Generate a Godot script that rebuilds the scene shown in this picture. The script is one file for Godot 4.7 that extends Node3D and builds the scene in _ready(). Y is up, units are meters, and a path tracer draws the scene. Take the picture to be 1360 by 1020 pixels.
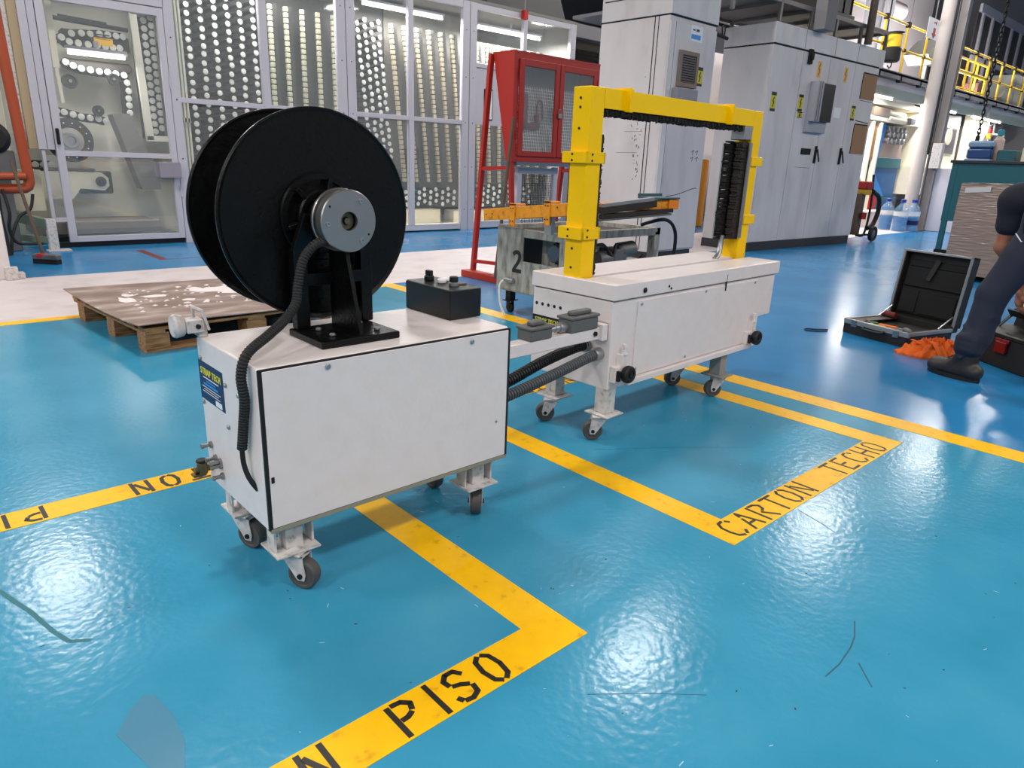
extends Node3D
# Factory hall with a wheeled strapping line on a blue epoxy floor. x runs along the line, z across it, y up; metres.

var used := {}
var MATS := {}
var rng := RandomNumberGenerator.new()

# ---------------------------------------------------------------- mesh builder
class MB:
	var surfs := []
	var v := PackedVector3Array()
	var n := PackedVector3Array()
	var uv := PackedVector2Array()
	var xf := Transform3D()
	var mat: Material
	func _init(m: Material = null) -> void:
		mat = m
	func use(m: Material) -> MB:
		if v.size():
			surfs.append([mat, v, n, uv])
		v = PackedVector3Array(); n = PackedVector3Array(); uv = PackedVector2Array()
		mat = m
		return self
	func at(p: Vector3, b := Basis()) -> MB:
		xf = Transform3D(b, p)
		return self
	func tri(a: Vector3, b: Vector3, c: Vector3, na: Vector3, nb: Vector3, nc: Vector3, ua := Vector2(), ub := Vector2(), uc := Vector2()) -> void:
		if (b - a).cross(c - a).dot(na + nb + nc) > 0.0:
			var t := b; b = c; c = t
			t = nb; nb = nc; nc = t
			var w := ub; ub = uc; uc = w
		v.append(xf * a); v.append(xf * b); v.append(xf * c)
		n.append((xf.basis * na).normalized()); n.append((xf.basis * nb).normalized()); n.append((xf.basis * nc).normalized())
		uv.append(ua); uv.append(ub); uv.append(uc)
	func ftri(a: Vector3, b: Vector3, c: Vector3, out: Vector3) -> void:
		var k := (b - a).cross(c - a).normalized()
		if k.dot(out) < 0.0:
			k = -k
		tri(a, b, c, k, k, k)
	func quad(a: Vector3, b: Vector3, c: Vector3, d: Vector3, out: Vector3) -> void:
		ftri(a, b, c, out); ftri(a, c, d, out)
	func box(c: Vector3, s: Vector3, bev := 0.0, b := Basis()) -> MB:
		var h := s * 0.5
		bev = minf(bev, 0.45 * minf(s.x, minf(s.y, s.z)))
		var keep := xf
		xf = xf * Transform3D(b, c)
		for ax in 3:
			for sg in [-1.0, 1.0]:
				var u := (ax + 1) % 3
				var w := (ax + 2) % 3
				var o := Vector3(); o[ax] = sg
				var p := []
				for k in [[-1, -1], [1, -1], [1, 1], [-1, 1]]:
					var q := Vector3()
					q[ax] = sg * h[ax]; q[u] = k[0] * (h[u] - bev); q[w] = k[1] * (h[w] - bev)
					p.append(q)
				quad(p[0], p[1], p[2], p[3], o)
		if bev > 0.0:
			for ax in 3:
				var u := (ax + 1) % 3
				var w := (ax + 2) % 3
				for su in [-1.0, 1.0]:
					for sw in [-1.0, 1.0]:
						var nu := Vector3(); nu[u] = su
						var nw := Vector3(); nw[w] = sw
						var p := []
						for t in [-1.0, 1.0]:
							var q := Vector3(); q[ax] = t * (h[ax] - bev); q[u] = su * h[u]; q[w] = sw * (h[w] - bev)
							var r := Vector3(); r[ax] = t * (h[ax] - bev); r[u] = su * (h[u] - bev); r[w] = sw * h[w]
							p.append(q); p.append(r)
						tri(p[0], p[1], p[2], nu, nw, nu); tri(p[1], p[2], p[3], nw, nu, nw)
			for sx in [-1.0, 1.0]:
				for sy in [-1.0, 1.0]:
					for sz in [-1.0, 1.0]:
						ftri(Vector3(sx * h.x, sy * (h.y - bev), sz * (h.z - bev)), Vector3(sx * (h.x - bev), sy * h.y, sz * (h.z - bev)), Vector3(sx * (h.x - bev), sy * (h.y - bev), sz * h.z), Vector3(sx, sy, sz))
		xf = keep
		return self
	func span(a: Vector3, b: Vector3, bev := 0.0) -> MB:
		return box((a + b) * 0.5, (b - a).abs(), bev)
	func bar(a: Vector3, b: Vector3, w: float, t: float, up := Vector3.UP, bev := 0.0) -> MB:
		var z := (b - a).normalized()
		var x := up.cross(z)
		if x.length() < 0.01:
			x = Vector3.RIGHT.cross(z)
			if x.length() < 0.01:
				x = Vector3.FORWARD.cross(z)
		x = x.normalized()
		return box((a + b) * 0.5, Vector3(w, t, (b - a).length()), bev, Basis(x, z.cross(x), z))
	func frame_of(d: Vector3) -> Basis:
		var z := d.normalized()
		var x := (Vector3.UP if absf(z.y) < 0.9 else Vector3.RIGHT).cross(z).normalized()
		return Basis(x, z.cross(x), z)
	func lathe(prof: Array, o: Vector3, d: Vector3, sides := 24, smooth := false) -> MB:
		# prof: Vector2(radius, distance along d)
		var b := frame_of(d)
		for i in prof.size() - 1:
			var p: Vector2 = prof[i]
			var q: Vector2 = prof[i + 1]
			if p.distance_to(q) < 1e-7:
				continue
			var e := q - p
			var nn := Vector2(e.y, -e.x).normalized()
			var n0 := nn
			var n1 := nn
			if smooth:
				if i > 0:
					var e0: Vector2 = p - prof[i - 1]
					n0 = (nn + Vector2(e0.y, -e0.x).normalized()).normalized()
				if i < prof.size() - 2:
					var e1: Vector2 = prof[i + 2] - q
					n1 = (nn + Vector2(e1.y, -e1.x).normalized()).normalized()
			for k in sides:
				var a0 := TAU * k / sides
				var a1 := TAU * (k + 1) / sides
				var d0 := b.x * cos(a0) + b.y * sin(a0)
				var d1 := b.x * cos(a1) + b.y * sin(a1)
				var z := b.z
				var A := o + d0 * p.x + z * p.y
				var B := o + d1 * p.x + z * p.y
				var C := o + d1 * q.x + z * q.y
				var D := o + d0 * q.x + z * q.y
				var nA := d0 * n0.x + z * n0.y
				var nB := d1 * n0.x + z * n0.y
				var nC := d1 * n1.x + z * n1.y
				var nD := d0 * n1.x + z * n1.y
				if p.x > 1e-6:
					tri(A, B, C, nA, nB, nC)
				if q.x > 1e-6:
					tri(A, C, D, nA, nC, nD)
		return self
	func cyl(a: Vector3, b: Vector3, r: float, sides := 16, bev := 0.0, r2 := -1.0) -> MB:
		var L := (b - a).length()
		if r2 < 0.0:
			r2 = r
		if bev > 0.0:
			return lathe([Vector2(0, 0), Vector2(r - bev, 0), Vector2(r, bev), Vector2(r2, L - bev), Vector2(r2 - bev, L), Vector2(0, L)], a, b - a, sides)
		return lathe([Vector2(0, 0), Vector2(r, 0), Vector2(r2, L), Vector2(0, L)], a, b - a, sides)
	func tube(path: Array, r: float, sides := 10, ribs := 0.0, rib_d := 0.0) -> MB:
		# smooth swept tube; with ribs > 0 a corrugation of that pitch and depth rib_d
		var c := Curve3D.new()
		c.bake_interval = 0.01
		for i in path.size():
			var tan := Vector3()
			if path.size() > 2:
				if i > 0 and i < path.size() - 1:
					tan = (path[i + 1] - path[i - 1]) / 6.0
			c.add_point(path[i], -tan, tan)
		var L := c.get_baked_length()
		var step := ribs * 0.25 if ribs > 0.0 else maxf(0.012, r * 0.8)
		var m := maxi(2, int(L / step))
		var pts := PackedVector3Array()
		for i in m + 1:
			pts.append(c.sample_baked(L * i / m, true))
		var x := frame_of(pts[1] - pts[0]).x
		var rings := []
		for i in m + 1:
			var t := (pts[mini(i + 1, m)] - pts[maxi(i - 1, 0)]).normalized()
			x = (x - t * x.dot(t)).normalized()
			var y := t.cross(x)
			var rr := r
			if ribs > 0.0:
				rr = r - (rib_d if i % 4 >= 2 else 0.0)
			var ring := []
			for k in sides:
				var a := TAU * k / sides
				var dd := x * cos(a) + y * sin(a)
				ring.append([pts[i] + dd * rr, dd])
			rings.append(ring)
		for i in m:
			for k in sides:
				var A = rings[i][k]
				var B = rings[i][(k + 1) % sides]
				var C = rings[i + 1][(k + 1) % sides]
				var D = rings[i + 1][k]
				if ribs > 0.0:
					var fl: Vector3 = (B[0] - A[0]).cross(D[0] - A[0]).normalized()
					if fl.dot(A[1]) < 0.0:
						fl = -fl
					tri(A[0], B[0], C[0], fl, fl, fl); tri(A[0], C[0], D[0], fl, fl, fl)
					continue
				tri(A[0], B[0], C[0], A[1], B[1], C[1]); tri(A[0], C[0], D[0], A[1], C[1], D[1])
		for e in [0, m]:
			for k in sides:
				ftri(pts[e], rings[e][k][0], rings[e][(k + 1) % sides][0], (pts[0] - pts[1]) if e == 0 else (pts[m] - pts[m - 1]))
		return self
	func prism(poly: PackedVector2Array, d0: float, d1: float, b := Basis(), o := Vector3()) -> MB:
		# poly in the x, y of basis b, swept along its z from d0 to d1
		var keep := xf
		xf = xf * Transform3D(b, o)
		var idx := Geometry2D.triangulate_polygon(poly)
		for i in range(0, idx.size(), 3):
			for e in [d0, d1]:
				ftri(Vector3(poly[idx[i]].x, poly[idx[i]].y, e), Vector3(poly[idx[i + 1]].x, poly[idx[i + 1]].y, e), Vector3(poly[idx[i + 2]].x, poly[idx[i + 2]].y, e), Vector3(0, 0, e - (d0 + d1) * 0.5))
		var cw := Geometry2D.is_polygon_clockwise(poly)
		for i in poly.size():
			var p := poly[i]
			var q := poly[(i + 1) % poly.size()]
			var e := q - p
			var o2 := Vector3(e.y, -e.x, 0) * (-1.0 if cw else 1.0)
			quad(Vector3(p.x, p.y, d0), Vector3(q.x, q.y, d0), Vector3(q.x, q.y, d1), Vector3(p.x, p.y, d1), o2)
		xf = keep
		return self
	func grid(nu: int, nv: int, f: Callable) -> MB:
		var P := []
		for i in nu + 1:
			var row := PackedVector3Array()
			for j in nv + 1:
				row.append(f.call(float(i) / nu, float(j) / nv))
			P.append(row)
		var N := []
		for i in nu + 1:
			var row := PackedVector3Array()
			for j in nv + 1:
				var du: Vector3 = P[mini(i + 1, nu)][j] - P[maxi(i - 1, 0)][j]
				var dv: Vector3 = P[i][mini(j + 1, nv)] - P[i][maxi(j - 1, 0)]
				row.append(du.cross(dv).normalized())
			N.append(row)
		for i in nu:
			for j in nv:
				tri(P[i][j], P[i + 1][j], P[i + 1][j + 1], N[i][j], N[i + 1][j], N[i + 1][j + 1])
				tri(P[i][j], P[i + 1][j + 1], P[i][j + 1], N[i][j], N[i + 1][j + 1], N[i][j + 1])
		return self
	func mesh() -> ArrayMesh:
		use(null)
		var m := ArrayMesh.new()
		for s in surfs:
			var a := []
			a.resize(Mesh.ARRAY_MAX)
			a[Mesh.ARRAY_VERTEX] = s[1]; a[Mesh.ARRAY_NORMAL] = s[2]; a[Mesh.ARRAY_TEX_UV] = s[3]
			m.add_surface_from_arrays(Mesh.PRIMITIVE_TRIANGLES, a)
			m.surface_set_material(m.get_surface_count() - 1, s[0])
		return m

# ---------------------------------------------------------------- nodes
func numbered(called: String) -> String:
	if not used.has(called):
		used[called] = 0
		return called
	used[called] += 1
	return "%s_%03d" % [called, used[called]]

func thing(called: String, label: String, category: String, pos := Vector3.ZERO, yaw := 0.0, group := "") -> Node3D:
	var o := Node3D.new()
	o.name = numbered(called)
	add_child(o)
	o.position = pos
	o.rotation.y = deg_to_rad(yaw)
	o.set_meta("label", label); o.set_meta("category", category)
	if group:
		o.set_meta("group", group)
	return o

func part(called: String, b, parent: Node, label := "") -> MeshInstance3D:
	var o := MeshInstance3D.new()
	o.name = called
	o.mesh = b.mesh() if b is MB else b
	parent.add_child(o, true)
	if label:
		o.set_meta("label", label)
	return o

func solo(called: String, b: MB, label: String, category: String, pos := Vector3.ZERO, yaw := 0.0, group := "") -> MeshInstance3D:
	var o := MeshInstance3D.new()
	o.name = numbered(called)
	o.mesh = b.mesh()
	add_child(o)
	o.position = pos
	o.rotation.y = deg_to_rad(yaw)
	o.set_meta("label", label); o.set_meta("category", category)
	if group:
		o.set_meta("group", group)
	return o

func setting(called: String, b: MB) -> MeshInstance3D:
	var o := MeshInstance3D.new()
	o.name = called
	o.mesh = b.mesh()
	o.set_meta("kind", "structure")
	add_child(o)
	return o

func copy(o: Node3D, called: String, label: String, pos: Vector3, yaw := 0.0) -> Node3D:
	var c: Node3D = o.duplicate()
	c.name = numbered(called)
	add_child(c)
	c.position = pos
	c.rotation.y = deg_to_rad(yaw)
	c.set_meta("label", label)
	return c

func noise(freq: float, seed_: int, oct := 4) -> FastNoiseLite:
	var f := FastNoiseLite.new()
	f.noise_type = FastNoiseLite.TYPE_SIMPLEX_SMOOTH
	f.frequency = freq; f.seed = seed_; f.fractal_octaves = oct
	return f

func ntex(size: int, freq: float, seed_: int, stops: Array, oct := 4, normal := false, bump := 4.0) -> NoiseTexture2D:
	var t := NoiseTexture2D.new()
	t.width = size; t.height = size; t.seamless = true
	t.noise = noise(freq, seed_, oct)
	if normal:
		t.as_normal_map = true; t.bump_strength = bump
	else:
		var g := Gradient.new()
		g.offsets = PackedFloat32Array(); g.colors = PackedColorArray()
		var off := PackedFloat32Array()
		var col := PackedColorArray()
		for s in stops:
			off.append(s[0]); col.append(s[1])
		g.offsets = off; g.colors = col
		t.color_ramp = g
	return t

func grey(x: float) -> Color:
	return Color(x, x, x)

func mat(called: String, c: Color, rough := 0.5, metal := 0.0) -> StandardMaterial3D:
	if MATS.has(called):
		return MATS[called]
	var m := StandardMaterial3D.new()
	m.resource_name = called
	m.albedo_color = c; m.roughness = rough; m.metallic = metal
	MATS[called] = m
	return m

func tri_map(m: StandardMaterial3D, scale: float, world := false) -> StandardMaterial3D:
	m.uv1_triplanar = true
	m.uv1_world_triplanar = world
	m.uv1_scale = Vector3.ONE * scale
	return m

func glow(called: String, c: Color, e: float) -> StandardMaterial3D:
	var m := mat(called, c, 0.6)
	m.emission_enabled = true; m.emission = c; m.emission_energy_multiplier = e
	return m

func glassy(called: String, c: Color, a: float, rough := 0.03) -> StandardMaterial3D:
	var m := mat(called, c, rough)
	m.transparency = BaseMaterial3D.TRANSPARENCY_ALPHA
	m.albedo_color.a = a
	return m

func lettering(parent: Node, called: String, txt: String, h: float, pos: Vector3, b: Basis, m: Material, bold := false, depth := 0.001, stretch := 1.0) -> MeshInstance3D:
	var t := TextMesh.new()
	var f := SystemFont.new()
	f.font_names = PackedStringArray(["Droid Sans"])
	if bold:
		f.font_weight = 700
	t.font = f
	t.text = txt
	t.font_size = 32
	t.pixel_size = h / 24.0
	t.depth = depth
	t.curve_step = 2.0
	t.material = m
	var o := MeshInstance3D.new()
	o.name = called
	o.mesh = t
	parent.add_child(o, true)
	o.transform = Transform3D(b.orthonormalized().scaled_local(Vector3(stretch, 1, 1)), pos)
	return o

# ---------------------------------------------------------------- main
func _ready() -> void:
	rng.seed = 7
	var cam := Camera3D.new()
	cam.name = "camera"
	cam.fov = 57.57
	cam.near = 0.05; cam.far = 200.0
	cam.transform = Transform3D(Basis(Vector3(0.742114, 0.035403, 0.669339), Vector3(0.178277, 0.952208, -0.248025), Vector3(-0.646131, 0.303390, 0.700335)).orthonormalized(), Vector3(0, 1, 0))
	add_child(cam)
	cam.current = true
	var env := Environment.new()
	env.background_mode = Environment.BG_COLOR
	env.background_color = Color(0.02, 0.02, 0.022)
	env.tonemap_mode = Environment.TONE_MAPPER_LINEAR
	env.tonemap_exposure = 1.0
	env.sdfgi_enabled = true; env.ssao_enabled = true; env.ssil_enabled = true
	var we := WorldEnvironment.new()
	we.name = "world"
	we.environment = env
	add_child(we)
	make_materials()
	high_bays()
	hall()
	floor_paint()
	reel_dispenser()
	strapping_machine()
	middle_ground()
	roller_enclosure()
	left_side()
	cabinets()
	right_side()
	catwalk()
	tool_corner()
	worker()

func high_bays() -> void:
	# ceiling lamps of the hall in three rows, each a glowing panel in a housing with a light of the same size below
	var y := 5.6
	var n := 0
	for z: float in [-11.6, -5.0, -1.3, 2.4, 6.2]:
		for x: float in [-10.3, -4.5, 1.3, 7.1, 12.9, 18.7, 24.5]:
			if (z == -1.3 and x > 0.0) or (z < -11.0 and x > 3.0):
				continue
			var row: String = {-11.6: "over the glass enclosure", -5.0: "over the white lane", -1.3: "over the left work area", 2.4: "over the front work area", 6.2: "along the front wall"}[z]
			high_bay("%s high bay lamp from the left in the roof row %s" % [["first", "second", "third", "fourth", "fifth", "sixth", "seventh"][roundi((x + 10.3) / 5.8)], row], Vector3(x, y, z), LAMP * (0.5 if z > 6.0 else 1.0))
	for x: float in [13.0, 17.2, 21.8]:
		# wall washers standing on the catwalk deck
		var o := thing("wall_washer", "low wall washer lamp on the catwalk deck, %s" % ["left of the round column", "behind the round column", "near the dark partition"][n], "lamp", Vector3(x, 2.9, -7.0), 0.0, "wall washers on the catwalk")
		part("housing", MB.new(mat("lamp_body", grey(0.6))).span(Vector3(-0.55, 0.0, -0.12), Vector3(0.55, 0.05, 0.12), 0.006), o)
		part("diffuser", MB.new(glow("lamp_glow", Color(1, 0.985, 0.96), 8.0)).span(Vector3(-0.5, 0.05, -0.1), Vector3(0.5, 0.056, 0.1)), o)
		var l := AreaLight3D.new()
		l.name = "lamp_light"
		l.area_size = Vector2(1.0, 0.2)
		l.light_energy = 20.0
		l.area_range = 40.0; l.area_attenuation = 2.0
		l.shadow_enabled = true
		o.add_child(l)
		l.position = Vector3(0, 0.06, 0)
		l.rotation.x = PI / 2
		n += 1

func high_bay(label: String, at: Vector3, power: float) -> void:
	if true:
		if true:
			var o := thing("high_bay_lamp", label, "lamp", at, 0.0, "high bay lamps under the roof")
			part("housing", MB.new(mat("lamp_body", Color(0.6, 0.6, 0.62), 0.5)).span(Vector3(-0.43, 0.012, -0.43), Vector3(0.43, 0.12, 0.43), 0.01).cyl(Vector3(0, 0.12, 0), Vector3(0, 0.3, 0), 0.09, 12), o)
			part("hanger", MB.new(mat("lamp_body", grey(0.6))).cyl(Vector3(0, 0.3, 0), Vector3(0, 1.4, 0), 0.012, 6), o)
			part("diffuser", MB.new(glow("lamp_glow", Color(1, 0.985, 0.96), 8.0)).span(Vector3(-0.4, 0.0, -0.4), Vector3(0.4, 0.011, 0.4)), o)
			var l := AreaLight3D.new()
			l.name = "lamp_light"
			l.area_size = Vector2(0.8, 0.8)
			l.light_energy = power
			l.light_color = Color(1.0, 0.985, 0.965)
			l.area_range = 60.0
			l.area_attenuation = 2.0
			l.shadow_enabled = true
			o.add_child(l)
			l.position = Vector3(0, -0.006, 0)
			l.rotation.x = -PI / 2

const LAMP := 15.5

func make_materials() -> void:
	var m := mat("blue_floor", Color(1, 1, 1), 0.3)
	m.albedo_texture = ntex(1024, 0.006, 3, [[0.0, Color(0.18, 0.52, 0.65)], [0.45, Color(0.215, 0.548, 0.68)], [0.6, Color(0.22, 0.552, 0.686)], [1.0, Color(0.27, 0.58, 0.70)]], 5)
	m.roughness = 1.0
	m.roughness_texture = ntex(512, 0.01, 5, [[0.0, grey(0.17)], [0.5, grey(0.20)], [1.0, grey(0.235)]], 5)
	m.normal_enabled = true
	m.normal_texture = ntex(1024, 0.09, 8, [], 3, true, 3.0)
	m.normal_scale = 0.06
	m.metallic_specular = 0.32
	tri_map(m, 0.35, true)
	m = mat("aisle_floor", Color(1, 1, 1), 0.3)
	m.albedo_texture = ntex(512, 0.008, 13, [[0.0, Color(0.12, 0.455, 0.66)], [0.5, Color(0.15, 0.485, 0.70)], [1.0, Color(0.19, 0.52, 0.72)]], 5)
	m.roughness = 1.0
	m.roughness_texture = MATS["blue_floor"].roughness_texture
	m.normal_enabled = true
	m.normal_texture = MATS["blue_floor"].normal_texture
	m.normal_scale = 0.03
	m.metallic_specular = 0.32
	tri_map(m, 0.3, true)
	m = mat("lane_white", Color(1, 1, 1), 0.45)
	m.albedo_texture = ntex(512, 0.012, 23, [[0.0, Color(0.74, 0.69, 0.69)], [0.4, Color(0.80, 0.753, 0.755)], [1.0, Color(0.83, 0.785, 0.785)]], 5)
	tri_map(m, 0.5, true)
	m = mat("line_yellow", Color(1, 1, 1), 0.4)
	m.albedo_texture = ntex(512, 0.02, 33, [[0.0, Color(0.78, 0.57, 0.06)], [0.25, Color(0.95, 0.71, 0.01)], [1.0, Color(0.97, 0.745, 0.01)]], 5)
	m.metallic_specular = 0.3
	tri_map(m, 1.6, true)
	mat("stencil_black", Color(0.10, 0.085, 0.07), 0.5)
	m = mat("white_enamel", Color(1, 1, 1), 0.3)
	m.albedo_texture = ntex(512, 0.015, 43, [[0.0, Color(0.87, 0.825, 0.815)], [0.5, Color(0.885, 0.84, 0.835)], [1.0, Color(0.895, 0.85, 0.85)]], 4)
	m.normal_enabled = true
	m.normal_texture = ntex(512, 0.05, 48, [], 3, true, 2.0)
	m.normal_scale = 0.12
	tri_map(m, 1.5)
	m = mat("worn_white", Color(1, 1, 1), 0.55)
	m.albedo_texture = ntex(512, 0.03, 53, [[0.0, Color(0.50, 0.47, 0.44)], [0.2, Color(0.68, 0.65, 0.62)], [0.4, Color(0.78, 0.755, 0.745)], [1.0, Color(0.83, 0.80, 0.80)]], 5)
	tri_map(m, 2.0)
	m = mat("black_paint", Color(0.035, 0.035, 0.036), 0.32)
	m.metallic_specular = 0.33
	m.roughness_texture = ntex(512, 0.03, 63, [[0.0, grey(0.55)], [0.5, grey(0.8)], [1.0, grey(1.0)]], 5)
	m.roughness = 0.42
	m.normal_enabled = true
	m.normal_texture = ntex(512, 0.06, 66, [], 4, true, 3.0)
	m.normal_scale = 0.25
	tri_map(m, 2.2)
	m = mat("arch_yellow", Color(0.97, 0.765, 0.0), 0.3)
	m.metallic_specular = 0.35
	m = mat("old_orange", Color(1, 1, 1), 0.5)
	m.albedo_texture = ntex(256, 0.03, 73, [[0.0, Color(0.55, 0.36, 0.1)], [0.35, Color(0.86, 0.54, 0.07)], [1.0, Color(0.92, 0.6, 0.08)]], 4)
	tri_map(m, 2.0)
	m = mat("old_grey", Color(1, 1, 1), 0.6)
	m.albedo_texture = ntex(512, 0.02, 83, [[0.0, Color(0.36, 0.35, 0.33)], [0.3, Color(0.52, 0.51, 0.48)], [0.6, Color(0.62, 0.61, 0.58)], [1.0, Color(0.70, 0.685, 0.65)]], 5)
	m.uv1_triplanar = true; m.uv1_scale = Vector3(1.6, 0.5, 1.6)
	mat("dark_steel", Color(0.17, 0.17, 0.175), 0.42, 0.7)
	m = mat("bare_steel", Color(0.62, 0.61, 0.60), 0.34, 0.9)
	mat("zinc", Color(0.66, 0.66, 0.67), 0.4, 0.85)
	mat("rubber_black", Color(0.035, 0.035, 0.038), 0.6)
	mat("rubber_grey", Color(0.30, 0.285, 0.28), 0.6)
	mat("box_grey", Color(0.36, 0.36, 0.36), 0.55)
	mat("red_paint", Color(0.66, 0.13, 0.085), 0.42)
	mat("frame_grey", Color(0.73, 0.715, 0.75), 0.42)
	m = mat("cabinet_white", Color(1, 1, 1), 0.5)
	m.albedo_texture = ntex(512, 0.012, 93, [[0.0, Color(0.79, 0.755, 0.75)], [0.3, Color(0.84, 0.81, 0.805)], [1.0, Color(0.875, 0.845, 0.84)]], 5)
	m.uv1_triplanar = true; m.uv1_scale = Vector3(0.4, 0.15, 0.4)
	m = mat("cabinet_grey", Color(1, 1, 1), 0.45)
	m.albedo_texture = ntex(512, 0.012, 95, [[0.0, Color(0.73, 0.70, 0.705)], [0.4, Color(0.80, 0.77, 0.775)], [1.0, Color(0.845, 0.815, 0.815)]], 5)
	m.uv1_triplanar = true; m.uv1_scale = Vector3(0.4, 0.12, 0.4)
	mat("gap_black", Color(0.02, 0.02, 0.02), 0.8)
	m = mat("pallet_wood", Color(1, 1, 1), 0.75)
	m.albedo_texture = ntex(512, 0.02, 103, [[0.0, Color(0.36, 0.24, 0.14)], [0.5, Color(0.58, 0.42, 0.27)], [1.0, Color(0.70, 0.54, 0.37)]], 5)
	m.uv1_triplanar = true; m.uv1_scale = Vector3(0.6, 6, 3)
	m = mat("sheet_brown", Color(1, 1, 1), 0.55)
	m.albedo_texture = ntex(512, 0.01, 113, [[0.0, Color(0.40, 0.32, 0.28)], [0.5, Color(0.52, 0.43, 0.39)], [0.75, Color(0.62, 0.54, 0.51)], [1.0, Color(0.74, 0.68, 0.66)]], 5)
	m.uv1_triplanar = true; m.uv1_scale = Vector3(0.5, 1, 1.2)
	mat("plaster_powder", Color(0.86, 0.82, 0.82), 0.8)
	glassy("clear_pane", Color(0.93, 0.96, 0.95), 0.06)
	glassy("bottle_plastic", Color(0.62, 0.80, 0.95), 0.22, 0.08)
	m = mat("plain_wall", Color(0.78, 0.75, 0.75), 0.8)
	mat("roof_brown", Color(0.34, 0.29, 0.23), 0.8)
	mat("rail_yellow", Color(0.90, 0.72, 0.16), 0.45)
	mat("teal_paint", Color(0.10, 0.36, 0.40), 0.45)
	mat("bright_blue", Color(0.10, 0.46, 0.74), 0.45)
	mat("cream_machine", Color(0.80, 0.77, 0.68), 0.5)
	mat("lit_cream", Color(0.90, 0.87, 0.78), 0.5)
	mat("orange_pipe", Color(0.62, 0.25, 0.10), 0.5)
	mat("cardboard", Color(0.60, 0.45, 0.32), 0.75)
	mat("navy_cloth", Color(0.12, 0.14, 0.21), 0.85)
	mat("navy_shirt", Color(0.10, 0.11, 0.16), 0.85)
	mat("boot_leather", Color(0.15, 0.135, 0.13), 0.5)
	mat("skin", Color(0.62, 0.40, 0.29), 0.5)
	mat("orange_cloth", Color(0.88, 0.38, 0.06), 0.8)
	mat("case_black", Color(0.10, 0.095, 0.095), 0.6)
	mat("case_trim", Color(0.62, 0.62, 0.63), 0.35, 0.5)
	mat("label_blue", Color(0.03, 0.10, 0.30), 0.4)
	mat("print_yellow", Color(0.90, 0.86, 0.08), 0.5)
	mat("print_white", Color(0.9, 0.9, 0.9), 0.5)

func hall() -> void:
	# shell with thickness; everything the photograph shows stands inside it
	var X0 := -15.0
	var X1 := 34.0
	var Z0 := -17.0
	var Z1 := 9.5
	var H := 8.2
	var fl := MB.new(MATS.blue_floor)
	fl.span(Vector3(X0, -0.2, Z0), Vector3(X1, 0, Z1))
	setting("floor", fl)
	var cl := setting("ceiling", MB.new(MATS.roof_brown).span(Vector3(X0, H, Z0), Vector3(X1, H + 0.2, Z1)))
	for i in 9:
		var x := X0 + 3.0 + i * 5.2
		part("roof_girder", MB.new(MATS.roof_brown).span(Vector3(x - 0.08, H - 0.7, Z0), Vector3(x + 0.08, H - 0.6, Z1)).span(Vector3(x - 0.08, H - 0.1, Z0), Vector3(x + 0.08, H, Z1)), cl)
	for i in 14:
		var z := Z0 + 1.0 + i * 1.7
		part("purlin", MB.new(MATS.roof_brown).span(Vector3(X0, H - 0.25, z), Vector3(X1, H - 0.12, z + 0.1)), cl)
	setting("wall_back", MB.new(MATS.plain_wall).span(Vector3(X0, 0, Z0 - 0.2), Vector3(X1, H, Z0)))
	setting("wall_front", MB.new(MATS.plain_wall).span(Vector3(X0, 0, Z1), Vector3(X1, H, Z1 + 0.2)))
	setting("wall_left", MB.new(MATS.plain_wall).span(Vector3(X0 - 0.2, 0, Z0), Vector3(X0, H, Z1)))
	setting("wall_right", MB.new(MATS.plain_wall).span(Vector3(X1, 0, Z0), Vector3(X1 + 0.2, H, Z1)))

# strokes of stencil letters in a box of width 0.6 and height 1
const STROKES := {
	"P": [[0.05, 0, 0.05, 0.94], [0.18, 0.95, 0.40, 0.93, 0.56, 0.78, 0.50, 0.62], [0.44, 0.54, 0.30, 0.47, 0.16, 0.46]],
	"I": [[0.12, 0, 0.12, 1]],
	"S": [[0.56, 0.80, 0.44, 0.97, 0.22, 0.97, 0.07, 0.82, 0.10, 0.64], [0.17, 0.57, 0.34, 0.52, 0.50, 0.42], [0.56, 0.34, 0.52, 0.12, 0.32, 0.02, 0.14, 0.05], [0.08, 0.10, 0.03, 0.20]],
	"O": [[0.24, 0.98, 0.10, 0.86, 0.04, 0.5, 0.10, 0.14, 0.24, 0.02], [0.36, 0.02, 0.50, 0.14, 0.56, 0.5, 0.50, 0.86, 0.36, 0.98]],
	"C": [[0.56, 0.80, 0.48, 0.92], [0.38, 0.98, 0.18, 0.94, 0.06, 0.72, 0.05, 0.4, 0.12, 0.12, 0.30, 0.02], [0.42, 0.03, 0.54, 0.18]],
	"A": [[0.02, 0, 0.20, 0.64], [0.23, 0.76, 0.30, 1, 0.56, 0.02], [0.18, 0.33, 0.40, 0.33]],
	"R": [[0.05, 0, 0.05, 0.96], [0.16, 0.96, 0.40, 0.94, 0.54, 0.80, 0.48, 0.60, 0.34, 0.52], [0.24, 0.48, 0.56, 0.0]],
	"T": [[0.0, 0.97, 0.22, 0.97], [0.38, 0.97, 0.6, 0.97], [0.30, 0, 0.30, 1.0]],
	"N": [[0.05, 0, 0.05, 1], [0.14, 0.86, 0.46, 0.14], [0.55, 0, 0.55, 1]],
	"E": [[0.06, 0, 0.06, 1], [0.16, 0.97, 0.52, 0.97], [0.16, 0.52, 0.42, 0.52], [0.16, 0.03, 0.54, 0.03]],
	"H": [[0.06, 0, 0.06, 1], [0.54, 0, 0.54, 1], [0.14, 0.5, 0.46, 0.5]],
}

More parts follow.
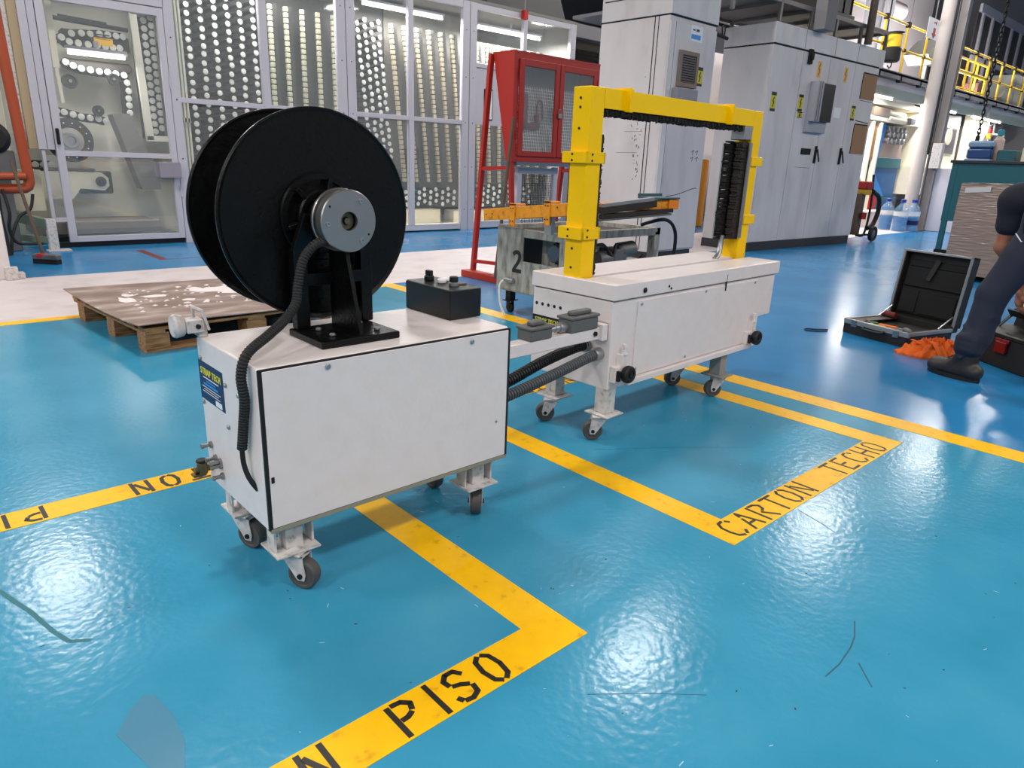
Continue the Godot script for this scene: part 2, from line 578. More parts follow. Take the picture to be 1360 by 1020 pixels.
func stencil(parent: Node, ch: String, o: Vector3, right: Vector3, up: Vector3, h: float, w: float, sw: float) -> void:
	# flat painted letter: each stroke a thin bar, its joints mitred by short overlaps
	var b := MB.new(MATS.stencil_black)
	for s in STROKES[ch]:
		for i in range(0, s.size() - 2, 2):
			var p: Vector3 = o + right * (s[i] * w / 0.6) + up * (s[i + 1] * h)
			var q: Vector3 = o + right * (s[i + 2] * w / 0.6) + up * (s[i + 3] * h)
			var d := (q - p).normalized() * sw * 0.22
			b.bar(p - d, q + d, sw, 0.0008)
	part("letter", b, parent)

func words(parent: Node, txt: String, o: Vector3, right: Vector3, up: Vector3, h: float, w: float, step: float, gap: float, sw: float) -> void:
	var x := 0.0
	for ch in txt:
		if ch == " ":
			x += gap
			continue
		stencil(parent, ch, o + right * x, right, up, h, w, sw)
		x += step * (0.5 if ch == "I" else 1.0)

func floor_paint() -> void:
	var f := get_node("floor")
	var y := 0.0006
	part("white_lane", MB.new(MATS.lane_white).span(Vector3(-15, 0, -6.55), Vector3(33.9, y, -4.93)), f)
	part("blue_aisle", MB.new(MATS.aisle_floor).span(Vector3(3.16, 0, -4.93), Vector3(33.9, y, 9.4)), f)
	part("blue_strip", MB.new(MATS.aisle_floor).span(Vector3(-15, 0, -8.6), Vector3(33.9, y, -6.55)), f)
	var Y: Material = MATS.line_yellow
	var t := 0.0012
	# frame around the reel dispenser
	var a := part("yellow_line", MB.new(Y).span(Vector3(-3.2, 0, -0.949), Vector3(1.037, t, -0.844)), f)
	part("yellow_line", MB.new(Y).span(Vector3(0.931, 0, -2.141), Vector3(1.037, t, -0.949)), f)
	var c := part("yellow_line", MB.new(Y).span(Vector3(-3.2, 0, -2.25), Vector3(1.037, t, -2.141)), f)
	# frame around the strapping machine
	var d := part("yellow_line", MB.new(Y).span(Vector3(1.642, 0, -0.947), Vector3(2.875, t, -0.840)), f)
	part("yellow_line", MB.new(Y).span(Vector3(1.642, 0, -2.155), Vector3(1.745, t, -0.947)), f)
	part("yellow_line", MB.new(Y).span(Vector3(2.765, 0, -2.155), Vector3(2.875, t, -0.947)), f)
	var e := part("yellow_line", MB.new(Y).span(Vector3(1.642, 0, -2.255), Vector3(2.875, t, -2.155)), f)
	# edge of the work area
	part("yellow_line", MB.new(Y).span(Vector3(3.035, 0, -4.93), Vector3(3.16, t, 9.4)), f)
	part("yellow_line", MB.new(Y).span(Vector3(-15, 0, -4.93), Vector3(3.035, t, -4.835)), f)
	var ly := t + 0.0004
	var R := Vector3.RIGHT
	var U := Vector3.FORWARD
	words(a, "PISO", Vector3(0.565, ly, -0.852), R, U, 0.088, 0.052, 0.083, 0.1, 0.0115)
	words(a, "CARTON", Vector3(-0.03, ly, -0.852), R, U, 0.088, 0.052, 0.083, 0.1, 0.0115)
	words(c, "CARTON", Vector3(0.93, ly, -2.24), -R, -U, 0.088, 0.052, 0.083, 0.1, 0.0115)
	words(c, "PISO", Vector3(0.235, ly, -2.24), -R, -U, 0.088, 0.052, 0.083, 0.1, 0.0115)
	words(d, "CARTON TECHO", Vector3(1.692, ly, -0.850), R, U, 0.090, 0.062, 0.085, 0.16, 0.009)
	words(e, "CARTON TECHO", Vector3(2.80, ly, -2.245), -R, -U, 0.085, 0.052, 0.078, 0.12, 0.009)
	# red marks by the glass enclosure
	part("red_line", MB.new(mat("red_line", Color(0.42, 0.13, 0.12), 0.6)).span(Vector3(2.0, y, -7.9), Vector3(2.07, y + 0.0006, -7.1)), f)
	part("red_line", MB.new(mat("red_line", Color(0.42, 0.13, 0.12), 0.6)).span(Vector3(2.07, y, -7.13), Vector3(3.6, y + 0.0006, -7.1)), f)
	# scuffs, a crack and a rust stain in the near floor
	var crack := MB.new(mat("crack_teal", Color(0.16, 0.42, 0.46), 0.6))
	var pts := [Vector3(0.02, 0, -2.0), Vector3(0.081, 0, -1.827), Vector3(0.10, 0, -1.76), Vector3(0.12, 0, -1.696), Vector3(0.144, 0, -1.587), Vector3(0.163, 0, -1.527), Vector3(0.198, 0, -1.504)]
	for i in pts.size() - 1:
		crack.bar(pts[i], pts[i + 1], 0.010, 0.0008)
	part("floor_crack", crack, f)
	var sc := MB.new(mat("scratch_dark", Color(0.13, 0.33, 0.42), 0.6))
	for s in [[1.994, -0.829, 1.965, -0.74], [1.965, -0.74, 1.945, -0.692], [1.559, -0.473, 1.50, -0.448], [1.50, -0.448, 1.455, -0.438], [1.455, -0.438, 1.38, -0.430], [1.38, -0.430, 1.319, -0.432], [1.417, -0.405, 1.363, -0.356]]:
		sc.bar(Vector3(s[0], 0, s[1]), Vector3(s[2], 0, s[3]), 0.003, 0.0008)
	for s in [[1.847, -1.539, 2.114, -1.362], [2.114, -1.362, 2.347, -1.185], [0.896, -0.717, 0.99, -0.642], [0.99, -0.642, 1.078, -0.563]]:
		sc.bar(Vector3(s[0], 0, s[1]), Vector3(s[2], 0, s[3]), 0.0011, 0.0008)
	var spk := part("floor_scratch", sc, f)
	spk.set_meta("kind", "stuff")
	var dk := MB.new(mat("floor_speck", Color(0.12, 0.16, 0.17), 0.7))
	for i in 60:
		var p := Vector3(rng.randf_range(0.1, 2.6), 0, rng.randf_range(-1.7, 0.1))
		var ang := rng.randf() * TAU
		dk.bar(p, p + Vector3(cos(ang), 0, sin(ang)) * rng.randf_range(0.002, 0.008), rng.randf_range(0.0012, 0.0035), 0.0008)
	var dkp := part("floor_speck", dk, f)
	dkp.set_meta("kind", "stuff")
	var st := MB.new(mat("rust_stain", Color(0.27, 0.50, 0.61), 0.2))
	st.prism(PackedVector2Array([Vector2(0.17, 1.19), Vector2(0.205, 1.24), Vector2(0.235, 1.262), Vector2(0.252, 1.25), Vector2(0.262, 1.18), Vector2(0.258, 1.10), Vector2(0.235, 1.03), Vector2(0.20, 1.05), Vector2(0.185, 1.12)]), 0.0, 0.0005, Basis(Vector3.RIGHT, Vector3.FORWARD, Vector3.UP))
	part("floor_stain", st, f)
	var wc := MB.new(mat("scratch_pale", Color(0.62, 0.75, 0.80), 0.6))
	for i in 70:
		var p := Vector3(rng.randf_range(0.0, 2.6), 0, rng.randf_range(-1.9, 0.1))
		var ang := rng.randf() * TAU
		var L := rng.randf_range(0.002, 0.014)
		wc.bar(p, p + Vector3(cos(ang), 0, sin(ang)) * L, rng.randf_range(0.0008, 0.002), 0.0006)
	var w := part("floor_scratch", wc, f)
	w.set_meta("kind", "stuff")

# ---------------------------------------------------------------- castor: plate, fork and wheel of one leg
func castor(t: Node3D, at: Vector3, yaw: float, r := 0.038, m: Material = null) -> void:
	# at = point of contact under the wheel
	var b := Basis(Vector3.UP, deg_to_rad(yaw))
	var off := Vector3(0.022, 0, 0)
	var top := r * 2.0 + 0.022
	var F: Material = m if m else MATS.worn_white
	var k := MB.new(F).at(at, b)
	k.span(Vector3(off.x - 0.028, top - 0.006, -0.028), Vector3(off.x + 0.028, top, 0.028), 0.002)
	k.lathe([Vector2(0.022, top - 0.018), Vector2(0.03, top - 0.006)], Vector3(off.x, 0, 0), Vector3.UP, 14)
	for s in [-1.0, 1.0]:
		var z: float = s * 0.0185
		var poly := PackedVector2Array([Vector2(-0.010, r - 0.012), Vector2(0.008, r - 0.012), Vector2(off.x + 0.026, top - 0.014), Vector2(off.x + 0.026, top - 0.008), Vector2(off.x - 0.03, top - 0.008), Vector2(off.x - 0.03, top - 0.022), Vector2(-0.014, r + 0.004)])
		k.prism(poly, z - 0.0015, z + 0.0015)
	k.span(Vector3(off.x - 0.03, top - 0.012, -0.02), Vector3(off.x + 0.026, top - 0.008, 0.02))
	var fork := part("castor", k, t)
	var w := MB.new(MATS.rubber_grey).at(at, b)
	w.lathe([Vector2(0.0, -0.0155), Vector2(r * 0.72, -0.0135), Vector2(r * 0.76, -0.0155), Vector2(r * 0.93, -0.0155), Vector2(r, -0.009), Vector2(r, 0.009), Vector2(r * 0.93, 0.0155), Vector2(r * 0.76, 0.0155), Vector2(r * 0.72, 0.0135), Vector2(0, 0.0155)], Vector3(0, r, 0), Vector3(0, 0, 1), 28)
	part("wheel", w, fork)
	part("axle", MB.new(MATS.dark_steel).at(at, b).cyl(Vector3(0, r, -0.024), Vector3(0, r, 0.024), 0.007, 8), fork)

func bolt(b: MB, p: Vector3, d: Vector3, r := 0.006, h := 0.004, sides := 6) -> void:
	b.cyl(p, p + d * h, r, sides, h * 0.3)

# ---------------------------------------------------------------- white reel dispenser on castors
func reel_dispenser() -> void:
	var t := thing("reel_dispenser", "white wheeled cabinet carrying the big black strap reel", "strap dispenser", Vector3(0.553, 0, -1.387))
	var W: Material = MATS.white_enamel
	var L := 0.714
	part("body", MB.new(W).span(Vector3(0, 0.182, -0.363), Vector3(L, 0.567, -0.004), 0.006), t)
	part("gasket", MB.new(MATS.rubber_black).span(Vector3(0.001, 0.186, -0.006), Vector3(0.009, 0.562, 0.0015)).span(Vector3(L - 0.009, 0.186, -0.006), Vector3(L - 0.001, 0.562, 0.0015)).span(Vector3(0.002, 0.559, -0.005), Vector3(L - 0.002, 0.5635, 0.001)), t)
	var fp := part("front_panel", MB.new(W).span(Vector3(0.009, 0.19, -0.003), Vector3(L - 0.009, 0.5595, 0.003), 0.0015), t)
	bolts(fp, "screw", MATS.zinc, [Vector3(0.16, 0.548, 0.003), Vector3(0.575, 0.546, 0.003)], Vector3.BACK, 0.007, 0.005)
	bolts(fp, "screw", MATS.zinc, [Vector3(0.668, 0.30, 0.003)], Vector3.BACK, 0.004, 0.002)
	part("catch", MB.new(MATS.dark_steel).span(Vector3(0.012, 0.302, 0.003), Vector3(0.019, 0.316, 0.0045)), fp)
	part("bottom_lip", MB.new(mat("chipped_lip", Color(0.55, 0.53, 0.46), 0.7)).span(Vector3(0.004, 0.178, -0.02), Vector3(L - 0.002, 0.1885, 0.002), 0.001), t, "chipped grey lip under the front panel")
	for px in [0.072, 0.638]:
		for pz in [-0.055, -0.31]:
			var k := MB.new(MATS.worn_white)
			k.span(Vector3(px - 0.022, 0.102, pz - 0.022), Vector3(px + 0.022, 0.182, pz + 0.022), 0.002)
			k.span(Vector3(px - 0.055, 0.098, pz - 0.048), Vector3(px + 0.055, 0.104, pz + 0.048), 0.0015)
			for s in [-1.0, 1.0]:
				k.span(Vector3(px + s * 0.047 - 0.0025, 0.104, pz - 0.018), Vector3(px + s * 0.047 + 0.0025, 0.182, pz + 0.022))
			part("leg", k, t)
	castor(t, Vector3(0.085, 0, 0.003 - 0.02), 121.0)
	castor(t, Vector3(0.064, 0, -0.272), 115.0)
	castor(t, Vector3(0.646, 0, -0.051), 48.0)
	castor(t, Vector3(0.648, 0, -0.267), 265.0)
	# left end: sticker, fittings and air valve
	var lf := Basis(Vector3(0, 0, 1), Vector3.UP, Vector3(-1, 0, 0))
	var stk := part("sticker", MB.new(MATS.label_blue).span(Vector3(-0.0008, 0.408, -0.362), Vector3(0.001, 0.508, -0.205)), t, "dark blue maker's sticker")
	lettering(stk, "lettering", "STRAP TECH", 0.0175, Vector3(-0.0012, 0.484, -0.283), lf, MATS.print_yellow, true, 0.0006)
	var pr := MB.new(MATS.print_white)
	var sky := MB.new(mat("print_sky", Color(0.20, 0.55, 0.85), 0.5))
	for r in [[0.4675, 0.0022, -0.335, -0.235], [0.443, 0.0014, -0.345, -0.226], [0.4365, 0.0014, -0.335, -0.24], [0.430, 0.0014, -0.345, -0.232]]:
		pr.span(Vector3(-0.0014, r[0], r[2]), Vector3(-0.0006, r[0] + r[1], r[3]))
	for r in [[0.459, 0.003, -0.315, -0.255], [0.4495, 0.005, -0.335, -0.242]]:
		sky.span(Vector3(-0.0014, r[0], r[2]), Vector3(-0.0006, r[0] + r[1], r[3]))
	pr.span(Vector3(-0.0014, 0.4115, -0.262), Vector3(-0.0006, 0.425, -0.222))
	part("print", pr, stk)
	part("print", sky, stk)
	bolts(t, "bolt", MATS.zinc, [Vector3(0, 0.483, -0.188), Vector3(0, 0.478, -0.112), Vector3(0, 0.379, -0.19), Vector3(0, 0.515, -0.34), Vector3(0, 0.40, -0.345)], Vector3.LEFT, 0.006, 0.005)
	for p in [Vector2(0.29, -0.325), Vector2(0.262, -0.30), Vector2(0.252, -0.268), Vector2(0.226, -0.262), Vector2(0.262, -0.27)]:
		part("air_fitting", MB.new(MATS.bare_steel).lathe([Vector2(0, 0), Vector2(0.009, 0), Vector2(0.009, 0.006), Vector2(0.005, 0.007), Vector2(0.005, 0.020), Vector2(0.0065, 0.021), Vector2(0.0065, 0.027), Vector2(0, 0.027)], Vector3(0, p.x, p.y), Vector3.LEFT, 10), t)
	var av := part("air_valve", MB.new(mat("brass", Color(0.46, 0.40, 0.28), 0.4, 0.8)).cyl(Vector3(0.0, 0.226, -0.335), Vector3(-0.045, 0.226, -0.335), 0.009, 10).cyl(Vector3(-0.026, 0.212, -0.335), Vector3(-0.026, 0.246, -0.335), 0.013, 12, 0.003).span(Vector3(-0.052, 0.210, -0.347), Vector3(-0.02, 0.217, -0.323), 0.002), t, "brass air valve")
	part("valve_cap", MB.new(MATS.rubber_black).cyl(Vector3(-0.026, 0.245, -0.335), Vector3(-0.026, 0.252, -0.335), 0.0142, 14, 0.002), av)
	# pale round horn with a handle on the far left corner
	var hn := part("warning_horn", MB.new(MATS.worn_white).lathe([Vector2(0.0, 0.0), Vector2(0.026, 0.0), Vector2(0.029, 0.006), Vector2(0.026, 0.022), Vector2(0.018, 0.03), Vector2(0, 0.03)], Vector3(-0.055, 0.597, -0.352), Vector3(1, 0, 0), 18).span(Vector3(-0.03, 0.58, -0.37), Vector3(0.012, 0.612, -0.325), 0.003).span(Vector3(-0.002, 0.567, -0.365), Vector3(0.02, 0.60, -0.333), 0.002), t)
	part("handle", MB.new(MATS.worn_white).bar(Vector3(0.0, 0.60, -0.362), Vector3(-0.002, 0.640, -0.362), 0.006, 0.006, Vector3.BACK, 0.001).bar(Vector3(-0.002, 0.638, -0.362), Vector3(0.008, 0.634, -0.325), 0.006, 0.006, Vector3.UP, 0.001).bar(Vector3(0.008, 0.636, -0.325), Vector3(0.02, 0.585, -0.322), 0.006, 0.006, Vector3.BACK, 0.001), hn)
	part("knob", MB.new(MATS.rubber_black).cyl(Vector3(-0.004, 0.596, -0.325), Vector3(-0.004, 0.596, -0.321), 0.006, 10), hn)
	# stand
	var K: Material = MATS.black_paint
	var A := Vector3(0.293, 0.852, 0)
	var s := part("reel_stand", MB.new(K).span(Vector3(0.182, 0.567, -0.235), Vector3(0.396, 0.585, -0.062), 0.003), t)
	part("gusset", MB.new(K).prism(PackedVector2Array([Vector2(-0.085, 0.585), Vector2(-0.225, 0.585), Vector2(-0.225, 0.80), Vector2(-0.15, 0.80)]), -0.005, 0.005, Basis(Vector3(0, 0, 1), Vector3.UP, Vector3(-1, 0, 0)), Vector3(0.30, 0, 0)), s)
	for q in [[0.192, 0.228, 0.235], [0.372, 0.406, 0.345]]:
		var u := MB.new(K)
		u.span(Vector3(q[0], 0.585, -0.235), Vector3(q[1], 0.78, -0.205), 0.003)
		u.bar(Vector3((q[0] + q[1]) * 0.5, 0.772, -0.215), Vector3(q[2], 0.862, -0.195), 0.04, 0.02, Vector3.BACK, 0.003)
		part("upright", u, s)
	part("cross_bar", MB.new(K).span(Vector3(0.22, 0.69, -0.228), Vector3(0.38, 0.722, -0.206), 0.003), s)
	bolts(s, "anchor_bolt", MATS.zinc, [Vector3(0.232, 0.585, -0.175), Vector3(0.232, 0.585, -0.105), Vector3(0.352, 0.585, -0.185), Vector3(0.352, 0.585, -0.10)], Vector3.UP, 0.008, 0.008)
	part("bearing", MB.new(K).lathe([Vector2(0, 0), Vector2(0.045, 0), Vector2(0.048, 0.004), Vector2(0.048, 0.05), Vector2(0.036, 0.056), Vector2(0.036, 0.08), Vector2(0, 0.08)], A + Vector3(0, 0, -0.235), Vector3.BACK, 28), s)
	# reel
	var R := 0.256
	var reel := part("reel", MB.new(K).cyl(A + Vector3(0, 0, -0.45), A + Vector3(0, 0, -0.26), 0.11, 40), t)
	for z in [-0.452, -0.262]:
		var o: float = z
		part("flange", MB.new(K).lathe([Vector2(0.05, -0.003), Vector2(R - 0.012, -0.003), Vector2(R - 0.004, -0.006), Vector2(R, -0.002), Vector2(R, 0.004), Vector2(R - 0.004, 0.007), Vector2(R - 0.011, 0.003), Vector2(0.05, 0.003)], A + Vector3(0, 0, o), Vector3.BACK, 96, false), reel)
	var hub := MB.new(K)
	hub.lathe([Vector2(0.09, 0), Vector2(0.104, 0.0), Vector2(0.107, 0.006), Vector2(0.104, 0.012), Vector2(0.09, 0.012), Vector2(0.09, 0)], A + Vector3(0, 0, -0.259), Vector3.BACK, 48)
	hub.lathe([Vector2(0.052, 0), Vector2(0.064, 0), Vector2(0.066, 0.02), Vector2(0.062, 0.024), Vector2(0.050, 0.022)], A + Vector3(0, 0, -0.259), Vector3.BACK, 40)
	for i in 6:
		var a := TAU * (i + 0.25) / 6.0
		var dv := Vector3(cos(a), sin(a), 0)
		hub.bar(A + dv * 0.06 + Vector3(0, 0, -0.252), A + dv * 0.095 + Vector3(0, 0, -0.252), 0.012, 0.030, Vector3.BACK, 0.002)
	part("hub", hub, reel)
	# brake
	var br := part("brake", MB.new(MATS.bare_steel).lathe([Vector2(0.022, 0.0345), Vector2(0.022, 0.043), Vector2(0.070, 0.043), Vector2(0.0725, 0.040), Vector2(0.0725, 0.016), Vector2(0.069, 0.0135), Vector2(0.02, 0.0135)], A + Vector3(0, 0, -0.157), Vector3.BACK, 56), t, "round bare steel brake on the reel shaft")
	part("backing_ring", MB.new(MATS.bare_steel).lathe([Vector2(0.02, 0), Vector2(0.073, 0), Vector2(0.0745, 0.002), Vector2(0.0745, 0.008), Vector2(0.073, 0.010), Vector2(0.02, 0.010)], A + Vector3(0, 0, -0.163), Vector3.BACK, 56), br)
	part("shaft_end", MB.new(mat("dull_brass", Color(0.42, 0.38, 0.32), 0.45, 0.7)).cyl(A + Vector3(0, 0, -0.16), A + Vector3(0, 0, -0.123), 0.008, 6).lathe([Vector2(0.0205, 0), Vector2(0.0205, 0.022), Vector2(0.010, 0.022), Vector2(0.010, 0.004)], A + Vector3(0, 0, -0.152), Vector3.BACK, 16), br)
	part("bore", MB.new(MATS.rubber_black).cyl(A + Vector3(0, 0, -0.156), A + Vector3(0, 0, -0.146), 0.0215, 20), br)
	for a in [55.0, 185.0, 305.0]:
		var dv := Vector3(cos(deg_to_rad(a)), sin(deg_to_rad(a)), 0) * 0.056
		var cs := MB.new(MATS.zinc).lathe([Vector2(0.0055, 0), Vector2(0.0055, 0.003), Vector2(0.003, 0.003), Vector2(0.003, 0.0005), Vector2(0, 0.0005)], A + dv + Vector3(0, 0, -0.114), Vector3.BACK, 12)
		part("cap_screw", cs, br)
	for a in [145.0, 328.0]:
		var dv := Vector3(cos(deg_to_rad(a)), sin(deg_to_rad(a)), 0) * 0.060
		part("hole", MB.new(MATS.gap_black).cyl(A + dv + Vector3(0, 0, -0.1145), A + dv + Vector3(0, 0, -0.1135), 0.0028, 10), br)
	# braided cable from the brake into the left end
	part("cable", MB.new(MATS.rubber_black).tube([Vector3(0.245, 0.805, -0.135), Vector3(0.21, 0.802, -0.125), Vector3(0.178, 0.77, -0.125), Vector3(0.162, 0.715, -0.125), Vector3(0.15, 0.67, -0.12), Vector3(0.115, 0.636, -0.11), Vector3(0.06, 0.618, -0.07), Vector3(0.0, 0.59, -0.045), Vector3(-0.018, 0.545, -0.042), Vector3(-0.014, 0.49, -0.045), Vector3(-0.014, 0.43, -0.062), Vector3(-0.016, 0.365, -0.078)], 0.0115, 12, 0.007, 0.0012), t, "thick black braided cable")
	part("cable", MB.new(MATS.rubber_black).tube([Vector3(-0.016, 0.37, -0.078), Vector3(-0.016, 0.33, -0.076), Vector3(-0.010, 0.295, -0.065), Vector3(0.003, 0.268, -0.052)], 0.006, 8), t)
	# black control box on top
	var cb := part("control_box", MB.new(mat("box_black", Color(0.045, 0.045, 0.05), 0.38)).span(Vector3(0.616, 0.567, -0.368), Vector3(0.730, 0.6525, -0.146), 0.004), t)
	part("selector_knob", MB.new(MATS.rubber_black).cyl(Vector3(0.668, 0.652, -0.318), Vector3(0.668, 0.668, -0.318), 0.015, 16, 0.003).span(Vector3(0.661, 0.668, -0.330), Vector3(0.675, 0.683, -0.306), 0.002), cb)
	part("push_button", MB.new(MATS.print_white).cyl(Vector3(0.672, 0.652, -0.262), Vector3(0.672, 0.665, -0.262), 0.014, 16, 0.003), cb)
	part("push_button", MB.new(MATS.print_white).cyl(Vector3(0.706, 0.652, -0.285), Vector3(0.706, 0.662, -0.285), 0.013, 16, 0.003), cb)
	part("push_button", MB.new(MATS.zinc).cyl(Vector3(0.672, 0.652, -0.203), Vector3(0.672, 0.664, -0.203), 0.015, 16, 0.002), cb)
	part("push_button", MB.new(MATS.rubber_black).cyl(Vector3(0.672, 0.664, -0.203), Vector3(0.672, 0.680, -0.203), 0.013, 16, 0.002), cb)
	part("blank_plate", MB.new(MATS.box_grey).span(Vector3(0.690, 0.652, -0.252), Vector3(0.722, 0.657, -0.205), 0.001), cb)

# ---------------------------------------------------------------- strapping machine with the yellow arch
func strapping_machine() -> void:
	var t := thing("strapping_machine", "white wheeled strapping machine under the bright yellow arch", "strapping machine", Vector3(1.93, 0, -1.57), 2.0)
	var W: Material = MATS.white_enamel
	var L := 1.262
	# body: long box, lower part short on the right
	part("body", MB.new(W).span(Vector3(0.006, 0.20, -0.408), Vector3(1.13, 0.533, -0.008), 0.004).span(Vector3(1.12, 0.342, -0.408), Vector3(1.245, 0.533, -0.008), 0.004), t)
	part("sump", MB.new(W).prism(PackedVector2Array([Vector2(0.06, 0.2), Vector2(0.11, 0.165), Vector2(0.52, 0.165), Vector2(0.60, 0.2)]), -0.33, -0.09), t)
	for s in [[-0.165, 0.002, "front"], [-0.412, -0.2, "back"]]:
		part("lid", MB.new(W).span(Vector3(0.0 if s[2] == "front" else 0.0, 0.5375, s[0]), Vector3(L, 0.595, s[1]), 0.004), t)
	part("lid_end", MB.new(W).span(Vector3(-0.002, 0.5375, -0.412), Vector3(0.03, 0.5945, 0.001), 0.003), t)
	part("strap_slot", MB.new(MATS.gap_black).span(Vector3(0.03, 0.54, -0.2), Vector3(L - 0.04, 0.574, -0.165)), t)
	var sp := part("side_panel", MB.new(W).span(Vector3(0.150, 0.232, -0.010), Vector3(1.075, 0.522, -0.002), 0.0015), t)
	bolts(sp, "screw", MATS.zinc, [Vector3(0.17, 0.51, -0.002), Vector3(0.62, 0.513, -0.002), Vector3(1.04, 0.513, -0.002), Vector3(0.51, 0.25, -0.002), Vector3(0.165, 0.26, -0.002)], Vector3.BACK, 0.006, 0.004)
	bolts(t, "lid_bolt", MATS.dark_steel, [Vector3(0.175, 0.562, 0.002)], Vector3.BACK, 0.011, 0.006)
	bolts(t, "lid_bolt", MATS.dark_steel, [Vector3(0.35, 0.552, 0.002), Vector3(0.335, 0.562, 0.002)], Vector3.BACK, 0.005, 0.003)
	part("lid_slit", MB.new(MATS.dark_steel).span(Vector3(0.775, 0.50, -0.004), Vector3(0.778, 0.57, 0.003)), t)
	part("bottom_rail", MB.new(W).span(Vector3(0.11, 0.204, -0.02), Vector3(1.06, 0.228, 0.012), 0.003), t)
	# hand knobs on threaded brackets
	for k in [[0.07, 0.262], [1.055, 0.258]]:
		var x: float = k[0]
		var y: float = k[1]
		var kn := part("adjuster", MB.new(W).span(Vector3(x - 0.055, y - 0.03, -0.008), Vector3(x + 0.03, y + 0.03, 0.018), 0.002).span(Vector3(x - 0.022, y + 0.02, -0.008), Vector3(x + 0.012, y + 0.075, 0.02), 0.002).cyl(Vector3(x - 0.005, y + 0.05, 0.015), Vector3(x - 0.005, y + 0.105, 0.015), 0.006, 10).cyl(Vector3(x - 0.005, y + 0.10, 0.015), Vector3(x - 0.005, y + 0.112, 0.015), 0.010, 6).cyl(Vector3(x - 0.005, y + 0.072, 0.015), Vector3(x - 0.005, y + 0.080, 0.015), 0.013, 6), t)
		part("hand_knob", MB.new(MATS.rubber_black).lathe([Vector2(0, 0), Vector2(0.018, 0), Vector2(0.030, 0.004), Vector2(0.033, 0.010), Vector2(0.033, 0.024), Vector2(0.029, 0.030), Vector2(0.02, 0.031), Vector2(0.018, 0.027), Vector2(0, 0.027)], Vector3(x, y, 0.02), Vector3.BACK, 28), kn)
		part("knob_screw", MB.new(MATS.dark_steel).cyl(Vector3(x, y, 0.045), Vector3(x, y, 0.052), 0.009, 6), kn)
		part("jaw", MB.new(MATS.dark_steel).span(Vector3(x - 0.05, y - 0.022, 0.018), Vector3(x - 0.038, y + 0.018, 0.032), 0.002), kn)
	# left end: vent holes and name plate
	for i in 5:
		part("vent_hole", MB.new(MATS.gap_black).cyl(Vector3(0.007, 0.47, -0.386 + i * 0.0315), Vector3(0.0045, 0.47, -0.386 + i * 0.0315), 0.0065, 14), t)
	var np := part("name_plate", MB.new(mat("label_navy", Color(0.03, 0.035, 0.12), 0.4)).span(Vector3(0.0045, 0.40, -0.404), Vector3(0.007, 0.424, -0.255)), t, "dark blue name plate")
	lettering(np, "lettering", "STRAP TECH", 0.0165, Vector3(0.0042, 0.4065, -0.3295), Basis(Vector3(0, 0, 1), Vector3.UP, Vector3(-1, 0, 0)), MATS.print_yellow, true, 0.0006)
	# legs and castors
	for p in [Vector3(0.035, 0, -0.035), Vector3(0.045, 0, -0.30), Vector3(0.86, 0, -0.035), Vector3(0.86, 0, -0.30)]:
		var k := MB.new(MATS.worn_white if p.x < 0.5 else mat("leg_grey", Color(0.55, 0.54, 0.52), 0.5))
		k.span(Vector3(p.x - 0.028, 0.104, p.z - 0.028), Vector3(p.x + 0.028, 0.205, p.z + 0.028), 0.003)
		k.span(Vector3(p.x - 0.05, 0.098, p.z - 0.055), Vector3(p.x + 0.05, 0.1045, p.z + 0.055), 0.0015)
		part("leg", k, t)
	castor(t, Vector3(-0.012, 0, -0.048), -43.0)
	castor(t, Vector3(-0.005, 0, -0.302), -43.0)
	castor(t, Vector3(0.835, 0, -0.035), -40.0)
	castor(t, Vector3(0.828, 0, -0.248), -40.0)
	# link beam to the dispenser with two junction boxes and the conduits
	var bm := part("link_beam", MB.new(W).span(Vector3(-0.655, 0.396, -0.085), Vector3(-0.012, 0.44, -0.035), 0.003).span(Vector3(-0.03, 0.392, -0.09), Vector3(0.0, 0.452, -0.02), 0.002), t)
	part("beam_bolt", MB.new(MATS.dark_steel).cyl(Vector3(-0.055, 0.421, -0.036), Vector3(-0.055, 0.421, -0.028), 0.009, 6), bm)
	for j in [[-0.39, -0.285, 0.036], [-0.19, -0.045, 0.046]]:
		var jb := part("junction_box", MB.new(MATS.box_grey).span(Vector3(j[0], 0.44, -0.095), Vector3(j[1], 0.44 + j[2], -0.03), 0.004), t)
		part("box_cover", MB.new(MATS.box_grey).span(Vector3(j[0] - 0.004, 0.44 + j[2], -0.10), Vector3(j[1] + 0.004, 0.45 + j[2], -0.025), 0.003).span(Vector3(j[0] + 0.02, 0.45 + j[2], -0.075), Vector3(j[1] - 0.02, 0.466 + j[2], -0.045), 0.005), jb)
	part("cable_gland", MB.new(MATS.zinc).lathe([Vector2(0, 0), Vector2(0.015, 0), Vector2(0.015, 0.02), Vector2(0.011, 0.021), Vector2(0.011, 0.04), Vector2(0.014, 0.041), Vector2(0.014, 0.06), Vector2(0.019, 0.061), Vector2(0.019, 0.095), Vector2(0, 0.095)], Vector3(-0.285, 0.46, -0.062), Vector3.RIGHT, 14), t)
	part("conduit", MB.new(mat("conduit_grey", Color(0.30, 0.30, 0.32), 0.4)).tube([Vector3(0.02, 0.333, -0.055), Vector3(-0.06, 0.327, -0.055), Vector3(-0.21, 0.302, -0.055), Vector3(-0.44, 0.265, -0.06), Vector3(-0.652, 0.24, -0.07)], 0.0195, 16, 0.0115, 0.0042), t, "grey corrugated conduit")
	part("conduit", MB.new(mat("conduit_dark", Color(0.075, 0.075, 0.085), 0.42)).tube([Vector3(0.02, 0.352, -0.115), Vector3(-0.07, 0.357, -0.108), Vector3(-0.25, 0.335, -0.10), Vector3(-0.45, 0.29, -0.10), Vector3(-0.652, 0.27, -0.10)], 0.0205, 16, 0.0115, 0.0042), t, "black corrugated conduit")
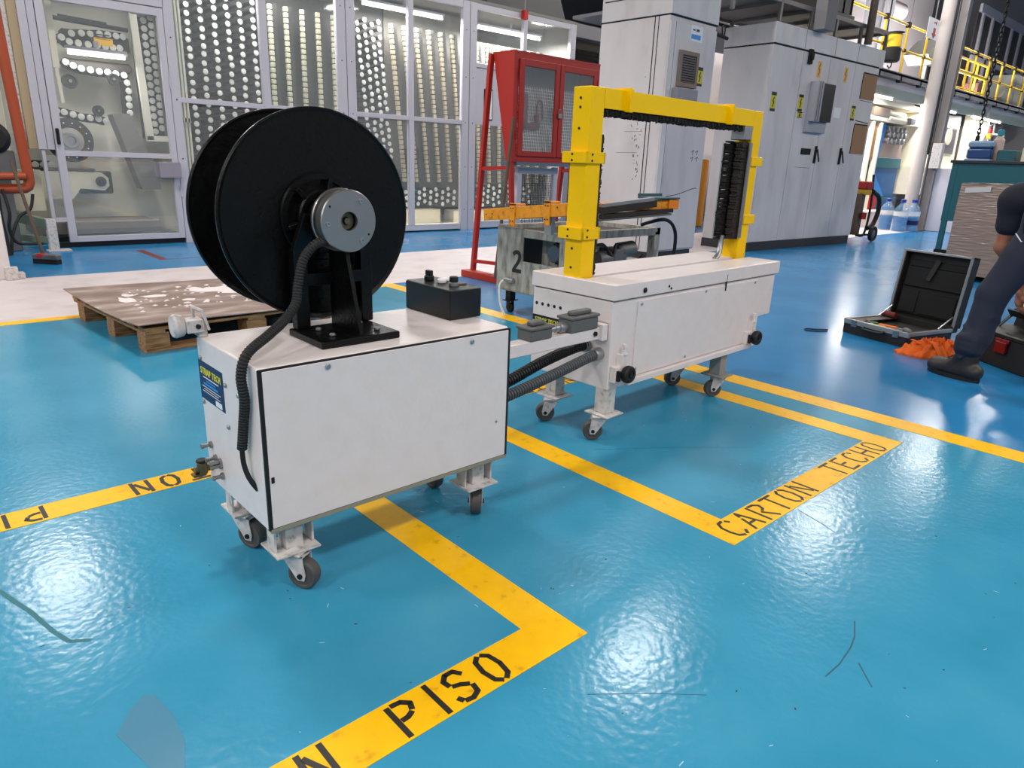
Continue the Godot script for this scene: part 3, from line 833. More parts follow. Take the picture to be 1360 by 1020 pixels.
	part("conduit_nut", MB.new(MATS.zinc).cyl(Vector3(0.008, 0.334, -0.055), Vector3(-0.03, 0.332, -0.055), 0.024, 12, 0.002).cyl(Vector3(0.008, 0.353, -0.115), Vector3(-0.02, 0.353, -0.114), 0.023, 12, 0.002), t)
	# arch
	var Y: Material = MATS.arch_yellow
	var z0 := -0.262
	var z1 := -0.180
	var arch := part("arch", MB.new(Y).span(Vector3(0.089, 1.19, z0), Vector3(1.172, 1.258, z1), 0.001), t, "bright yellow strap arch")
	part("post", MB.new(Y).span(Vector3(0.012, 0.585, z0), Vector3(0.089, 1.258, z1), 0.003), arch)
	part("post", MB.new(Y).span(Vector3(1.172, 0.585, z0), Vector3(1.252, 1.258, z1), 0.003), arch)
	for k in [[-0.045, 0.105, 1.003, 1.042], [-0.045, 0.105, 0.735, 0.778]]:
		var q := MB.new(Y)
		q.span(Vector3(-0.005, k[2], z1), Vector3(k[1], k[3], z1 + 0.008), 0.001)
		q.span(Vector3(-0.006, k[2], z0 - 0.022), Vector3(0.012, k[3], z1 + 0.008), 0.001)
		q.span(Vector3(0.096, k[2], z0 - 0.022), Vector3(0.104, k[3], z1 + 0.008), 0.001)
		q.span(Vector3(0.0, k[2], z0 - 0.022), Vector3(0.104, k[3], z0), 0.001)
		part("clamp", q, arch)
	for k in [[1.185, 1.287, 1.018, 1.058], [1.185, 1.287, 0.752, 0.795]]:
		part("clamp", MB.new(Y).span(Vector3(k[0], k[2], z0 - 0.01), Vector3(k[1], k[3], z1 + 0.008), 0.002), arch)
	for x in [0.232, 0.96]:
		part("clamp", MB.new(Y).span(Vector3(x - 0.02, 1.186, z0 - 0.005), Vector3(x + 0.02, 1.266, z1 + 0.0045), 0.002).span(Vector3(x - 0.024, 1.186, z0 - 0.005), Vector3(x - 0.019, 1.268, z1 + 0.022), 0.001), arch)
	bolts(arch, "bolt", MATS.dark_steel, [1.22, 1.19, 1.12, 0.70, 0.63].map(func(y): return Vector3(0.012, y, -0.225)), Vector3.LEFT, 0.005, 0.004)
	bolts(arch, "bolt", MATS.dark_steel, [1.033, 1.012, 0.769, 0.745].map(func(y): return Vector3(-0.006, y, -0.235)), Vector3.LEFT, 0.0045, 0.003)
	bolts(arch, "bolt", MATS.dark_steel, [1.033, 1.012, 0.769, 0.745].map(func(y): return Vector3(0.03, y, z1 + 0.008)), Vector3.BACK, 0.0045, 0.003)
	# strap brushes inside the arch
	var bh := mat("bristle", Color(0.075, 0.062, 0.058), 0.9)
	var tb := MB.new(bh)
	for row in [[-0.195, 0.0], [-0.245, 0.004]]:
		for i in 150:
			var x := 0.10 + i * 0.0066
			var hh: float = 1.168 + rng.randf_range(-0.005, 0.006) + row[1]
			tb.bar(Vector3(x, 1.19, row[0]), Vector3(x + rng.randf_range(-0.006, 0.006), hh, row[0] + rng.randf_range(-0.008, 0.008)), 0.008, 0.018)
	part("brush", tb, t)
	var rail := MB.new(MATS.zinc)
	rail.span(Vector3(1.085, 0.69, -0.275), Vector3(1.105, 1.115, -0.268)).span(Vector3(1.150, 0.69, -0.178), Vector3(1.172, 1.12, -0.172)).span(Vector3(1.10, 1.13, -0.25), Vector3(1.172, 1.19, -0.18), 0.004)
	part("brush_rail", rail, t)
	for q in [[1.118, -0.252], [1.140, -0.205]]:
		var rb := MB.new(bh if q[1] < -0.22 else mat("bristle_brown", Color(0.17, 0.135, 0.12), 0.9))
		for i in 95:
			var y := 0.685 + i * 0.0046
			rb.bar(Vector3(1.172, y, q[1]), Vector3(q[0] - 0.03 + rng.randf_range(-0.006, 0.006), y + rng.randf_range(-0.004, 0.004), q[1] + rng.randf_range(-0.004, 0.004)), 0.030, 0.0068)
		part("brush", rb, t)
	var lbr := MB.new(mat("bristle_brown", Color(0.17, 0.135, 0.12), 0.9))
	for i in 110:
		var y := 0.60 + i * 0.0046
		lbr.bar(Vector3(0.089, y, -0.22), Vector3(0.118 + rng.randf_range(-0.004, 0.004), y, -0.22), 0.05, 0.005)
	part("brush", lbr, t)
	part("strap_chute", MB.new(MATS.zinc).tube([Vector3(1.11, 0.70, -0.235), Vector3(1.105, 0.65, -0.235), Vector3(1.075, 0.61, -0.225), Vector3(1.03, 0.592, -0.215)], 0.013, 8), t)


# ---------------------------------------------------------------- pallet, red tool cabinet, old bench
func pieces(parent: Node, called: String, b_mat: Material, boxes: Array, bev := 0.0) -> void:
	# one mesh per [centre, size] piece
	for q in boxes:
		part(called, MB.new(b_mat).box(q[0], q[1], bev), parent)

func bolts(parent: Node, called: String, m: Material, at: Array, d: Vector3, r := 0.006, h := 0.004) -> void:
	var b := MB.new(m)
	bolt(b, Vector3(), d, r, h)
	var me := b.mesh()
	for p in at:
		var o := part(called, me, parent)
		o.position = p

func middle_ground() -> void:
	var wood: Material = MATS.pallet_wood
	var t := thing("pallet", "wooden pallet under a dusty brown sheet beside the white lane", "pallet", Vector3(0.95, 0, -3.77), 5.0)
	var nd := 0
	for z in [-0.06, -0.5, -0.98]:
		part("skid", MB.new(wood).span(Vector3(0.0, 0.0, z - 0.05), Vector3(1.2, 0.018, z + 0.05), 0.002), t)
		for x in [0.06, 0.6, 1.14]:
			part("block", MB.new(wood).span(Vector3(x - 0.06, 0.018, z - 0.055), Vector3(x + 0.06, 0.098, z + 0.055), 0.002), t)
	for x in [0.05, 0.6, 1.15]:
		part("stringer_board", MB.new(wood).span(Vector3(x - 0.05, 0.098, -1.1), Vector3(x + 0.05, 0.114, 0.0), 0.002), t)
	for i in 8:
		var z := -0.045 - i * 0.146
		part("deck_board", MB.new(wood).span(Vector3(0, 0.114, z - 0.045), Vector3(1.2, 0.130, z + 0.045), 0.002), t)
	var sh := thing("cover_sheet", "warped brown board with patches of white powder lying on the pallet", "board", Vector3(0.95, 0, -3.77), 5.0)
	var lift := func(u: float, w: float) -> float:
		return 0.133 + 0.018 * pow(absf(w - 0.45) * 2.0, 2.0) * (1.0 - u * 0.5) + 0.006 * sin(u * 5.0 + 1.0) + 0.010 * (1.0 - u) * w
	part("board", MB.new(MATS.sheet_brown).grid(16, 16, func(u, w): return Vector3(-0.035 + 1.26 * u, lift.call(u, w) + 0.004, 0.02 - 1.16 * w)).grid(16, 16, func(u, w): return Vector3(-0.035 + 1.26 * u, lift.call(u, w) - 0.001, 0.02 - 1.16 * w)).grid(16, 1, func(u, w): return Vector3(-0.035 + 1.26 * u, lift.call(u, 0.0) - 0.001 + 0.005 * w, 0.02)).grid(16, 1, func(u, w): return Vector3(-0.035, lift.call(0.0, u) - 0.001 + 0.005 * w, 0.02 - 1.16 * u)).grid(16, 1, func(u, w): return Vector3(1.225, lift.call(1.0, u) - 0.001 + 0.005 * w, 0.02 - 1.16 * u)).grid(16, 1, func(u, w): return Vector3(-0.035 + 1.26 * u, lift.call(u, 1.0) - 0.001 + 0.005 * w, -1.14)), sh)
	# powder: thin crusts
	var pd := MB.new(MATS.plaster_powder)
	var spots := [[0.62, 0.72, 0.18, 0.11], [0.66, 0.62, 0.10, 0.07], [0.54, 0.78, 0.07, 0.05], [0.74, 0.80, 0.08, 0.05], [0.16, 0.62, 0.055, 0.09], [0.30, 0.66, 0.09, 0.05], [0.20, 0.72, 0.05, 0.03], [0.40, 0.5, 0.05, 0.04], [0.36, 0.42, 0.03, 0.02]]
	for i in 75:
		spots.append([0.12 + 0.62 * rng.randf(), 0.3 + 0.55 * rng.randf(), rng.randf_range(0.006, 0.024), rng.randf_range(0.004, 0.014)])
	for s in spots:
		var poly := []
		var k0 := 14
		for k in k0:
			var a := TAU * k / k0
			var r := rng.randf_range(0.6, 1.15)
			poly.append([s[0] + cos(a) * r * s[2] / 1.26, s[1] + sin(a) * r * s[3] / 1.16])
		var top := func(p): return Vector3(-0.035 + 1.26 * p[0], lift.call(p[0], p[1]) + 0.0065, 0.02 - 1.16 * p[1])
		var c := [s[0], s[1]]
		for k in k0:
			pd.ftri(top.call(c) + Vector3(0, 0.004, 0), top.call(poly[k]) - Vector3(0, 0.003, 0), top.call(poly[(k + 1) % k0]) - Vector3(0, 0.003, 0), Vector3.UP)
	var po := part("powder", pd, sh, "white plaster powder spilt on the board")
	po.set_meta("kind", "stuff")

	# red glazed tool cabinet on trestle legs
	var RP: Material = MATS.red_paint
	var rc := thing("tool_cabinet", "red glass-fronted tool cabinet on tall trestle legs", "cabinet", Vector3(4.05, 0, -4.5))
	var w := 1.02
	var shell := MB.new(RP)
	var side := PackedVector2Array([Vector2(-0.01, 1.0), Vector2(-0.07, 1.0), Vector2(-0.26, 1.84), Vector2(-0.01, 1.84)])
	for x in [0.0, w - 0.015]:
		shell.prism(side, -x - 0.015, -x, Basis(Vector3(0, 0, 1), Vector3.UP, Vector3(-1, 0, 0)))
	shell.span(Vector3(-0.002, 1.825, -0.262), Vector3(w + 0.002, 1.842, 0.002)).span(Vector3(-0.002, 0.998, -0.07), Vector3(w + 0.002, 1.015, 0.002)).span(Vector3(-0.001, 1.015, -0.02), Vector3(0.05, 1.825, 0)).span(Vector3(w - 0.03, 1.015, -0.02), Vector3(w + 0.001, 1.825, 0)).span(Vector3(0.05, 1.78, -0.02), Vector3(w - 0.03, 1.825, 0)).span(Vector3(0.05, 1.015, -0.02), Vector3(w - 0.03, 1.05, 0))
	part("shell", shell, rc)
	part("back_panel", MB.new(mat("back_grey", Color(0.50, 0.49, 0.50), 0.6)).bar(Vector3(w / 2, 1.01, -0.072), Vector3(w / 2, 1.83, -0.256), w - 0.02, 0.004, Vector3.BACK), rc, "pale grey perforated back panel")
	var mesh_g := MB.new(MATS.print_white).at(Vector3(0, 1.01, -0.068), Basis(Vector3.RIGHT, -0.2208))
	for i in 34:
		mesh_g.span(Vector3(0.03 + i * 0.028, 0.02, 0.0), Vector3(0.0335 + i * 0.028, 0.62, 0.003))
	for i in 22:
		mesh_g.span(Vector3(0.03, 0.03 + i * 0.027, 0.0005), Vector3(w - 0.03, 0.0335 + i * 0.027, 0.0035))
	var mg := part("wire_grid", mesh_g, rc)
	mg.set_meta("kind", "stuff")
	for s in [[0.055, 0.508], [0.515, 0.985]]:
		var d := MB.new(RP)
		d.span(Vector3(s[0], 1.045, 0), Vector3(s[0] + 0.05, 1.785, 0.018), 0.002).span(Vector3(s[1] - 0.05, 1.045, 0), Vector3(s[1], 1.785, 0.018), 0.002).span(Vector3(s[0] + 0.05, 1.735, 0), Vector3(s[1] - 0.05, 1.785, 0.018), 0.002).span(Vector3(s[0] + 0.05, 1.045, 0), Vector3(s[1] - 0.05, 1.085, 0.018), 0.002)
		var door := part("door", d, rc)
		part("pane", MB.new(MATS.clear_pane).span(Vector3(s[0] + 0.045, 1.08, 0.006), Vector3(s[1] - 0.045, 1.74, 0.009)), door)
		for y in [1.18, 1.64]:
			part("hinge", MB.new(RP).cyl(Vector3(s[0] if s[0] < 0.3 else s[1], y, 0.02), Vector3(s[0] if s[0] < 0.3 else s[1], y + 0.07, 0.02), 0.008, 8), door)
	var lk := part("padlock", MB.new(MATS.bare_steel).span(Vector3(0.492, 1.36, 0.02), Vector3(0.532, 1.40, 0.04), 0.004), rc)
	part("shackle", MB.new(MATS.bare_steel).tube([Vector3(0.50, 1.40, 0.03), Vector3(0.50, 1.43, 0.03), Vector3(0.524, 1.43, 0.03), Vector3(0.524, 1.40, 0.03)], 0.004, 6), lk)
	for x in [0.0, w - 0.04]:
		var sx: float = x
		part("front_post", MB.new(RP).bar(Vector3(sx + 0.06, 0.03, -0.0), Vector3(sx + 0.02, 1.01, -0.025), 0.04, 0.03, Vector3.BACK), rc)
		part("rear_post", MB.new(RP).bar(Vector3(sx - 0.06, 0.03, -0.40), Vector3(sx - 0.01, 1.83, -0.27), 0.04, 0.035, Vector3.BACK), rc)
		part("foot", MB.new(mat("foot_orange", Color(0.66, 0.16, 0.05), 0.5)).bar(Vector3(sx - 0.10, 0.03, -0.46), Vector3(sx - 0.10, 0.03, 0.08), 0.10, 0.06, Vector3.UP, 0.004), rc)
		part("rung", MB.new(RP).bar(Vector3(sx - 0.04, 0.93, -0.34), Vector3(sx + 0.025, 0.95, -0.03), 0.03, 0.03), rc)
		part("rung", MB.new(RP).bar(Vector3(sx - 0.06, 0.14, -0.39), Vector3(sx + 0.04, 0.14, -0.02), 0.03, 0.03), rc)
	part("tray", MB.new(mat("tray_grey", Color(0.36, 0.42, 0.48), 0.5)).span(Vector3(0.06, 0.97, -0.2), Vector3(w - 0.04, 0.998, 0.0)), rc)
	# red clamps hung on the grid
	var cz := -4.5 - 0.105
	var red := mat("clamp_red", Color(0.42, 0.05, 0.07), 0.5)
	solo("clamp", MB.new(red).span(Vector3(-0.10, 0.0, -0.02), Vector3(0.10, 0.05, 0.02), 0.006).span(Vector3(-0.10, 0.0, -0.02), Vector3(-0.045, 0.27, 0.02), 0.006).span(Vector3(0.055, 0.0, -0.02), Vector3(0.09, 0.12, 0.02), 0.006), "dark red clamp hung behind the left cabinet pane", "clamp", Vector3(4.345, 1.265, cz))
	solo("shackle_tool", MB.new(red).tube([Vector3(-0.03, 0, 0), Vector3(-0.03, 0.12, 0), Vector3(0, 0.16, 0), Vector3(0.03, 0.12, 0), Vector3(0.03, 0, 0)], 0.008, 8), "narrow dark red loop tool hung beside the clamp behind the cabinet pane", "tool", Vector3(4.45, 1.34, cz))
	solo("blue_tool", MB.new(mat("tool_blue", Color(0.25, 0.38, 0.55), 0.5)).span(Vector3(-0.03, 0, -0.02), Vector3(0.03, 0.14, 0.02), 0.006).cyl(Vector3(0, 0.14, 0), Vector3(0, 0.22, 0), 0.008, 8), "small blue-grey tool hung behind the right cabinet pane", "tool", Vector3(4.66, 1.33, cz))
	solo("wooden_pole", MB.new(mat("pole_wood", Color(0.34, 0.27, 0.22), 0.7)).cyl(Vector3(0, 0, 0), Vector3(0.175, 1.27, -0.03), 0.014, 10, 0.002), "thin brown pole leaning against the left side of the red cabinet", "pole", Vector3(3.83, 0.061, -4.41))
	# wire grille panel standing under the cabinet
	var gp := thing("grille_panel", "white framed wire grille panel standing under the red cabinet", "panel", Vector3(4.42, 0, -4.62))
	for x in [-0.20, 0.24]:
		part("stile", MB.new(MATS.frame_grey).span(Vector3(x, 0.0, -0.02), Vector3(x + 0.05, 0.96, 0.02), 0.002), gp)
	part("rail", MB.new(MATS.frame_grey).span(Vector3(-0.15, 0.90, -0.02), Vector3(0.24, 0.95, 0.02), 0.002), gp)
	part("rail", MB.new(MATS.frame_grey).span(Vector3(-0.15, 0.02, -0.02), Vector3(0.24, 0.07, 0.02), 0.002), gp)
	var gr := MB.new(MATS.dark_steel)
	for i in 20:
		gr.span(Vector3(-0.14 + i * 0.02, 0.07, -0.002), Vector3(-0.137 + i * 0.02, 0.90, 0.002))
	for i in 42:
		gr.span(Vector3(-0.15, 0.08 + i * 0.02, -0.001), Vector3(0.24, 0.083 + i * 0.02, 0.003))
	var gg := part("wire_grid", gr, gp)
	gg.set_meta("kind", "stuff")

	# old grey bench number 2 with its motor
	var OG: Material = MATS.old_grey
	var ob := thing("old_bench", "worn grey machine bench marked with a black 2", "machine bench", Vector3(3.17, 0, -3.0))
	var D := 0.63
	var Lb := 0.96
	pieces(ob, "post", OG, [[Vector3(0.025, 0.37, -0.025), Vector3(0.05, 0.38, 0.05)], [Vector3(Lb - 0.03, 0.37, -0.03), Vector3(0.06, 0.40, 0.06)], [Vector3(Lb - 0.03, 0.37, -D + 0.03), Vector3(0.06, 0.40, 0.06)]], 0.003)
	pieces(ob, "top_rail", OG, [[Vector3(Lb / 2, 0.57, -0.02), Vector3(Lb, 0.05, 0.04)], [Vector3(Lb / 2, 0.57, -D + 0.02), Vector3(Lb, 0.05, 0.04)], [Vector3(0.02, 0.555, -D / 2), Vector3(0.05, 0.05, D)], [Vector3(Lb - 0.02, 0.57, -D / 2), Vector3(0.04, 0.05, D)]], 0.003)
	part("top_plate", MB.new(mat("plate_dark", Color(0.12, 0.115, 0.11), 0.5)).span(Vector3(0.05, 0.55, -D + 0.04), Vector3(Lb - 0.04, 0.562, -0.04)), ob)
	var pn := part("end_panel", MB.new(OG).span(Vector3(-0.004, 0.17, -D), Vector3(0.006, 0.585, -0.375), 0.001).span(Vector3(-0.004, 0.17, -0.375), Vector3(0.006, 0.375, 0.0), 0.001), ob)
	lettering(pn, "number", "2", 0.155, Vector3(-0.0055, 0.365, -0.425), Basis(Vector3(0, 0, 1), Vector3.UP, Vector3(-1, 0, 0)), MATS.stencil_black, true, 0.001, 0.9)
	part("side_tray", MB.new(OG).span(Vector3(0.0, 0.16, -D), Vector3(Lb, 0.19, 0.0), 0.003), ob)
	part("back_panel", MB.new(mat("plate_dark", Color(0.12, 0.115, 0.11), 0.5)).span(Vector3(0.05, 0.19, -D), Vector3(Lb - 0.06, 0.55, -D + 0.01)), ob)
	part("inner_plate", MB.new(OG).span(Vector3(0.16, 0.19, -0.36), Vector3(0.17, 0.55, -0.02)), ob)
	var mt := part("motor", MB.new(mat("motor_blue", Color(0.25, 0.30, 0.36), 0.5)).cyl(Vector3(0.02, 0.45, -0.12), Vector3(0.06, 0.45, -0.12), 0.055, 24, 0.006).cyl(Vector3(0.06, 0.45, -0.12), Vector3(0.26, 0.45, -0.12), 0.062, 24, 0.004), ob)
	for k in 18:
		var a := TAU * k / 18.0
		var dv := Vector3(0, cos(a), sin(a))
		part("fin", MB.new(mat("motor_blue", Color(0.25, 0.30, 0.36), 0.5)).bar(Vector3(0.065, 0.45, -0.12) + dv * 0.066, Vector3(0.22, 0.45, -0.12) + dv * 0.066, 0.004, 0.016, dv), mt)
	part("motor", MB.new(mat("motor_grey", Color(0.40, 0.40, 0.40), 0.4, 0.3)).cyl(Vector3(0.40, 0.40, -0.08), Vector3(0.52, 0.40, -0.08), 0.05, 20, 0.01).span(Vector3(0.54, 0.34, -0.2), Vector3(0.68, 0.46, -0.05), 0.01).cyl(Vector3(0.62, 0.44, -0.1), Vector3(0.80, 0.45, -0.1), 0.055, 18, 0.02), ob)
	part("chain_drive", MB.new(MATS.dark_steel).tube([Vector3(0.3, 0.35, -0.06), Vector3(0.42, 0.32, -0.05), Vector3(0.58, 0.36, -0.05), Vector3(0.72, 0.33, -0.05), Vector3(0.86, 0.40, -0.06)], 0.014, 8).tube([Vector3(0.28, 0.48, -0.06), Vector3(0.4, 0.5, -0.04), Vector3(0.5, 0.42, -0.04), Vector3(0.55, 0.5, -0.05)], 0.01, 8), ob)
	for p in [Vector3(0.06, 0, -D + 0.08), Vector3(0.06, 0, -0.08), Vector3(Lb - 0.1, 0, -D + 0.08), Vector3(Lb - 0.1, 0, -0.08)]:
		var lg := part("leg", MB.new(MATS.dark_steel).span(p + Vector3(-0.025, 0.085, -0.025), p + Vector3(0.025, 0.165, 0.025), 0.002).span(p + Vector3(-0.045, 0.082, -0.03), p + Vector3(0.045, 0.088, 0.03)), ob)
		part("wheel", MB.new(MATS.rubber_black).cyl(p + Vector3(-0.014, 0.033, 0), p + Vector3(0.014, 0.033, 0), 0.033, 18, 0.005), lg)
		part("fork", MB.new(MATS.dark_steel).span(p + Vector3(-0.022, 0.028, -0.016), p + Vector3(-0.017, 0.084, 0.016)).span(p + Vector3(0.017, 0.028, -0.016), p + Vector3(0.022, 0.084, 0.016)), lg)
	var nz := part("drain_valve", MB.new(MATS.zinc).cyl(Vector3(-0.002, 0.24, -0.46), Vector3(-0.04, 0.24, -0.46), 0.018, 12).cyl(Vector3(-0.03, 0.24, -0.51), Vector3(-0.03, 0.24, -0.43), 0.016, 12), ob)
	part("drain_hose", MB.new(mat("milky_hose", Color(0.80, 0.82, 0.80), 0.4)).tube([Vector3(-0.03, 0.24, -0.51), Vector3(-0.06, 0.20, -0.53), Vector3(-0.075, 0.08, -0.50), Vector3(-0.07, 0.012, -0.46)], 0.008, 8), nz)
	# orange arch lying across the bench
	var oa := thing("orange_arch", "worn orange strap arch lying across the old grey bench", "arch", Vector3(3.10, 0, -3.0))
	var OO: Material = MATS.old_orange
	part("post", MB.new(OO).bar(Vector3(0.0, 0.655, -0.66), Vector3(0.0, 0.74, 0.08), 0.075, 0.075, Vector3.UP, 0.003), oa)
	part("beam", MB.new(OO).bar(Vector3(0.0, 0.745, 0.075), Vector3(0.98, 0.762, 0.10), 0.06, 0.06, Vector3.UP, 0.003), oa)
	part("end_cap", MB.new(mat("cap_orange", Color(0.90, 0.50, 0.05), 0.4)).box(Vector3(0.96, 0.762, 0.105), Vector3(0.11, 0.065, 0.07), 0.003), oa)
	for z in [-0.37, -0.06]:
		var y: float = 0.74 + (z - 0.08) * 0.115
		part("clamp", MB.new(OO).span(Vector3(-0.046, y - 0.085, z - 0.025), Vector3(-0.036, y + 0.06, z + 0.025), 0.001).span(Vector3(-0.046, y + 0.046, z - 0.025), Vector3(0.05, y + 0.056, z + 0.025), 0.001), oa)
		bolts(oa, "bolt", MATS.dark_steel, [Vector3(-0.046, y + 0.03, z + 0.01), Vector3(-0.046, y + 0.03, z - 0.012), Vector3(-0.046, y - 0.05, z + 0.01), Vector3(-0.046, y - 0.05, z - 0.012)], Vector3.LEFT, 0.005, 0.004)
	bolts(oa, "bolt", MATS.dark_steel, [Vector3(-0.037, 0.66, -0.63), Vector3(-0.037, 0.668, -0.57), Vector3(-0.037, 0.75, 0.02)], Vector3.LEFT, 0.005, 0.004)
	part("strut", MB.new(MATS.zinc).span(Vector3(-0.03, 0.582, -0.09), Vector3(0.0, 0.70, -0.03)), oa)
	part("brush_rail", MB.new(MATS.zinc).bar(Vector3(0.22, 0.765, 0.135), Vector3(0.72, 0.80, 0.135), 0.04, 0.02), oa)
	part("brush", MB.new(mat("bristle_brown", Color(0.17, 0.135, 0.12), 0.9)).bar(Vector3(0.22, 0.735, 0.14), Vector3(0.74, 0.77, 0.14), 0.045, 0.04), oa)
	part("brush", MB.new(mat("bristle_brown", Color(0.17, 0.135, 0.12), 0.9)).bar(Vector3(0.22, 0.70, 0.14), Vector3(0.93, 0.725, 0.14), 0.04, 0.025), oa)
	part("lower_rail", MB.new(mat("box_grey", grey(0.4))).bar(Vector3(0.1, 0.675, 0.13), Vector3(0.92, 0.70, 0.13), 0.05, 0.012), oa)
	part("cable", MB.new(MATS.rubber_black).tube([Vector3(0.80, 0.62, 0.0), Vector3(0.93, 0.66, 0.10), Vector3(1.03, 0.58, 0.12), Vector3(1.07, 0.40, 0.10), Vector3(1.10, 0.2, 0.05), Vector3(1.12, 0.02, 0.02)], 0.012, 8), oa)
	solo("teal_tray", MB.new(mat("tray_teal", Color(0.20, 0.34, 0.37), 0.5)).span(Vector3(-0.13, 0, -0.08), Vector3(0.13, 0.012, 0.08), 0.003).span(Vector3(-0.13, 0.012, -0.08), Vector3(0.13, 0.03, -0.07), 0.002), "small teal tray on the far end of the orange arch", "tray", Vector3(3.98, 0.797, -2.93))
	var st := solo("strap_offcut", MB.new(mat("strap_dark", Color(0.16, 0.17, 0.18), 0.5)).tube([Vector3(0.0, 0.0, 0), Vector3(0.12, 0.012, 0.0), Vector3(0.3, 0.05, 0.0), Vector3(0.34, 0.052, 0)], 0.003, 6), "thin dark strap end sticking out from the teal tray", "strap", Vector3(4.06, 0.812, -2.93))

# ---------------------------------------------------------------- glass machine enclosure along the far side of the white lane
func span_part(t: Node3D, called: String, m: Material, x0: float, y0: float, x1: float, y1: float, z0: float, z1: float, bev := 0.002) -> MeshInstance3D:
	return part(called, MB.new(m).span(Vector3(x0, y0, z0), Vector3(x1, y1, z1), bev), t)

func tube_lamp(label: String, x0: float, x1: float, y: float, z: float, e: float, hang := 0.13) -> void:
	var o := thing("tube_lamp", label, "lamp", Vector3((x0 + x1) * 0.5, y, z), 0.0)
	var L := x1 - x0
	part("fitting", MB.new(mat("lamp_body", grey(0.6))).span(Vector3(-L / 2, 0.03, -0.06), Vector3(L / 2, 0.06, 0.02), 0.004), o)
	part("hanger", MB.new(mat("lamp_body", grey(0.6))).span(Vector3(-0.02, 0.07, -0.03), Vector3(0.02, hang, 0.01)), o)
	part("tube", MB.new(glow("tube_glow", Color(1.0, 0.99, 0.95), 9.0)).cyl(Vector3(-L / 2 + 0.02, 0, -0.02), Vector3(L / 2 - 0.02, 0, -0.02), 0.02, 12), o)
	var l := AreaLight3D.new()
	l.name = "tube_light"
	l.area_size = Vector2(L - 0.05, 0.06)
	l.light_energy = e
	l.area_range = 40.0; l.area_attenuation = 2.0
	l.shadow_enabled = true
	o.add_child(l)
	l.position = Vector3(0, -0.025, -0.02)
	l.rotation.x = -PI / 2

var roller_mesh: ArrayMesh
var roller_small: ArrayMesh

func make_roller(r: float, L: float) -> ArrayMesh:
	var b := MB.new(mat("roller_dark", Color(0.16, 0.15, 0.14), 0.45))
	b.lathe([Vector2(r * 0.8, -L), Vector2(r * 0.8, -0.02), Vector2(r, -0.02), Vector2(r, 0)], Vector3(), Vector3.BACK, 12)
	b.use(mat("roller_cap", Color(0.78, 0.78, 0.75), 0.45))
	b.lathe([Vector2(r, 0), Vector2(r * 0.9, 0.006), Vector2(0, 0.008)], Vector3(), Vector3.BACK, 12)
	return b.mesh()

func roller_field(t: Node3D, nx: int, x0: float, dx: float, ny: int, y0: float, dy: float, z: float, lean := 0.0, stag := 0.5) -> void:
	for i in nx:
		for j in ny:
			var o := part("roller", roller_mesh, t)
			var y := y0 + j * dy + (stag * dy if i % 2 == 1 else 0.0)
			o.position = Vector3(x0 + i * dx - lean * (y - 1.0) + rng.randf_range(-0.006, 0.006), y + rng.randf_range(-0.006, 0.006), z + rng.randf_range(-0.02, 0.02))

func slat_column(t: Node3D, x: float, y0: float, y1: float, z: float, lean: float, m: Material) -> void:
	# tall column of short pale rollers lying one above another, beside a dark channel
	var b := MB.new(m)
	var n := int((y1 - y0) / 0.062)
	for j in n:
		var y := y0 + (y1 - y0) * (j + 0.5) / n
		var px := x - lean * (y - 1.0)
		b.box(Vector3(px, y, z), Vector3(0.052, (y1 - y0) / n - 0.009, 0.05), 0.006)
	b.use(mat("roller_dark", Color(0.16, 0.15, 0.14)))
	b.bar(Vector3(x - lean * (y0 - 1.0) + 0.05, y0, z - 0.03), Vector3(x - lean * (y1 - 1.0) + 0.05, y1, z - 0.03), 0.05, 0.12, Vector3.BACK)
	part("slat_column", b, t)

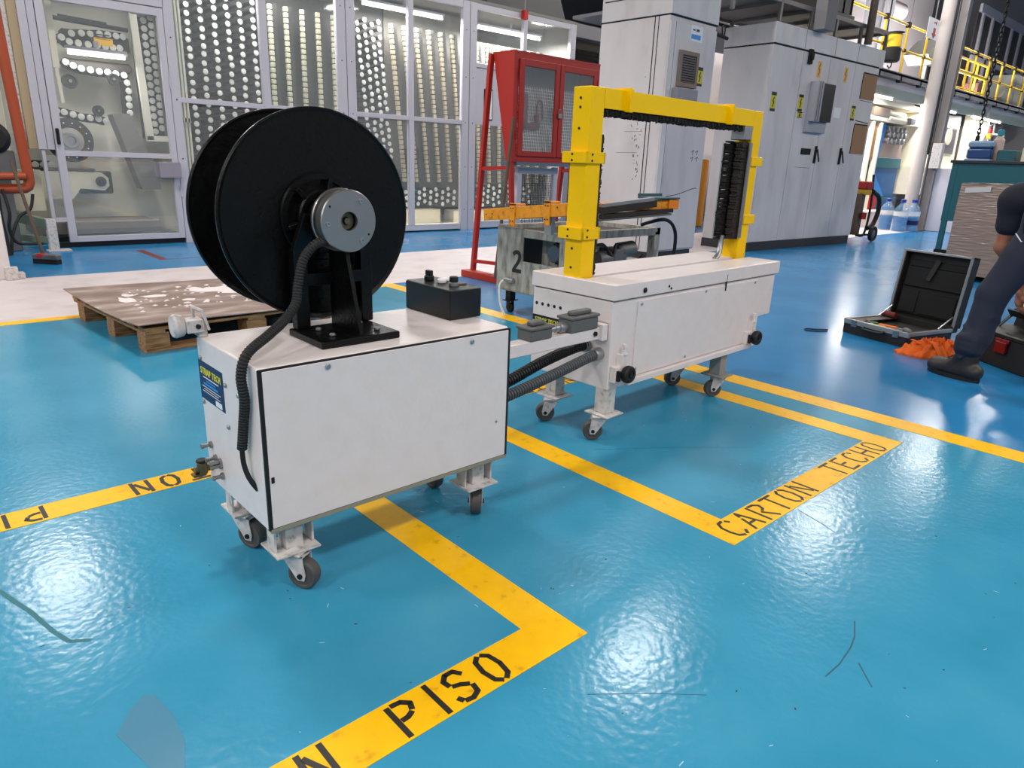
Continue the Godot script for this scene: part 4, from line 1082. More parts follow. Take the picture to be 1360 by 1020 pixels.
func roller_enclosure() -> void:
	roller_mesh = make_roller(0.031, 0.26)
	roller_small = make_roller(0.034, 0.14)
	var fg: Material = MATS.frame_grey
	var t := thing("glass_enclosure", "tall grey-framed glass enclosure around the roller machines", "enclosure", Vector3(0, 0, -8.35))
	for p in [[2.65, 2.74, 0.0, 3.06], [3.665, 3.75, 0.0, 3.0], [4.62, 4.74, 0.0, 3.06], [4.75, 4.87, 0.0, 3.06], [5.655, 5.735, 0.09, 3.0], [6.55, 6.67, 0.0, 3.06], [6.68, 6.80, 0.0, 3.06], [7.68, 7.755, 2.28, 3.0], [8.68, 8.80, 0.0, 3.06]]:
		span_part(t, "post", fg, p[0], p[2], p[1], p[3], -0.06, 0.0)
	for p in [[2.74, 4.62, 1.475, 1.525], [4.87, 6.55, 1.475, 1.53], [6.8, 8.68, 1.49, 1.53], [2.74, 4.62, 0.02, 0.10], [4.87, 6.55, 0.02, 0.10], [6.8, 8.68, 0.02, 0.12], [2.74, 4.62, 2.98, 3.06], [4.87, 6.55, 2.97, 3.06], [6.8, 8.68, 2.985, 3.06], [6.8, 8.68, 2.25, 2.305]]:
		span_part(t, "rail", fg, p[0], p[2], p[1], p[3], -0.055, -0.005)
	for p in [[2.74, 3.665, 1.525, 2.98], [3.75, 4.62, 1.525, 2.98], [4.87, 5.655, 1.53, 2.97], [5.735, 6.55, 1.53, 2.97], [6.8, 7.68, 2.305, 2.985], [7.755, 8.68, 2.305, 2.985], [2.74, 3.665, 0.10, 1.475], [3.75, 4.62, 0.10, 1.475], [4.87, 5.655, 0.10, 1.475], [5.735, 6.55, 0.10, 1.475], [6.8, 8.68, 0.12, 1.49]]:
		span_part(t, "pane", MATS.clear_pane, p[0], p[2], p[1], p[3], -0.034, -0.028, 0.0)
	span_part(t, "solid_panel", fg, 6.8, 1.53, 8.68, 2.25, -0.045, -0.02)
	var bp: Array = []
	for x in [2.70, 4.68, 4.81, 6.61, 6.74, 8.74]:
		for y in [0.3, 0.9, 1.5, 2.1, 2.7]:
			bp.append(Vector3(x, y, 0.0))
	bolts(t, "bolt", MATS.dark_steel, bp, Vector3.BACK, 0.008, 0.004)
	# shell of the enclosure behind the glass: roof, back and end walls
	span_part(t, "roof_panel", mat("inner_grey", Color(0.5, 0.49, 0.47), 0.7), 1.3, 3.06, 8.8, 3.10, -1.9, 0.0, 0.0)
	span_part(t, "back_panel", mat("inner_dark", Color(0.20, 0.19, 0.18), 0.7), 2.9, 0.0, 8.8, 3.06, -1.9, -1.85, 0.0)
	span_part(t, "back_panel", mat("inner_cream", Color(0.80, 0.78, 0.72), 0.7), 1.2, 0.0, 2.9, 3.06, -1.05, -1.0, 0.0)
	span_part(t, "end_wall", mat("inner_grey", Color(0.5, 0.49, 0.47), 0.7), 8.76, 0.0, 8.8, 3.06, -1.9, -0.06, 0.0)
	span_part(t, "plinth", MATS.cream_machine, 5.0, 0.0, 6.55, 0.27, -0.75, -0.5, 0.004)
	span_part(t, "plinth", MATS.cream_machine, 6.8, 0.0, 8.6, 0.24, -0.75, -0.5, 0.004)
	span_part(t, "floor_panel", MATS.cream_machine, 2.75, 0.02, 8.7, 0.06, -1.85, -0.06, 0.0)
	# notice in a black frame
	var nf := thing("framed_notice", "small white notice in a black frame behind the red tool cabinet", "notice", Vector3(7.03, 1.56, -8.368))
	part("frame", MB.new(MATS.gap_black).span(Vector3(-0.07, 0, 0), Vector3(0.09, 0.42, 0.012), 0.002), nf)
	part("sheet", MB.new(MATS.print_white).span(Vector3(-0.055, 0.015, 0.011), Vector3(0.075, 0.405, 0.014)), nf)
	# door and its narrow side post
	var door := part("door", MB.new(fg).span(Vector3(1.52, 0.055, -0.05), Vector3(1.59, 2.36, 0.0), 0.002).span(Vector3(2.585, 0.055, -0.05), Vector3(2.645, 2.36, 0.0), 0.002).span(Vector3(1.59, 2.285, -0.05), Vector3(2.585, 2.36, 0.0), 0.002).span(Vector3(1.59, 0.895, -0.05), Vector3(2.585, 0.945, 0.0), 0.002).span(Vector3(1.59, 0.055, -0.05), Vector3(2.585, 0.11, 0.0), 0.002), t)
	part("pane", MB.new(MATS.clear_pane).span(Vector3(1.585, 0.94, -0.03), Vector3(2.59, 2.29, -0.024)), door)
	part("pane", MB.new(MATS.clear_pane).span(Vector3(1.585, 0.105, -0.03), Vector3(2.59, 0.90, -0.024)), door)
	part("handle", MB.new(MATS.gap_black).span(Vector3(1.535, 1.00, 0.0), Vector3(1.562, 1.15, 0.035), 0.006), door)
	part("lock_box", MB.new(mat("lock_lilac", Color(0.55, 0.52, 0.56), 0.5)).span(Vector3(2.42, 0.70, -0.06), Vector3(2.64, 0.86, 0.10), 0.006), door)
	for y in [0.5, 1.6]:
		part("hinge", MB.new(fg).cyl(Vector3(2.648, y, 0.006), Vector3(2.648, y + 0.12, 0.006), 0.01, 8), door)
	span_part(t, "post", fg, 1.375, 0.95, 1.445, 3.06, -0.06, 0.01)
	span_part(t, "post", fg, 1.45, 0.95, 1.512, 3.06, -0.06, 0.0)
	span_part(t, "rail", fg, 1.5, 2.37, 2.66, 2.44, -0.06, 0.0)
	span_part(t, "pane", MATS.clear_pane, 1.5, 2.44, 2.66, 3.06, -0.034, -0.028, 0.0)
	span_part(t, "post", fg, 1.395, 0.26, 1.425, 0.95, -0.05, 0.0)
	span_part(t, "rail", fg, 1.425, 0.26, 1.52, 0.30, -0.05, 0.0)
	span_part(t, "pane", MATS.clear_pane, 1.425, 0.30, 1.52, 0.9, -0.03, -0.025, 0.0)
	span_part(t, "sill", MATS.dark_steel, 1.4, 0.0, 2.7, 0.05, -0.12, -0.03)
	# inner double post by the first roller bay
	for x in [2.80, 2.835, 2.87]:
		span_part(t, "inner_post", mat("alu_pale", Color(0.78, 0.79, 0.72), 0.4), x, 0.0, x + 0.022, 2.62, -0.28, -0.22)
	for y in [1.28, 2.58, 0.55]:
		span_part(t, "inner_rail", mat("alu_pale", Color(0.78, 0.79, 0.72), 0.4), 2.72, y, 2.9, y + 0.05, -0.26, -0.22)

	# roller banks
	var b1 := thing("roller_bank", "wide bank of white-capped rollers behind the left glass, above the reel", "roller bank", Vector3(0, 0, -8.85))
	part("carrier", MB.new(mat("inner_dark", Color(0.20, 0.19, 0.18), 0.7)).span(Vector3(2.86, 0.1, -0.30), Vector3(3.93, 3.0, -0.26)), b1)
	roller_field(b1, 7, 2.90, 0.152, 26, 0.62, 0.0885, 0.0)
	var b2 := thing("slat_bank", "pale vertical slat columns behind the glass, left of the wide post above the reel", "roller bank", Vector3(0, 0, -8.85))
	part("carrier", MB.new(mat("inner_dark", Color(0.20, 0.19, 0.18), 0.7)).span(Vector3(3.96, 0.1, -0.30), Vector3(5.1, 3.0, -0.26)), b2)
	for x in [4.02, 4.22, 4.43, 4.64, 4.85]:
		slat_column(b2, x, 0.4, 2.68, 0.0, 0.0, mat("slat_pale", Color(0.72, 0.71, 0.60), 0.45))
	var b3 := thing("roller_bank", "narrow bank of white-capped rollers right of the wide post", "roller bank", Vector3(0, 0, -8.85))
	part("carrier", MB.new(mat("inner_dark", Color(0.20, 0.19, 0.18), 0.7)).span(Vector3(5.12, 0.1, -0.30), Vector3(5.74, 3.0, -0.26)), b3)
	roller_field(b3, 4, 5.36, 0.108, 26, 0.42, 0.089, 0.0, 0.10)
	var b4 := thing("slat_bank", "pale vertical slat columns behind the glass, left of the red tool cabinet", "roller bank", Vector3(0, 0, -8.85))
	part("carrier", MB.new(mat("inner_brown", Color(0.28, 0.26, 0.23), 0.7)).span(Vector3(5.76, 0.27, -0.30), Vector3(7.2, 3.0, -0.26)), b4)
	for i in 6:
		slat_column(b4, 5.86 + i * 0.205, 0.66, 2.70, 0.02, 0.10, mat("slat_warm", Color(0.66, 0.61, 0.50), 0.45))
	roller_field(b4, 9, 5.92, 0.108, 3, 0.35, 0.085, 0.02, 0.0)
	var b5 := thing("slat_bank", "pale slat columns behind the glass, partly hidden by the red tool cabinet", "roller bank", Vector3(0, 0, -8.85))
	part("carrier", MB.new(mat("inner_brown", Color(0.28, 0.26, 0.23), 0.7)).span(Vector3(7.25, 0.27, -0.30), Vector3(8.7, 2.72, -0.26)), b5)
	for i in 7:
		slat_column(b5, 7.26 + i * 0.21, 0.66, 2.66, 0.02, 0.05, mat("slat_warm", Color(0.66, 0.61, 0.50)))
	roller_field(b5, 12, 7.15, 0.11, 4, 0.32, 0.085, 0.02, 0.0)
	tube_lamp("long tube lamp glowing inside the glass, above the narrow roller bank", 5.2, 6.5, 2.86, -8.72, 7.0)
	tube_lamp("tube lamp glowing behind the upper glass over the red cabinet", 7.1, 8.4, 2.84, -8.72, 16.0)
	tube_lamp("tube lamp inside the glass, over the wide roller bank", 3.0, 4.5, 2.93, -8.6, 4.0)

	# machine seen through the door
	var g := thing("roller_conveyor", "cream roller conveyor machine with big dark wheel behind the glass door", "machine", Vector3(0, 0, -9.0))
	var chains := [
		[Vector2(2.411, 1.948), Vector2(2.374, 2.011), Vector2(2.308, 2.010), Vector2(2.236, 2.009), Vector2(2.158, 2.014), Vector2(2.074, 2.011), Vector2(1.984, 2.014), Vector2(1.903, 2.018), Vector2(1.837, 2.05), Vector2(1.933, 2.098), Vector2(2.025, 2.112), Vector2(2.108, 2.115), Vector2(2.194, 2.127), Vector2(2.273, 2.130), Vector2(2.352, 2.126), Vector2(2.418, 2.127)],
		[Vector2(1.842, 1.819), Vector2(1.906, 1.790), Vector2(1.979, 1.769), Vector2(2.062, 1.763), Vector2(2.147, 1.757), Vector2(2.226, 1.757), Vector2(2.305, 1.750), Vector2(2.386, 1.743), Vector2(2.407, 1.669), Vector2(2.412, 1.586), Vector2(2.403, 1.508), Vector2(2.402, 1.438), Vector2(2.40, 1.36)],
		[Vector2(1.60, 1.345), Vector2(1.694, 1.335), Vector2(1.761, 1.325), Vector2(1.841, 1.308), Vector2(1.915, 1.290), Vector2(1.999, 1.281), Vector2(2.078, 1.278), Vector2(2.149, 1.259)],
		[Vector2(1.35, 0.79), Vector2(1.43, 0.79), Vector2(1.50, 0.79), Vector2(1.57, 0.79)]]
	var belt := mat("belt_dark", Color(0.13, 0.125, 0.12), 0.5)
	for c in chains:
		var bb := MB.new(belt)
		for i in c.size() - 1:
			bb.bar(Vector3(c[i].x, c[i].y, -0.10), Vector3(c[i + 1].x, c[i + 1].y, -0.10), 0.085, 0.10, Vector3.BACK)
		part("belt", bb, g)
		for p in c:
			var o := part("roller", roller_small, g)
			o.position = Vector3(p.x, p.y, 0.0)
	part("upper_belt", MB.new(belt).span(Vector3(1.84, 1.965, -0.16), Vector3(2.5, 2.15, -0.08), 0.03), g)
	part("upper_belt", MB.new(mat("belt_brown", Color(0.26, 0.22, 0.20), 0.5)).span(Vector3(1.82, 1.77, -0.16), Vector3(2.5, 1.87, -0.08), 0.03), g)
	part("tie_rod", MB.new(belt).cyl(Vector3(1.80, 2.24, -0.1), Vector3(2.5, 2.21, -0.1), 0.022, 10), g)
	part("rod_teeth", MB.new(belt).bar(Vector3(1.85, 2.27, -0.1), Vector3(2.3, 2.25, -0.1), 0.01, 0.02), g)
	for q in [[1.85, 1.635, 0.075], [2.27, 1.69, 0.06], [2.08, 1.36, 0.055]]:
		var pu := part("pulley", MB.new(belt).lathe([Vector2(0, 0), Vector2(q[2], 0), Vector2(q[2], 0.04), Vector2(q[2] * 0.8, 0.04), Vector2(q[2] * 0.7, 0.025), Vector2(q[2] * 0.3, 0.025), Vector2(q[2] * 0.25, 0.045), Vector2(0, 0.045)], Vector3(q[0], q[1], 0.0), Vector3.BACK, 28), g)
		part("pulley_hub", MB.new(MATS.bare_steel).cyl(Vector3(q[0], q[1], 0.04), Vector3(q[0], q[1], 0.06), q[2] * 0.22, 10), pu)
	var bw := part("wheel", MB.new(belt).lathe([Vector2(0.05, 0), Vector2(0.215, 0), Vector2(0.22, 0.01), Vector2(0.22, 0.05), Vector2(0.13, 0.055), Vector2(0.13, 0.02)], Vector3(1.76, 1.045, 0.05), Vector3.BACK, 48), g)
	part("wheel_disc", MB.new(MATS.zinc).lathe([Vector2(0.0, 0.05), Vector2(0.04, 0.05), Vector2(0.045, 0.07), Vector2(0.075, 0.07), Vector2(0.08, 0.05), Vector2(0.125, 0.045), Vector2(0.13, 0.0)], Vector3(1.76, 1.045, 0.08), Vector3.BACK, 40), bw)
	bolts(bw, "wheel_bolt", MATS.print_white, range(14).map(func(k): return Vector3(1.76 + 0.175 * cos(TAU * k / 14.0), 1.045 + 0.175 * sin(TAU * k / 14.0), 0.10)), Vector3.BACK, 0.008, 0.006)
	part("trough", MB.new(mat("trough_grey", Color(0.47, 0.46, 0.44), 0.5, 0.2)).prism(PackedVector2Array([Vector2(2.19, 1.33), Vector2(2.36, 1.35), Vector2(2.60, 0.72), Vector2(2.60, 0.55), Vector2(2.40, 0.55)]), -0.1, 0.12), g)
	part("bed", MB.new(MATS.cream_machine).prism(PackedVector2Array([Vector2(1.30, 0.455), Vector2(1.70, 0.455), Vector2(1.78, 0.56), Vector2(2.01, 0.54), Vector2(2.06, 0.59), Vector2(2.06, 0.67), Vector2(2.0, 0.725), Vector2(1.30, 0.735)]), 0.06, 0.16), g)
	part("bed_pivot", MB.new(belt).cyl(Vector3(1.98, 0.635, 0.155), Vector3(1.98, 0.635, 0.185), 0.05, 20).cyl(Vector3(1.98, 0.635, 0.18), Vector3(1.98, 0.635, 0.20), 0.02, 8), g)
	part("drive_belt", MB.new(belt).span(Vector3(1.4, 0.735, 0.05), Vector3(1.95, 0.77, 0.14), 0.01).span(Vector3(1.78, 0.50, 0.02), Vector3(2.12, 0.74, 0.058), 0.03), g)
	part("drip_tray", MB.new(mat("tray_beige", Color(0.42, 0.39, 0.37), 0.6)).span(Vector3(1.3, 0.10, -0.7), Vector3(2.5, 0.22, 0.3)), g)
	part("shield", MB.new(mat("shield_grey", Color(0.47, 0.45, 0.44), 0.6)).span(Vector3(1.3, 0.22, -0.6), Vector3(2.3, 0.46, -0.4)), g)
	part("yellow_sign", MB.new(mat("sign_yellow", Color(0.95, 0.72, 0.02), 0.5)).span(Vector3(2.11, 2.005, 0.1), Vector3(2.285, 2.075, 0.11)).use(MATS.stencil_black).span(Vector3(2.11, 2.075, 0.1), Vector3(2.285, 2.09, 0.112)).span(Vector3(2.13, 2.062, 0.108), Vector3(2.265, 2.066, 0.1115)).span(Vector3(2.11, 2.100, 0.1), Vector3(2.26, 2.112, 0.112)), g)
	part("upright_bar", MB.new(MATS.lit_cream).bar(Vector3(1.675, 2.5, 0.4), Vector3(1.672, 1.72, 0.4), 0.055, 0.04, Vector3.BACK).bar(Vector3(1.672, 1.72, 0.4), Vector3(1.69, 1.4, 0.38), 0.03, 0.03, Vector3.BACK), g)
	# inner window frame with a roller column
	var ic := mat("inner_cream", Color(0.80, 0.78, 0.72))
	part("inner_frame", MB.new(ic).bar(Vector3(2.53, 2.38, 0.02), Vector3(2.57, 1.08, 0.02), 0.075, 0.05, Vector3.BACK, 0.003).bar(Vector3(2.80, 2.42, 0.02), Vector3(2.79, 1.08, 0.02), 0.035, 0.05, Vector3.BACK, 0.003).bar(Vector3(2.5, 2.38, 0.02), Vector3(2.82, 2.42, 0.02), 0.05, 0.05, Vector3.BACK, 0.003).bar(Vector3(2.53, 1.10, 0.02), Vector3(2.82, 1.10, 0.02), 0.06, 0.05, Vector3.BACK, 0.003), g)
	part("inner_back", MB.new(belt).span(Vector3(2.56, 1.1, -0.22), Vector3(2.8, 2.38, -0.2)), g)
	for j in 15:
		for i in 2:
			var o := part("roller", roller_small, g)
			o.position = Vector3(2.66 + i * 0.075, 1.18 + j * 0.082 + i * 0.04, -0.06)
	tube_lamp("short tube lamp glowing between the conveyor loops behind the glass door", 1.83, 2.40, 1.905, -8.86, 0.6)

func left_side() -> void:
	# beige machine column, pipe and drive at the left edge
	var o := thing("machine_column", "beige and white machine column left of the glass door", "machine", Vector3(0, 0, -8.35))
	span_part(o, "beige_post", mat("old_beige", Color(0.66, 0.58, 0.46), 0.6), 1.30, 0.95, 1.375, 3.2, -0.12, -0.01, 0.004)
	span_part(o, "white_post", MATS.worn_white, 1.20, 0.9, 1.30, 3.2, -0.20, -0.05, 0.004)
	span_part(o, "side_panel", MATS.lit_cream, 0.75, 0.45, 1.20, 3.2, -0.45, -0.40, 0.004)
	span_part(o, "base_panel", MATS.cream_machine, 1.0, 0.35, 1.4, 0.75, -0.35, -0.25, 0.004)
	var fr := part("base_frame", MB.new(mat("base_green", Color(0.42, 0.46, 0.40), 0.6)).bar(Vector3(0.95, 0.36, -0.5), Vector3(1.33, 0.25, 0.18), 0.06, 0.1, Vector3.UP, 0.004).bar(Vector3(0.95, 0.12, -0.5), Vector3(1.33, 0.10, 0.18), 0.06, 0.06, Vector3.UP, 0.004), o)
	part("base_leg", MB.new(MATS.worn_white).span(Vector3(1.30, 0.0, 0.14), Vector3(1.38, 0.31, 0.24), 0.004).span(Vector3(1.28, 0.0, 0.12), Vector3(1.48, 0.012, 0.26), 0.002), fr)
	solo("orange_pipe", MB.new(MATS.orange_pipe).tube([Vector3(0.02, 2.9, 0), Vector3(0.03, 1.9, 0), Vector3(0.06, 1.0, 0), Vector3(0.07, 0.72, 0), Vector3(0.06, 0.63, 0.0), Vector3(0.0, 0.60, 0.0), Vector3(-0.3, 0.60, 0.0)], 0.045, 14).tube([Vector3(0.04, 0.71, 0.06), Vector3(-0.1, 0.71, 0.06), Vector3(-0.35, 0.70, 0.06)], 0.035, 12), "rusty orange pipe bending low beside the beige machine column", "pipe", Vector3(1.13, 0, -8.0))
	var m := thing("drive_motor", "black-guarded drive motor at the left edge behind the orange pipe", "motor", Vector3(1.0, 0, -8.25))
	part("fan_guard", MB.new(MATS.rubber_black).lathe([Vector2(0.03, 0.1), Vector2(0.10, 0.1), Vector2(0.14, 0.07), Vector2(0.15, 0.0), Vector2(0.15, -0.1), Vector2(0, -0.1)], Vector3(0.0, 1.04, 0.0), Vector3.BACK, 28), m)
	part("gearbox", MB.new(MATS.box_grey).span(Vector3(-0.05, 0.72, -0.1), Vector3(0.15, 0.93, 0.06), 0.01), m)
	part("top_box", MB.new(MATS.rubber_black).span(Vector3(-0.12, 1.18, -0.1), Vector3(0.08, 1.28, 0.05), 0.01), m)
	part("mount", MB.new(MATS.box_grey).span(Vector3(-0.1, 0.0, -0.12), Vector3(0.1, 0.74, -0.02), 0.01), m)
	solo("hose_bundle", MB.new(MATS.rubber_black).tube([Vector3(0.0, 0.6, 0), Vector3(0.02, 0.4, 0.03), Vector3(0.0, 0.25, 0.02), Vector3(0.05, 0.12, 0.0), Vector3(0.25, 0.10, -0.05)], 0.014, 8).tube([Vector3(0.24, 0.55, -0.1), Vector3(0.2, 0.42, -0.08), Vector3(0.1, 0.35, -0.05), Vector3(0.02, 0.2, 0.0), Vector3(-0.02, 0.015, 0.03)], 0.014, 8).tube([Vector3(-0.04, 0.6, 0), Vector3(-0.05, 0.3, 0.02), Vector3(-0.03, 0.014, 0.05)], 0.02, 8), "tangle of black hoses hanging at the left below the orange pipe", "hose", Vector3(0.97, 0, -7.9))
	var bl := thing("white_pillar", "low white machine pillar at the left edge with a bolted foot block", "pillar", Vector3(0.72, 0, -6.55))
	part("pillar", MB.new(MATS.cabinet_white).span(Vector3(-0.6, 0, -0.5), Vector3(0.045, 0.52, 0.03), 0.006), bl)
	part("foot_block", MB.new(MATS.worn_white).span(Vector3(0.0, 0.0, 0.03), Vector3(0.085, 0.10, 0.08), 0.004), bl)
	part("foot_block", MB.new(MATS.worn_white).span(Vector3(0.085, 0.0, -0.03), Vector3(0.13, 0.05, 0.05), 0.004), bl)
	var br := thing("broom", "push broom with red and grey head lying by the glass door", "broom", Vector3(1.12, 0.0006, -7.28), -48.0)
	part("handle", MB.new(mat("pole_wood", Color(0.34, 0.27, 0.22))).cyl(Vector3(-0.02, 0.09, 0), Vector3(-0.20, 0.86, -0.03), 0.014, 10), br)
	part("head", MB.new(MATS.box_grey).span(Vector3(-0.11, 0.035, -0.035), Vector3(0.13, 0.085, 0.035), 0.012), br)
	part("socket", MB.new(mat("broom_red", Color(0.65, 0.12, 0.12), 0.5)).span(Vector3(-0.06, 0.05, -0.037), Vector3(0.0, 0.092, 0.039), 0.008), br)
	part("bristles", MB.new(mat("bristle", Color(0.075, 0.062, 0.058))).span(Vector3(-0.105, 0.0, -0.03), Vector3(0.125, 0.04, 0.03), 0.004), br)

# ---------------------------------------------------------------- tall electrical cabinets
func warning(t: Node3D, x: float, y: float, w: float, h: float, z := 0.003) -> void:
	var o := part("warning_sticker", MB.new(mat("sticker_yellow", Color(0.80, 0.74, 0.10), 0.5)).span(Vector3(x - w / 2, y - h / 2, z - 0.002), Vector3(x + w / 2, y + h / 2, z)), t)
	var b := MB.new(MATS.stencil_black)
	b.span(Vector3(x - w / 2, y + h * 0.32, z - 0.001), Vector3(x + w / 2, y + h / 2, z + 0.001))
	b.span(Vector3(x - w / 2, y - h / 2, z - 0.001), Vector3(x + w / 2, y - h * 0.36, z + 0.001))
	b.bar(Vector3(x + w * 0.12, y + h * 0.24, z), Vector3(x - w * 0.12, y + h * 0.02, z), w * 0.16, 0.002, Vector3.BACK)
	b.bar(Vector3(x - w * 0.12, y + h * 0.02, z), Vector3(x + w * 0.14, y - h * 0.02, z), w * 0.16, 0.002, Vector3.BACK)
	b.bar(Vector3(x + w * 0.14, y - h * 0.02, z), Vector3(x - w * 0.1, y - h * 0.28, z), w * 0.16, 0.002, Vector3.BACK)
	part("print", b, o)

func seam(t: Node3D, x0: float, y0: float, x1: float, y1: float, z: float, w := 0.008) -> void:
	part("seam", MB.new(MATS.gap_black).bar(Vector3(x0, y0, z), Vector3(x1, y1, z), w, 0.002, Vector3.BACK), t)

func cabinets() -> void:
	var G: Material = MATS.cabinet_grey
	var W: Material = MATS.cabinet_white
	# tall narrow cabinet behind the arch
	var a := thing("tall_cabinet", "tall dirty white cabinet with a louvred vent, seen through the yellow arch", "cabinet", Vector3(6.45, 0, -4.8))
	part("body", MB.new(W).span(Vector3(0, 0.08, -0.95), Vector3(0.84, 2.48, -0.02), 0.005), a)
	part("plinth", MB.new(mat("plinth_grey", Color(0.20, 0.20, 0.21), 0.6)).span(Vector3(0.02, 0, -0.93), Vector3(0.82, 0.08, -0.04)), a)
	part("front_door", MB.new(G).span(Vector3(0.09, 0.1, -0.02), Vector3(0.835, 2.43, 0.0), 0.003), a)
	part("corner_strip", MB.new(W).span(Vector3(0.0, 0.1, -0.02), Vector3(0.085, 2.43, -0.002), 0.003), a)
	part("top_box", MB.new(W).span(Vector3(-0.01, 2.49, -0.94), Vector3(0.85, 3.15, 0.0), 0.005), a)
	part("seam", MB.new(MATS.gap_black).span(Vector3(-0.002, 2.478, -0.95), Vector3(0.842, 2.492, -0.005)), a)
	part("seam", MB.new(MATS.gap_black).span(Vector3(-0.003, 0.1, -0.215), Vector3(0.001, 2.48, -0.205)), a)
	part("seam", MB.new(MATS.gap_black).span(Vector3(-0.003, 0.1, -0.165), Vector3(0.001, 2.48, -0.157)), a)
	part("seam", MB.new(MATS.gap_black).span(Vector3(-0.013, 2.68, -0.9), Vector3(-0.009, 2.69, -0.05)), a)
	# scuffs on the left side
	var sc := MB.new(mat("scuff", Color(0.38, 0.36, 0.35), 0.7))
	for i in 46:
		var y := rng.randf_range(0.85, 1.95)
		var z := -0.27 - absf(rng.randfn(0.0, 0.05))
		sc.bar(Vector3(-0.001, y, z), Vector3(-0.001, y + rng.randf_range(-0.03, 0.03), z + rng.randf_range(-0.02, 0.02)), rng.randf_range(0.003, 0.012), 0.002)
	sc.bar(Vector3(-0.001, 1.36, -0.26), Vector3(-0.001, 1.36, -0.5), 0.004, 0.002)
	sc.bar(Vector3(-0.001, 1.14, -0.3), Vector3(-0.001, 1.14, -0.6), 0.004, 0.002)
	var scp := part("scuff", sc, a)
	scp.set_meta("kind", "stuff")
	var v := part("vent", MB.new(mat("vent_beige", Color(0.50, 0.44, 0.40), 0.6)).span(Vector3(0.17, 1.82, -0.001), Vector3(0.51, 1.86, 0.03)).span(Vector3(0.17, 2.13, -0.001), Vector3(0.51, 2.17, 0.03)).span(Vector3(0.17, 1.86, -0.001), Vector3(0.21, 2.13, 0.03)).span(Vector3(0.47, 1.86, -0.001), Vector3(0.51, 2.13, 0.03)), a)
	part("vent_dark", MB.new(MATS.gap_black).span(Vector3(0.21, 1.86, 0.0), Vector3(0.47, 2.13, 0.004)), v)
	for i in 11:
		part("louvre", MB.new(mat("vent_beige", Color(0.5, 0.44, 0.4))).bar(Vector3(0.21, 1.872 + i * 0.0242, 0.018), Vector3(0.47, 1.872 + i * 0.0242, 0.018), 0.003, 0.017, Vector3(0, 1, 0.7)), v)
	part("vent_box", MB.new(mat("box_lilac", Color(0.55, 0.54, 0.56), 0.5)).span(Vector3(0.11, 1.66, 0.0), Vector3(0.48, 1.80, 0.08), 0.006), a)
	warning(a, 0.59, 1.95, 0.10, 0.19)
	var st := part("sticker", MB.new(MATS.print_white).span(Vector3(0.35, 2.28, 0.0), Vector3(0.56, 2.43, 0.002)), a)
	part("print", MB.new(mat("print_sky", Color(0.20, 0.55, 0.85))).span(Vector3(0.36, 2.30, 0.001), Vector3(0.53, 2.345, 0.003)).use(mat("label_blue", Color(0.03, 0.10, 0.30))).span(Vector3(0.44, 2.375, 0.001), Vector3(0.50, 2.40, 0.003)).span(Vector3(0.38, 2.38, 0.001), Vector3(0.42, 2.395, 0.003)), st)
	var mk := MB.new(MATS.stencil_black)
	for p in [[0.58, 1.17], [0.66, 1.17], [0.58, 1.10], [0.67, 1.10]]:
		mk.bar(Vector3(p[0], p[1], 0.001), Vector3(p[0] + 0.05, p[1] + 0.02, 0.001), 0.006, 0.002, Vector3.BACK).bar(Vector3(p[0] + 0.05, p[1] + 0.02, 0.001), Vector3(p[0] + 0.03, p[1] - 0.03, 0.001), 0.006, 0.002, Vector3.BACK)
	var mkp := part("pen_mark", mk, a)
	mkp.set_meta("kind", "stuff")
	part("bracket", MB.new(MATS.dark_steel).cyl(Vector3(0.84, 2.42, -0.05), Vector3(1.12, 2.40, -0.05), 0.02, 8).tube([Vector3(1.02, 2.42, -0.05), Vector3(1.0, 2.5, -0.05), Vector3(1.05, 2.52, -0.05), Vector3(1.06, 2.43, -0.05)], 0.008, 6), a)
	# wide cabinet
	var b := thing("wide_cabinet", "wide light grey electrical cabinet with four doors and yellow stickers", "cabinet", Vector3(8.25, 0, -4.72), -3.0)
	part("body", MB.new(W).span(Vector3(0.125, 0.10, -0.71), Vector3(2.82, 2.44, -0.012), 0.004), b)
	part("plinth", MB.new(mat("plinth_grey", Color(0.20, 0.20, 0.21))).span(Vector3(0.115, 0.0, -0.71), Vector3(2.80, 0.11, 0.004), 0.004), b)
	part("header", MB.new(W).span(Vector3(0.12, 2.455, -0.71), Vector3(2.95, 2.68, 0.0), 0.006), b)
	part("seam", MB.new(MATS.gap_black).span(Vector3(0.13, 2.438, -0.70), Vector3(2.84, 2.458, -0.004)), b)
	for d in [[0.128, 0.795], [0.803, 1.468], [1.476, 2.15], [2.158, 2.845]]:
		part("door", MB.new(G).span(Vector3(d[0], 0.115, -0.012), Vector3(d[1], 2.435, 0.0), 0.003), b)
	for x in [0.80, 1.55, 2.17]:
		part("seam", MB.new(MATS.gap_black).span(Vector3(x, 2.46, -0.001), Vector3(x + 0.006, 2.675, 0.0015)), b)
	for d in [[1.46], [2.14]]:
		part("handle", MB.new(MATS.dark_steel).span(Vector3(d[0] - 0.045, 1.12, 0.0), Vector3(d[0] - 0.02, 1.34, 0.03), 0.005).bar(Vector3(d[0] - 0.03, 1.30, 0.035), Vector3(d[0] + 0.03, 1.14, 0.045), 0.02, 0.015, Vector3.BACK, 0.003), b)
	for q in [[0.26, 1.81, 0.11, 0.22], [0.885, 1.84, 0.11, 0.20], [0.905, 1.70, 0.12, 0.07], [1.62, 1.79, 0.10, 0.19], [2.29, 1.81, 0.11, 0.19]]:
		warning(b, q[0], q[1], q[2], q[3])
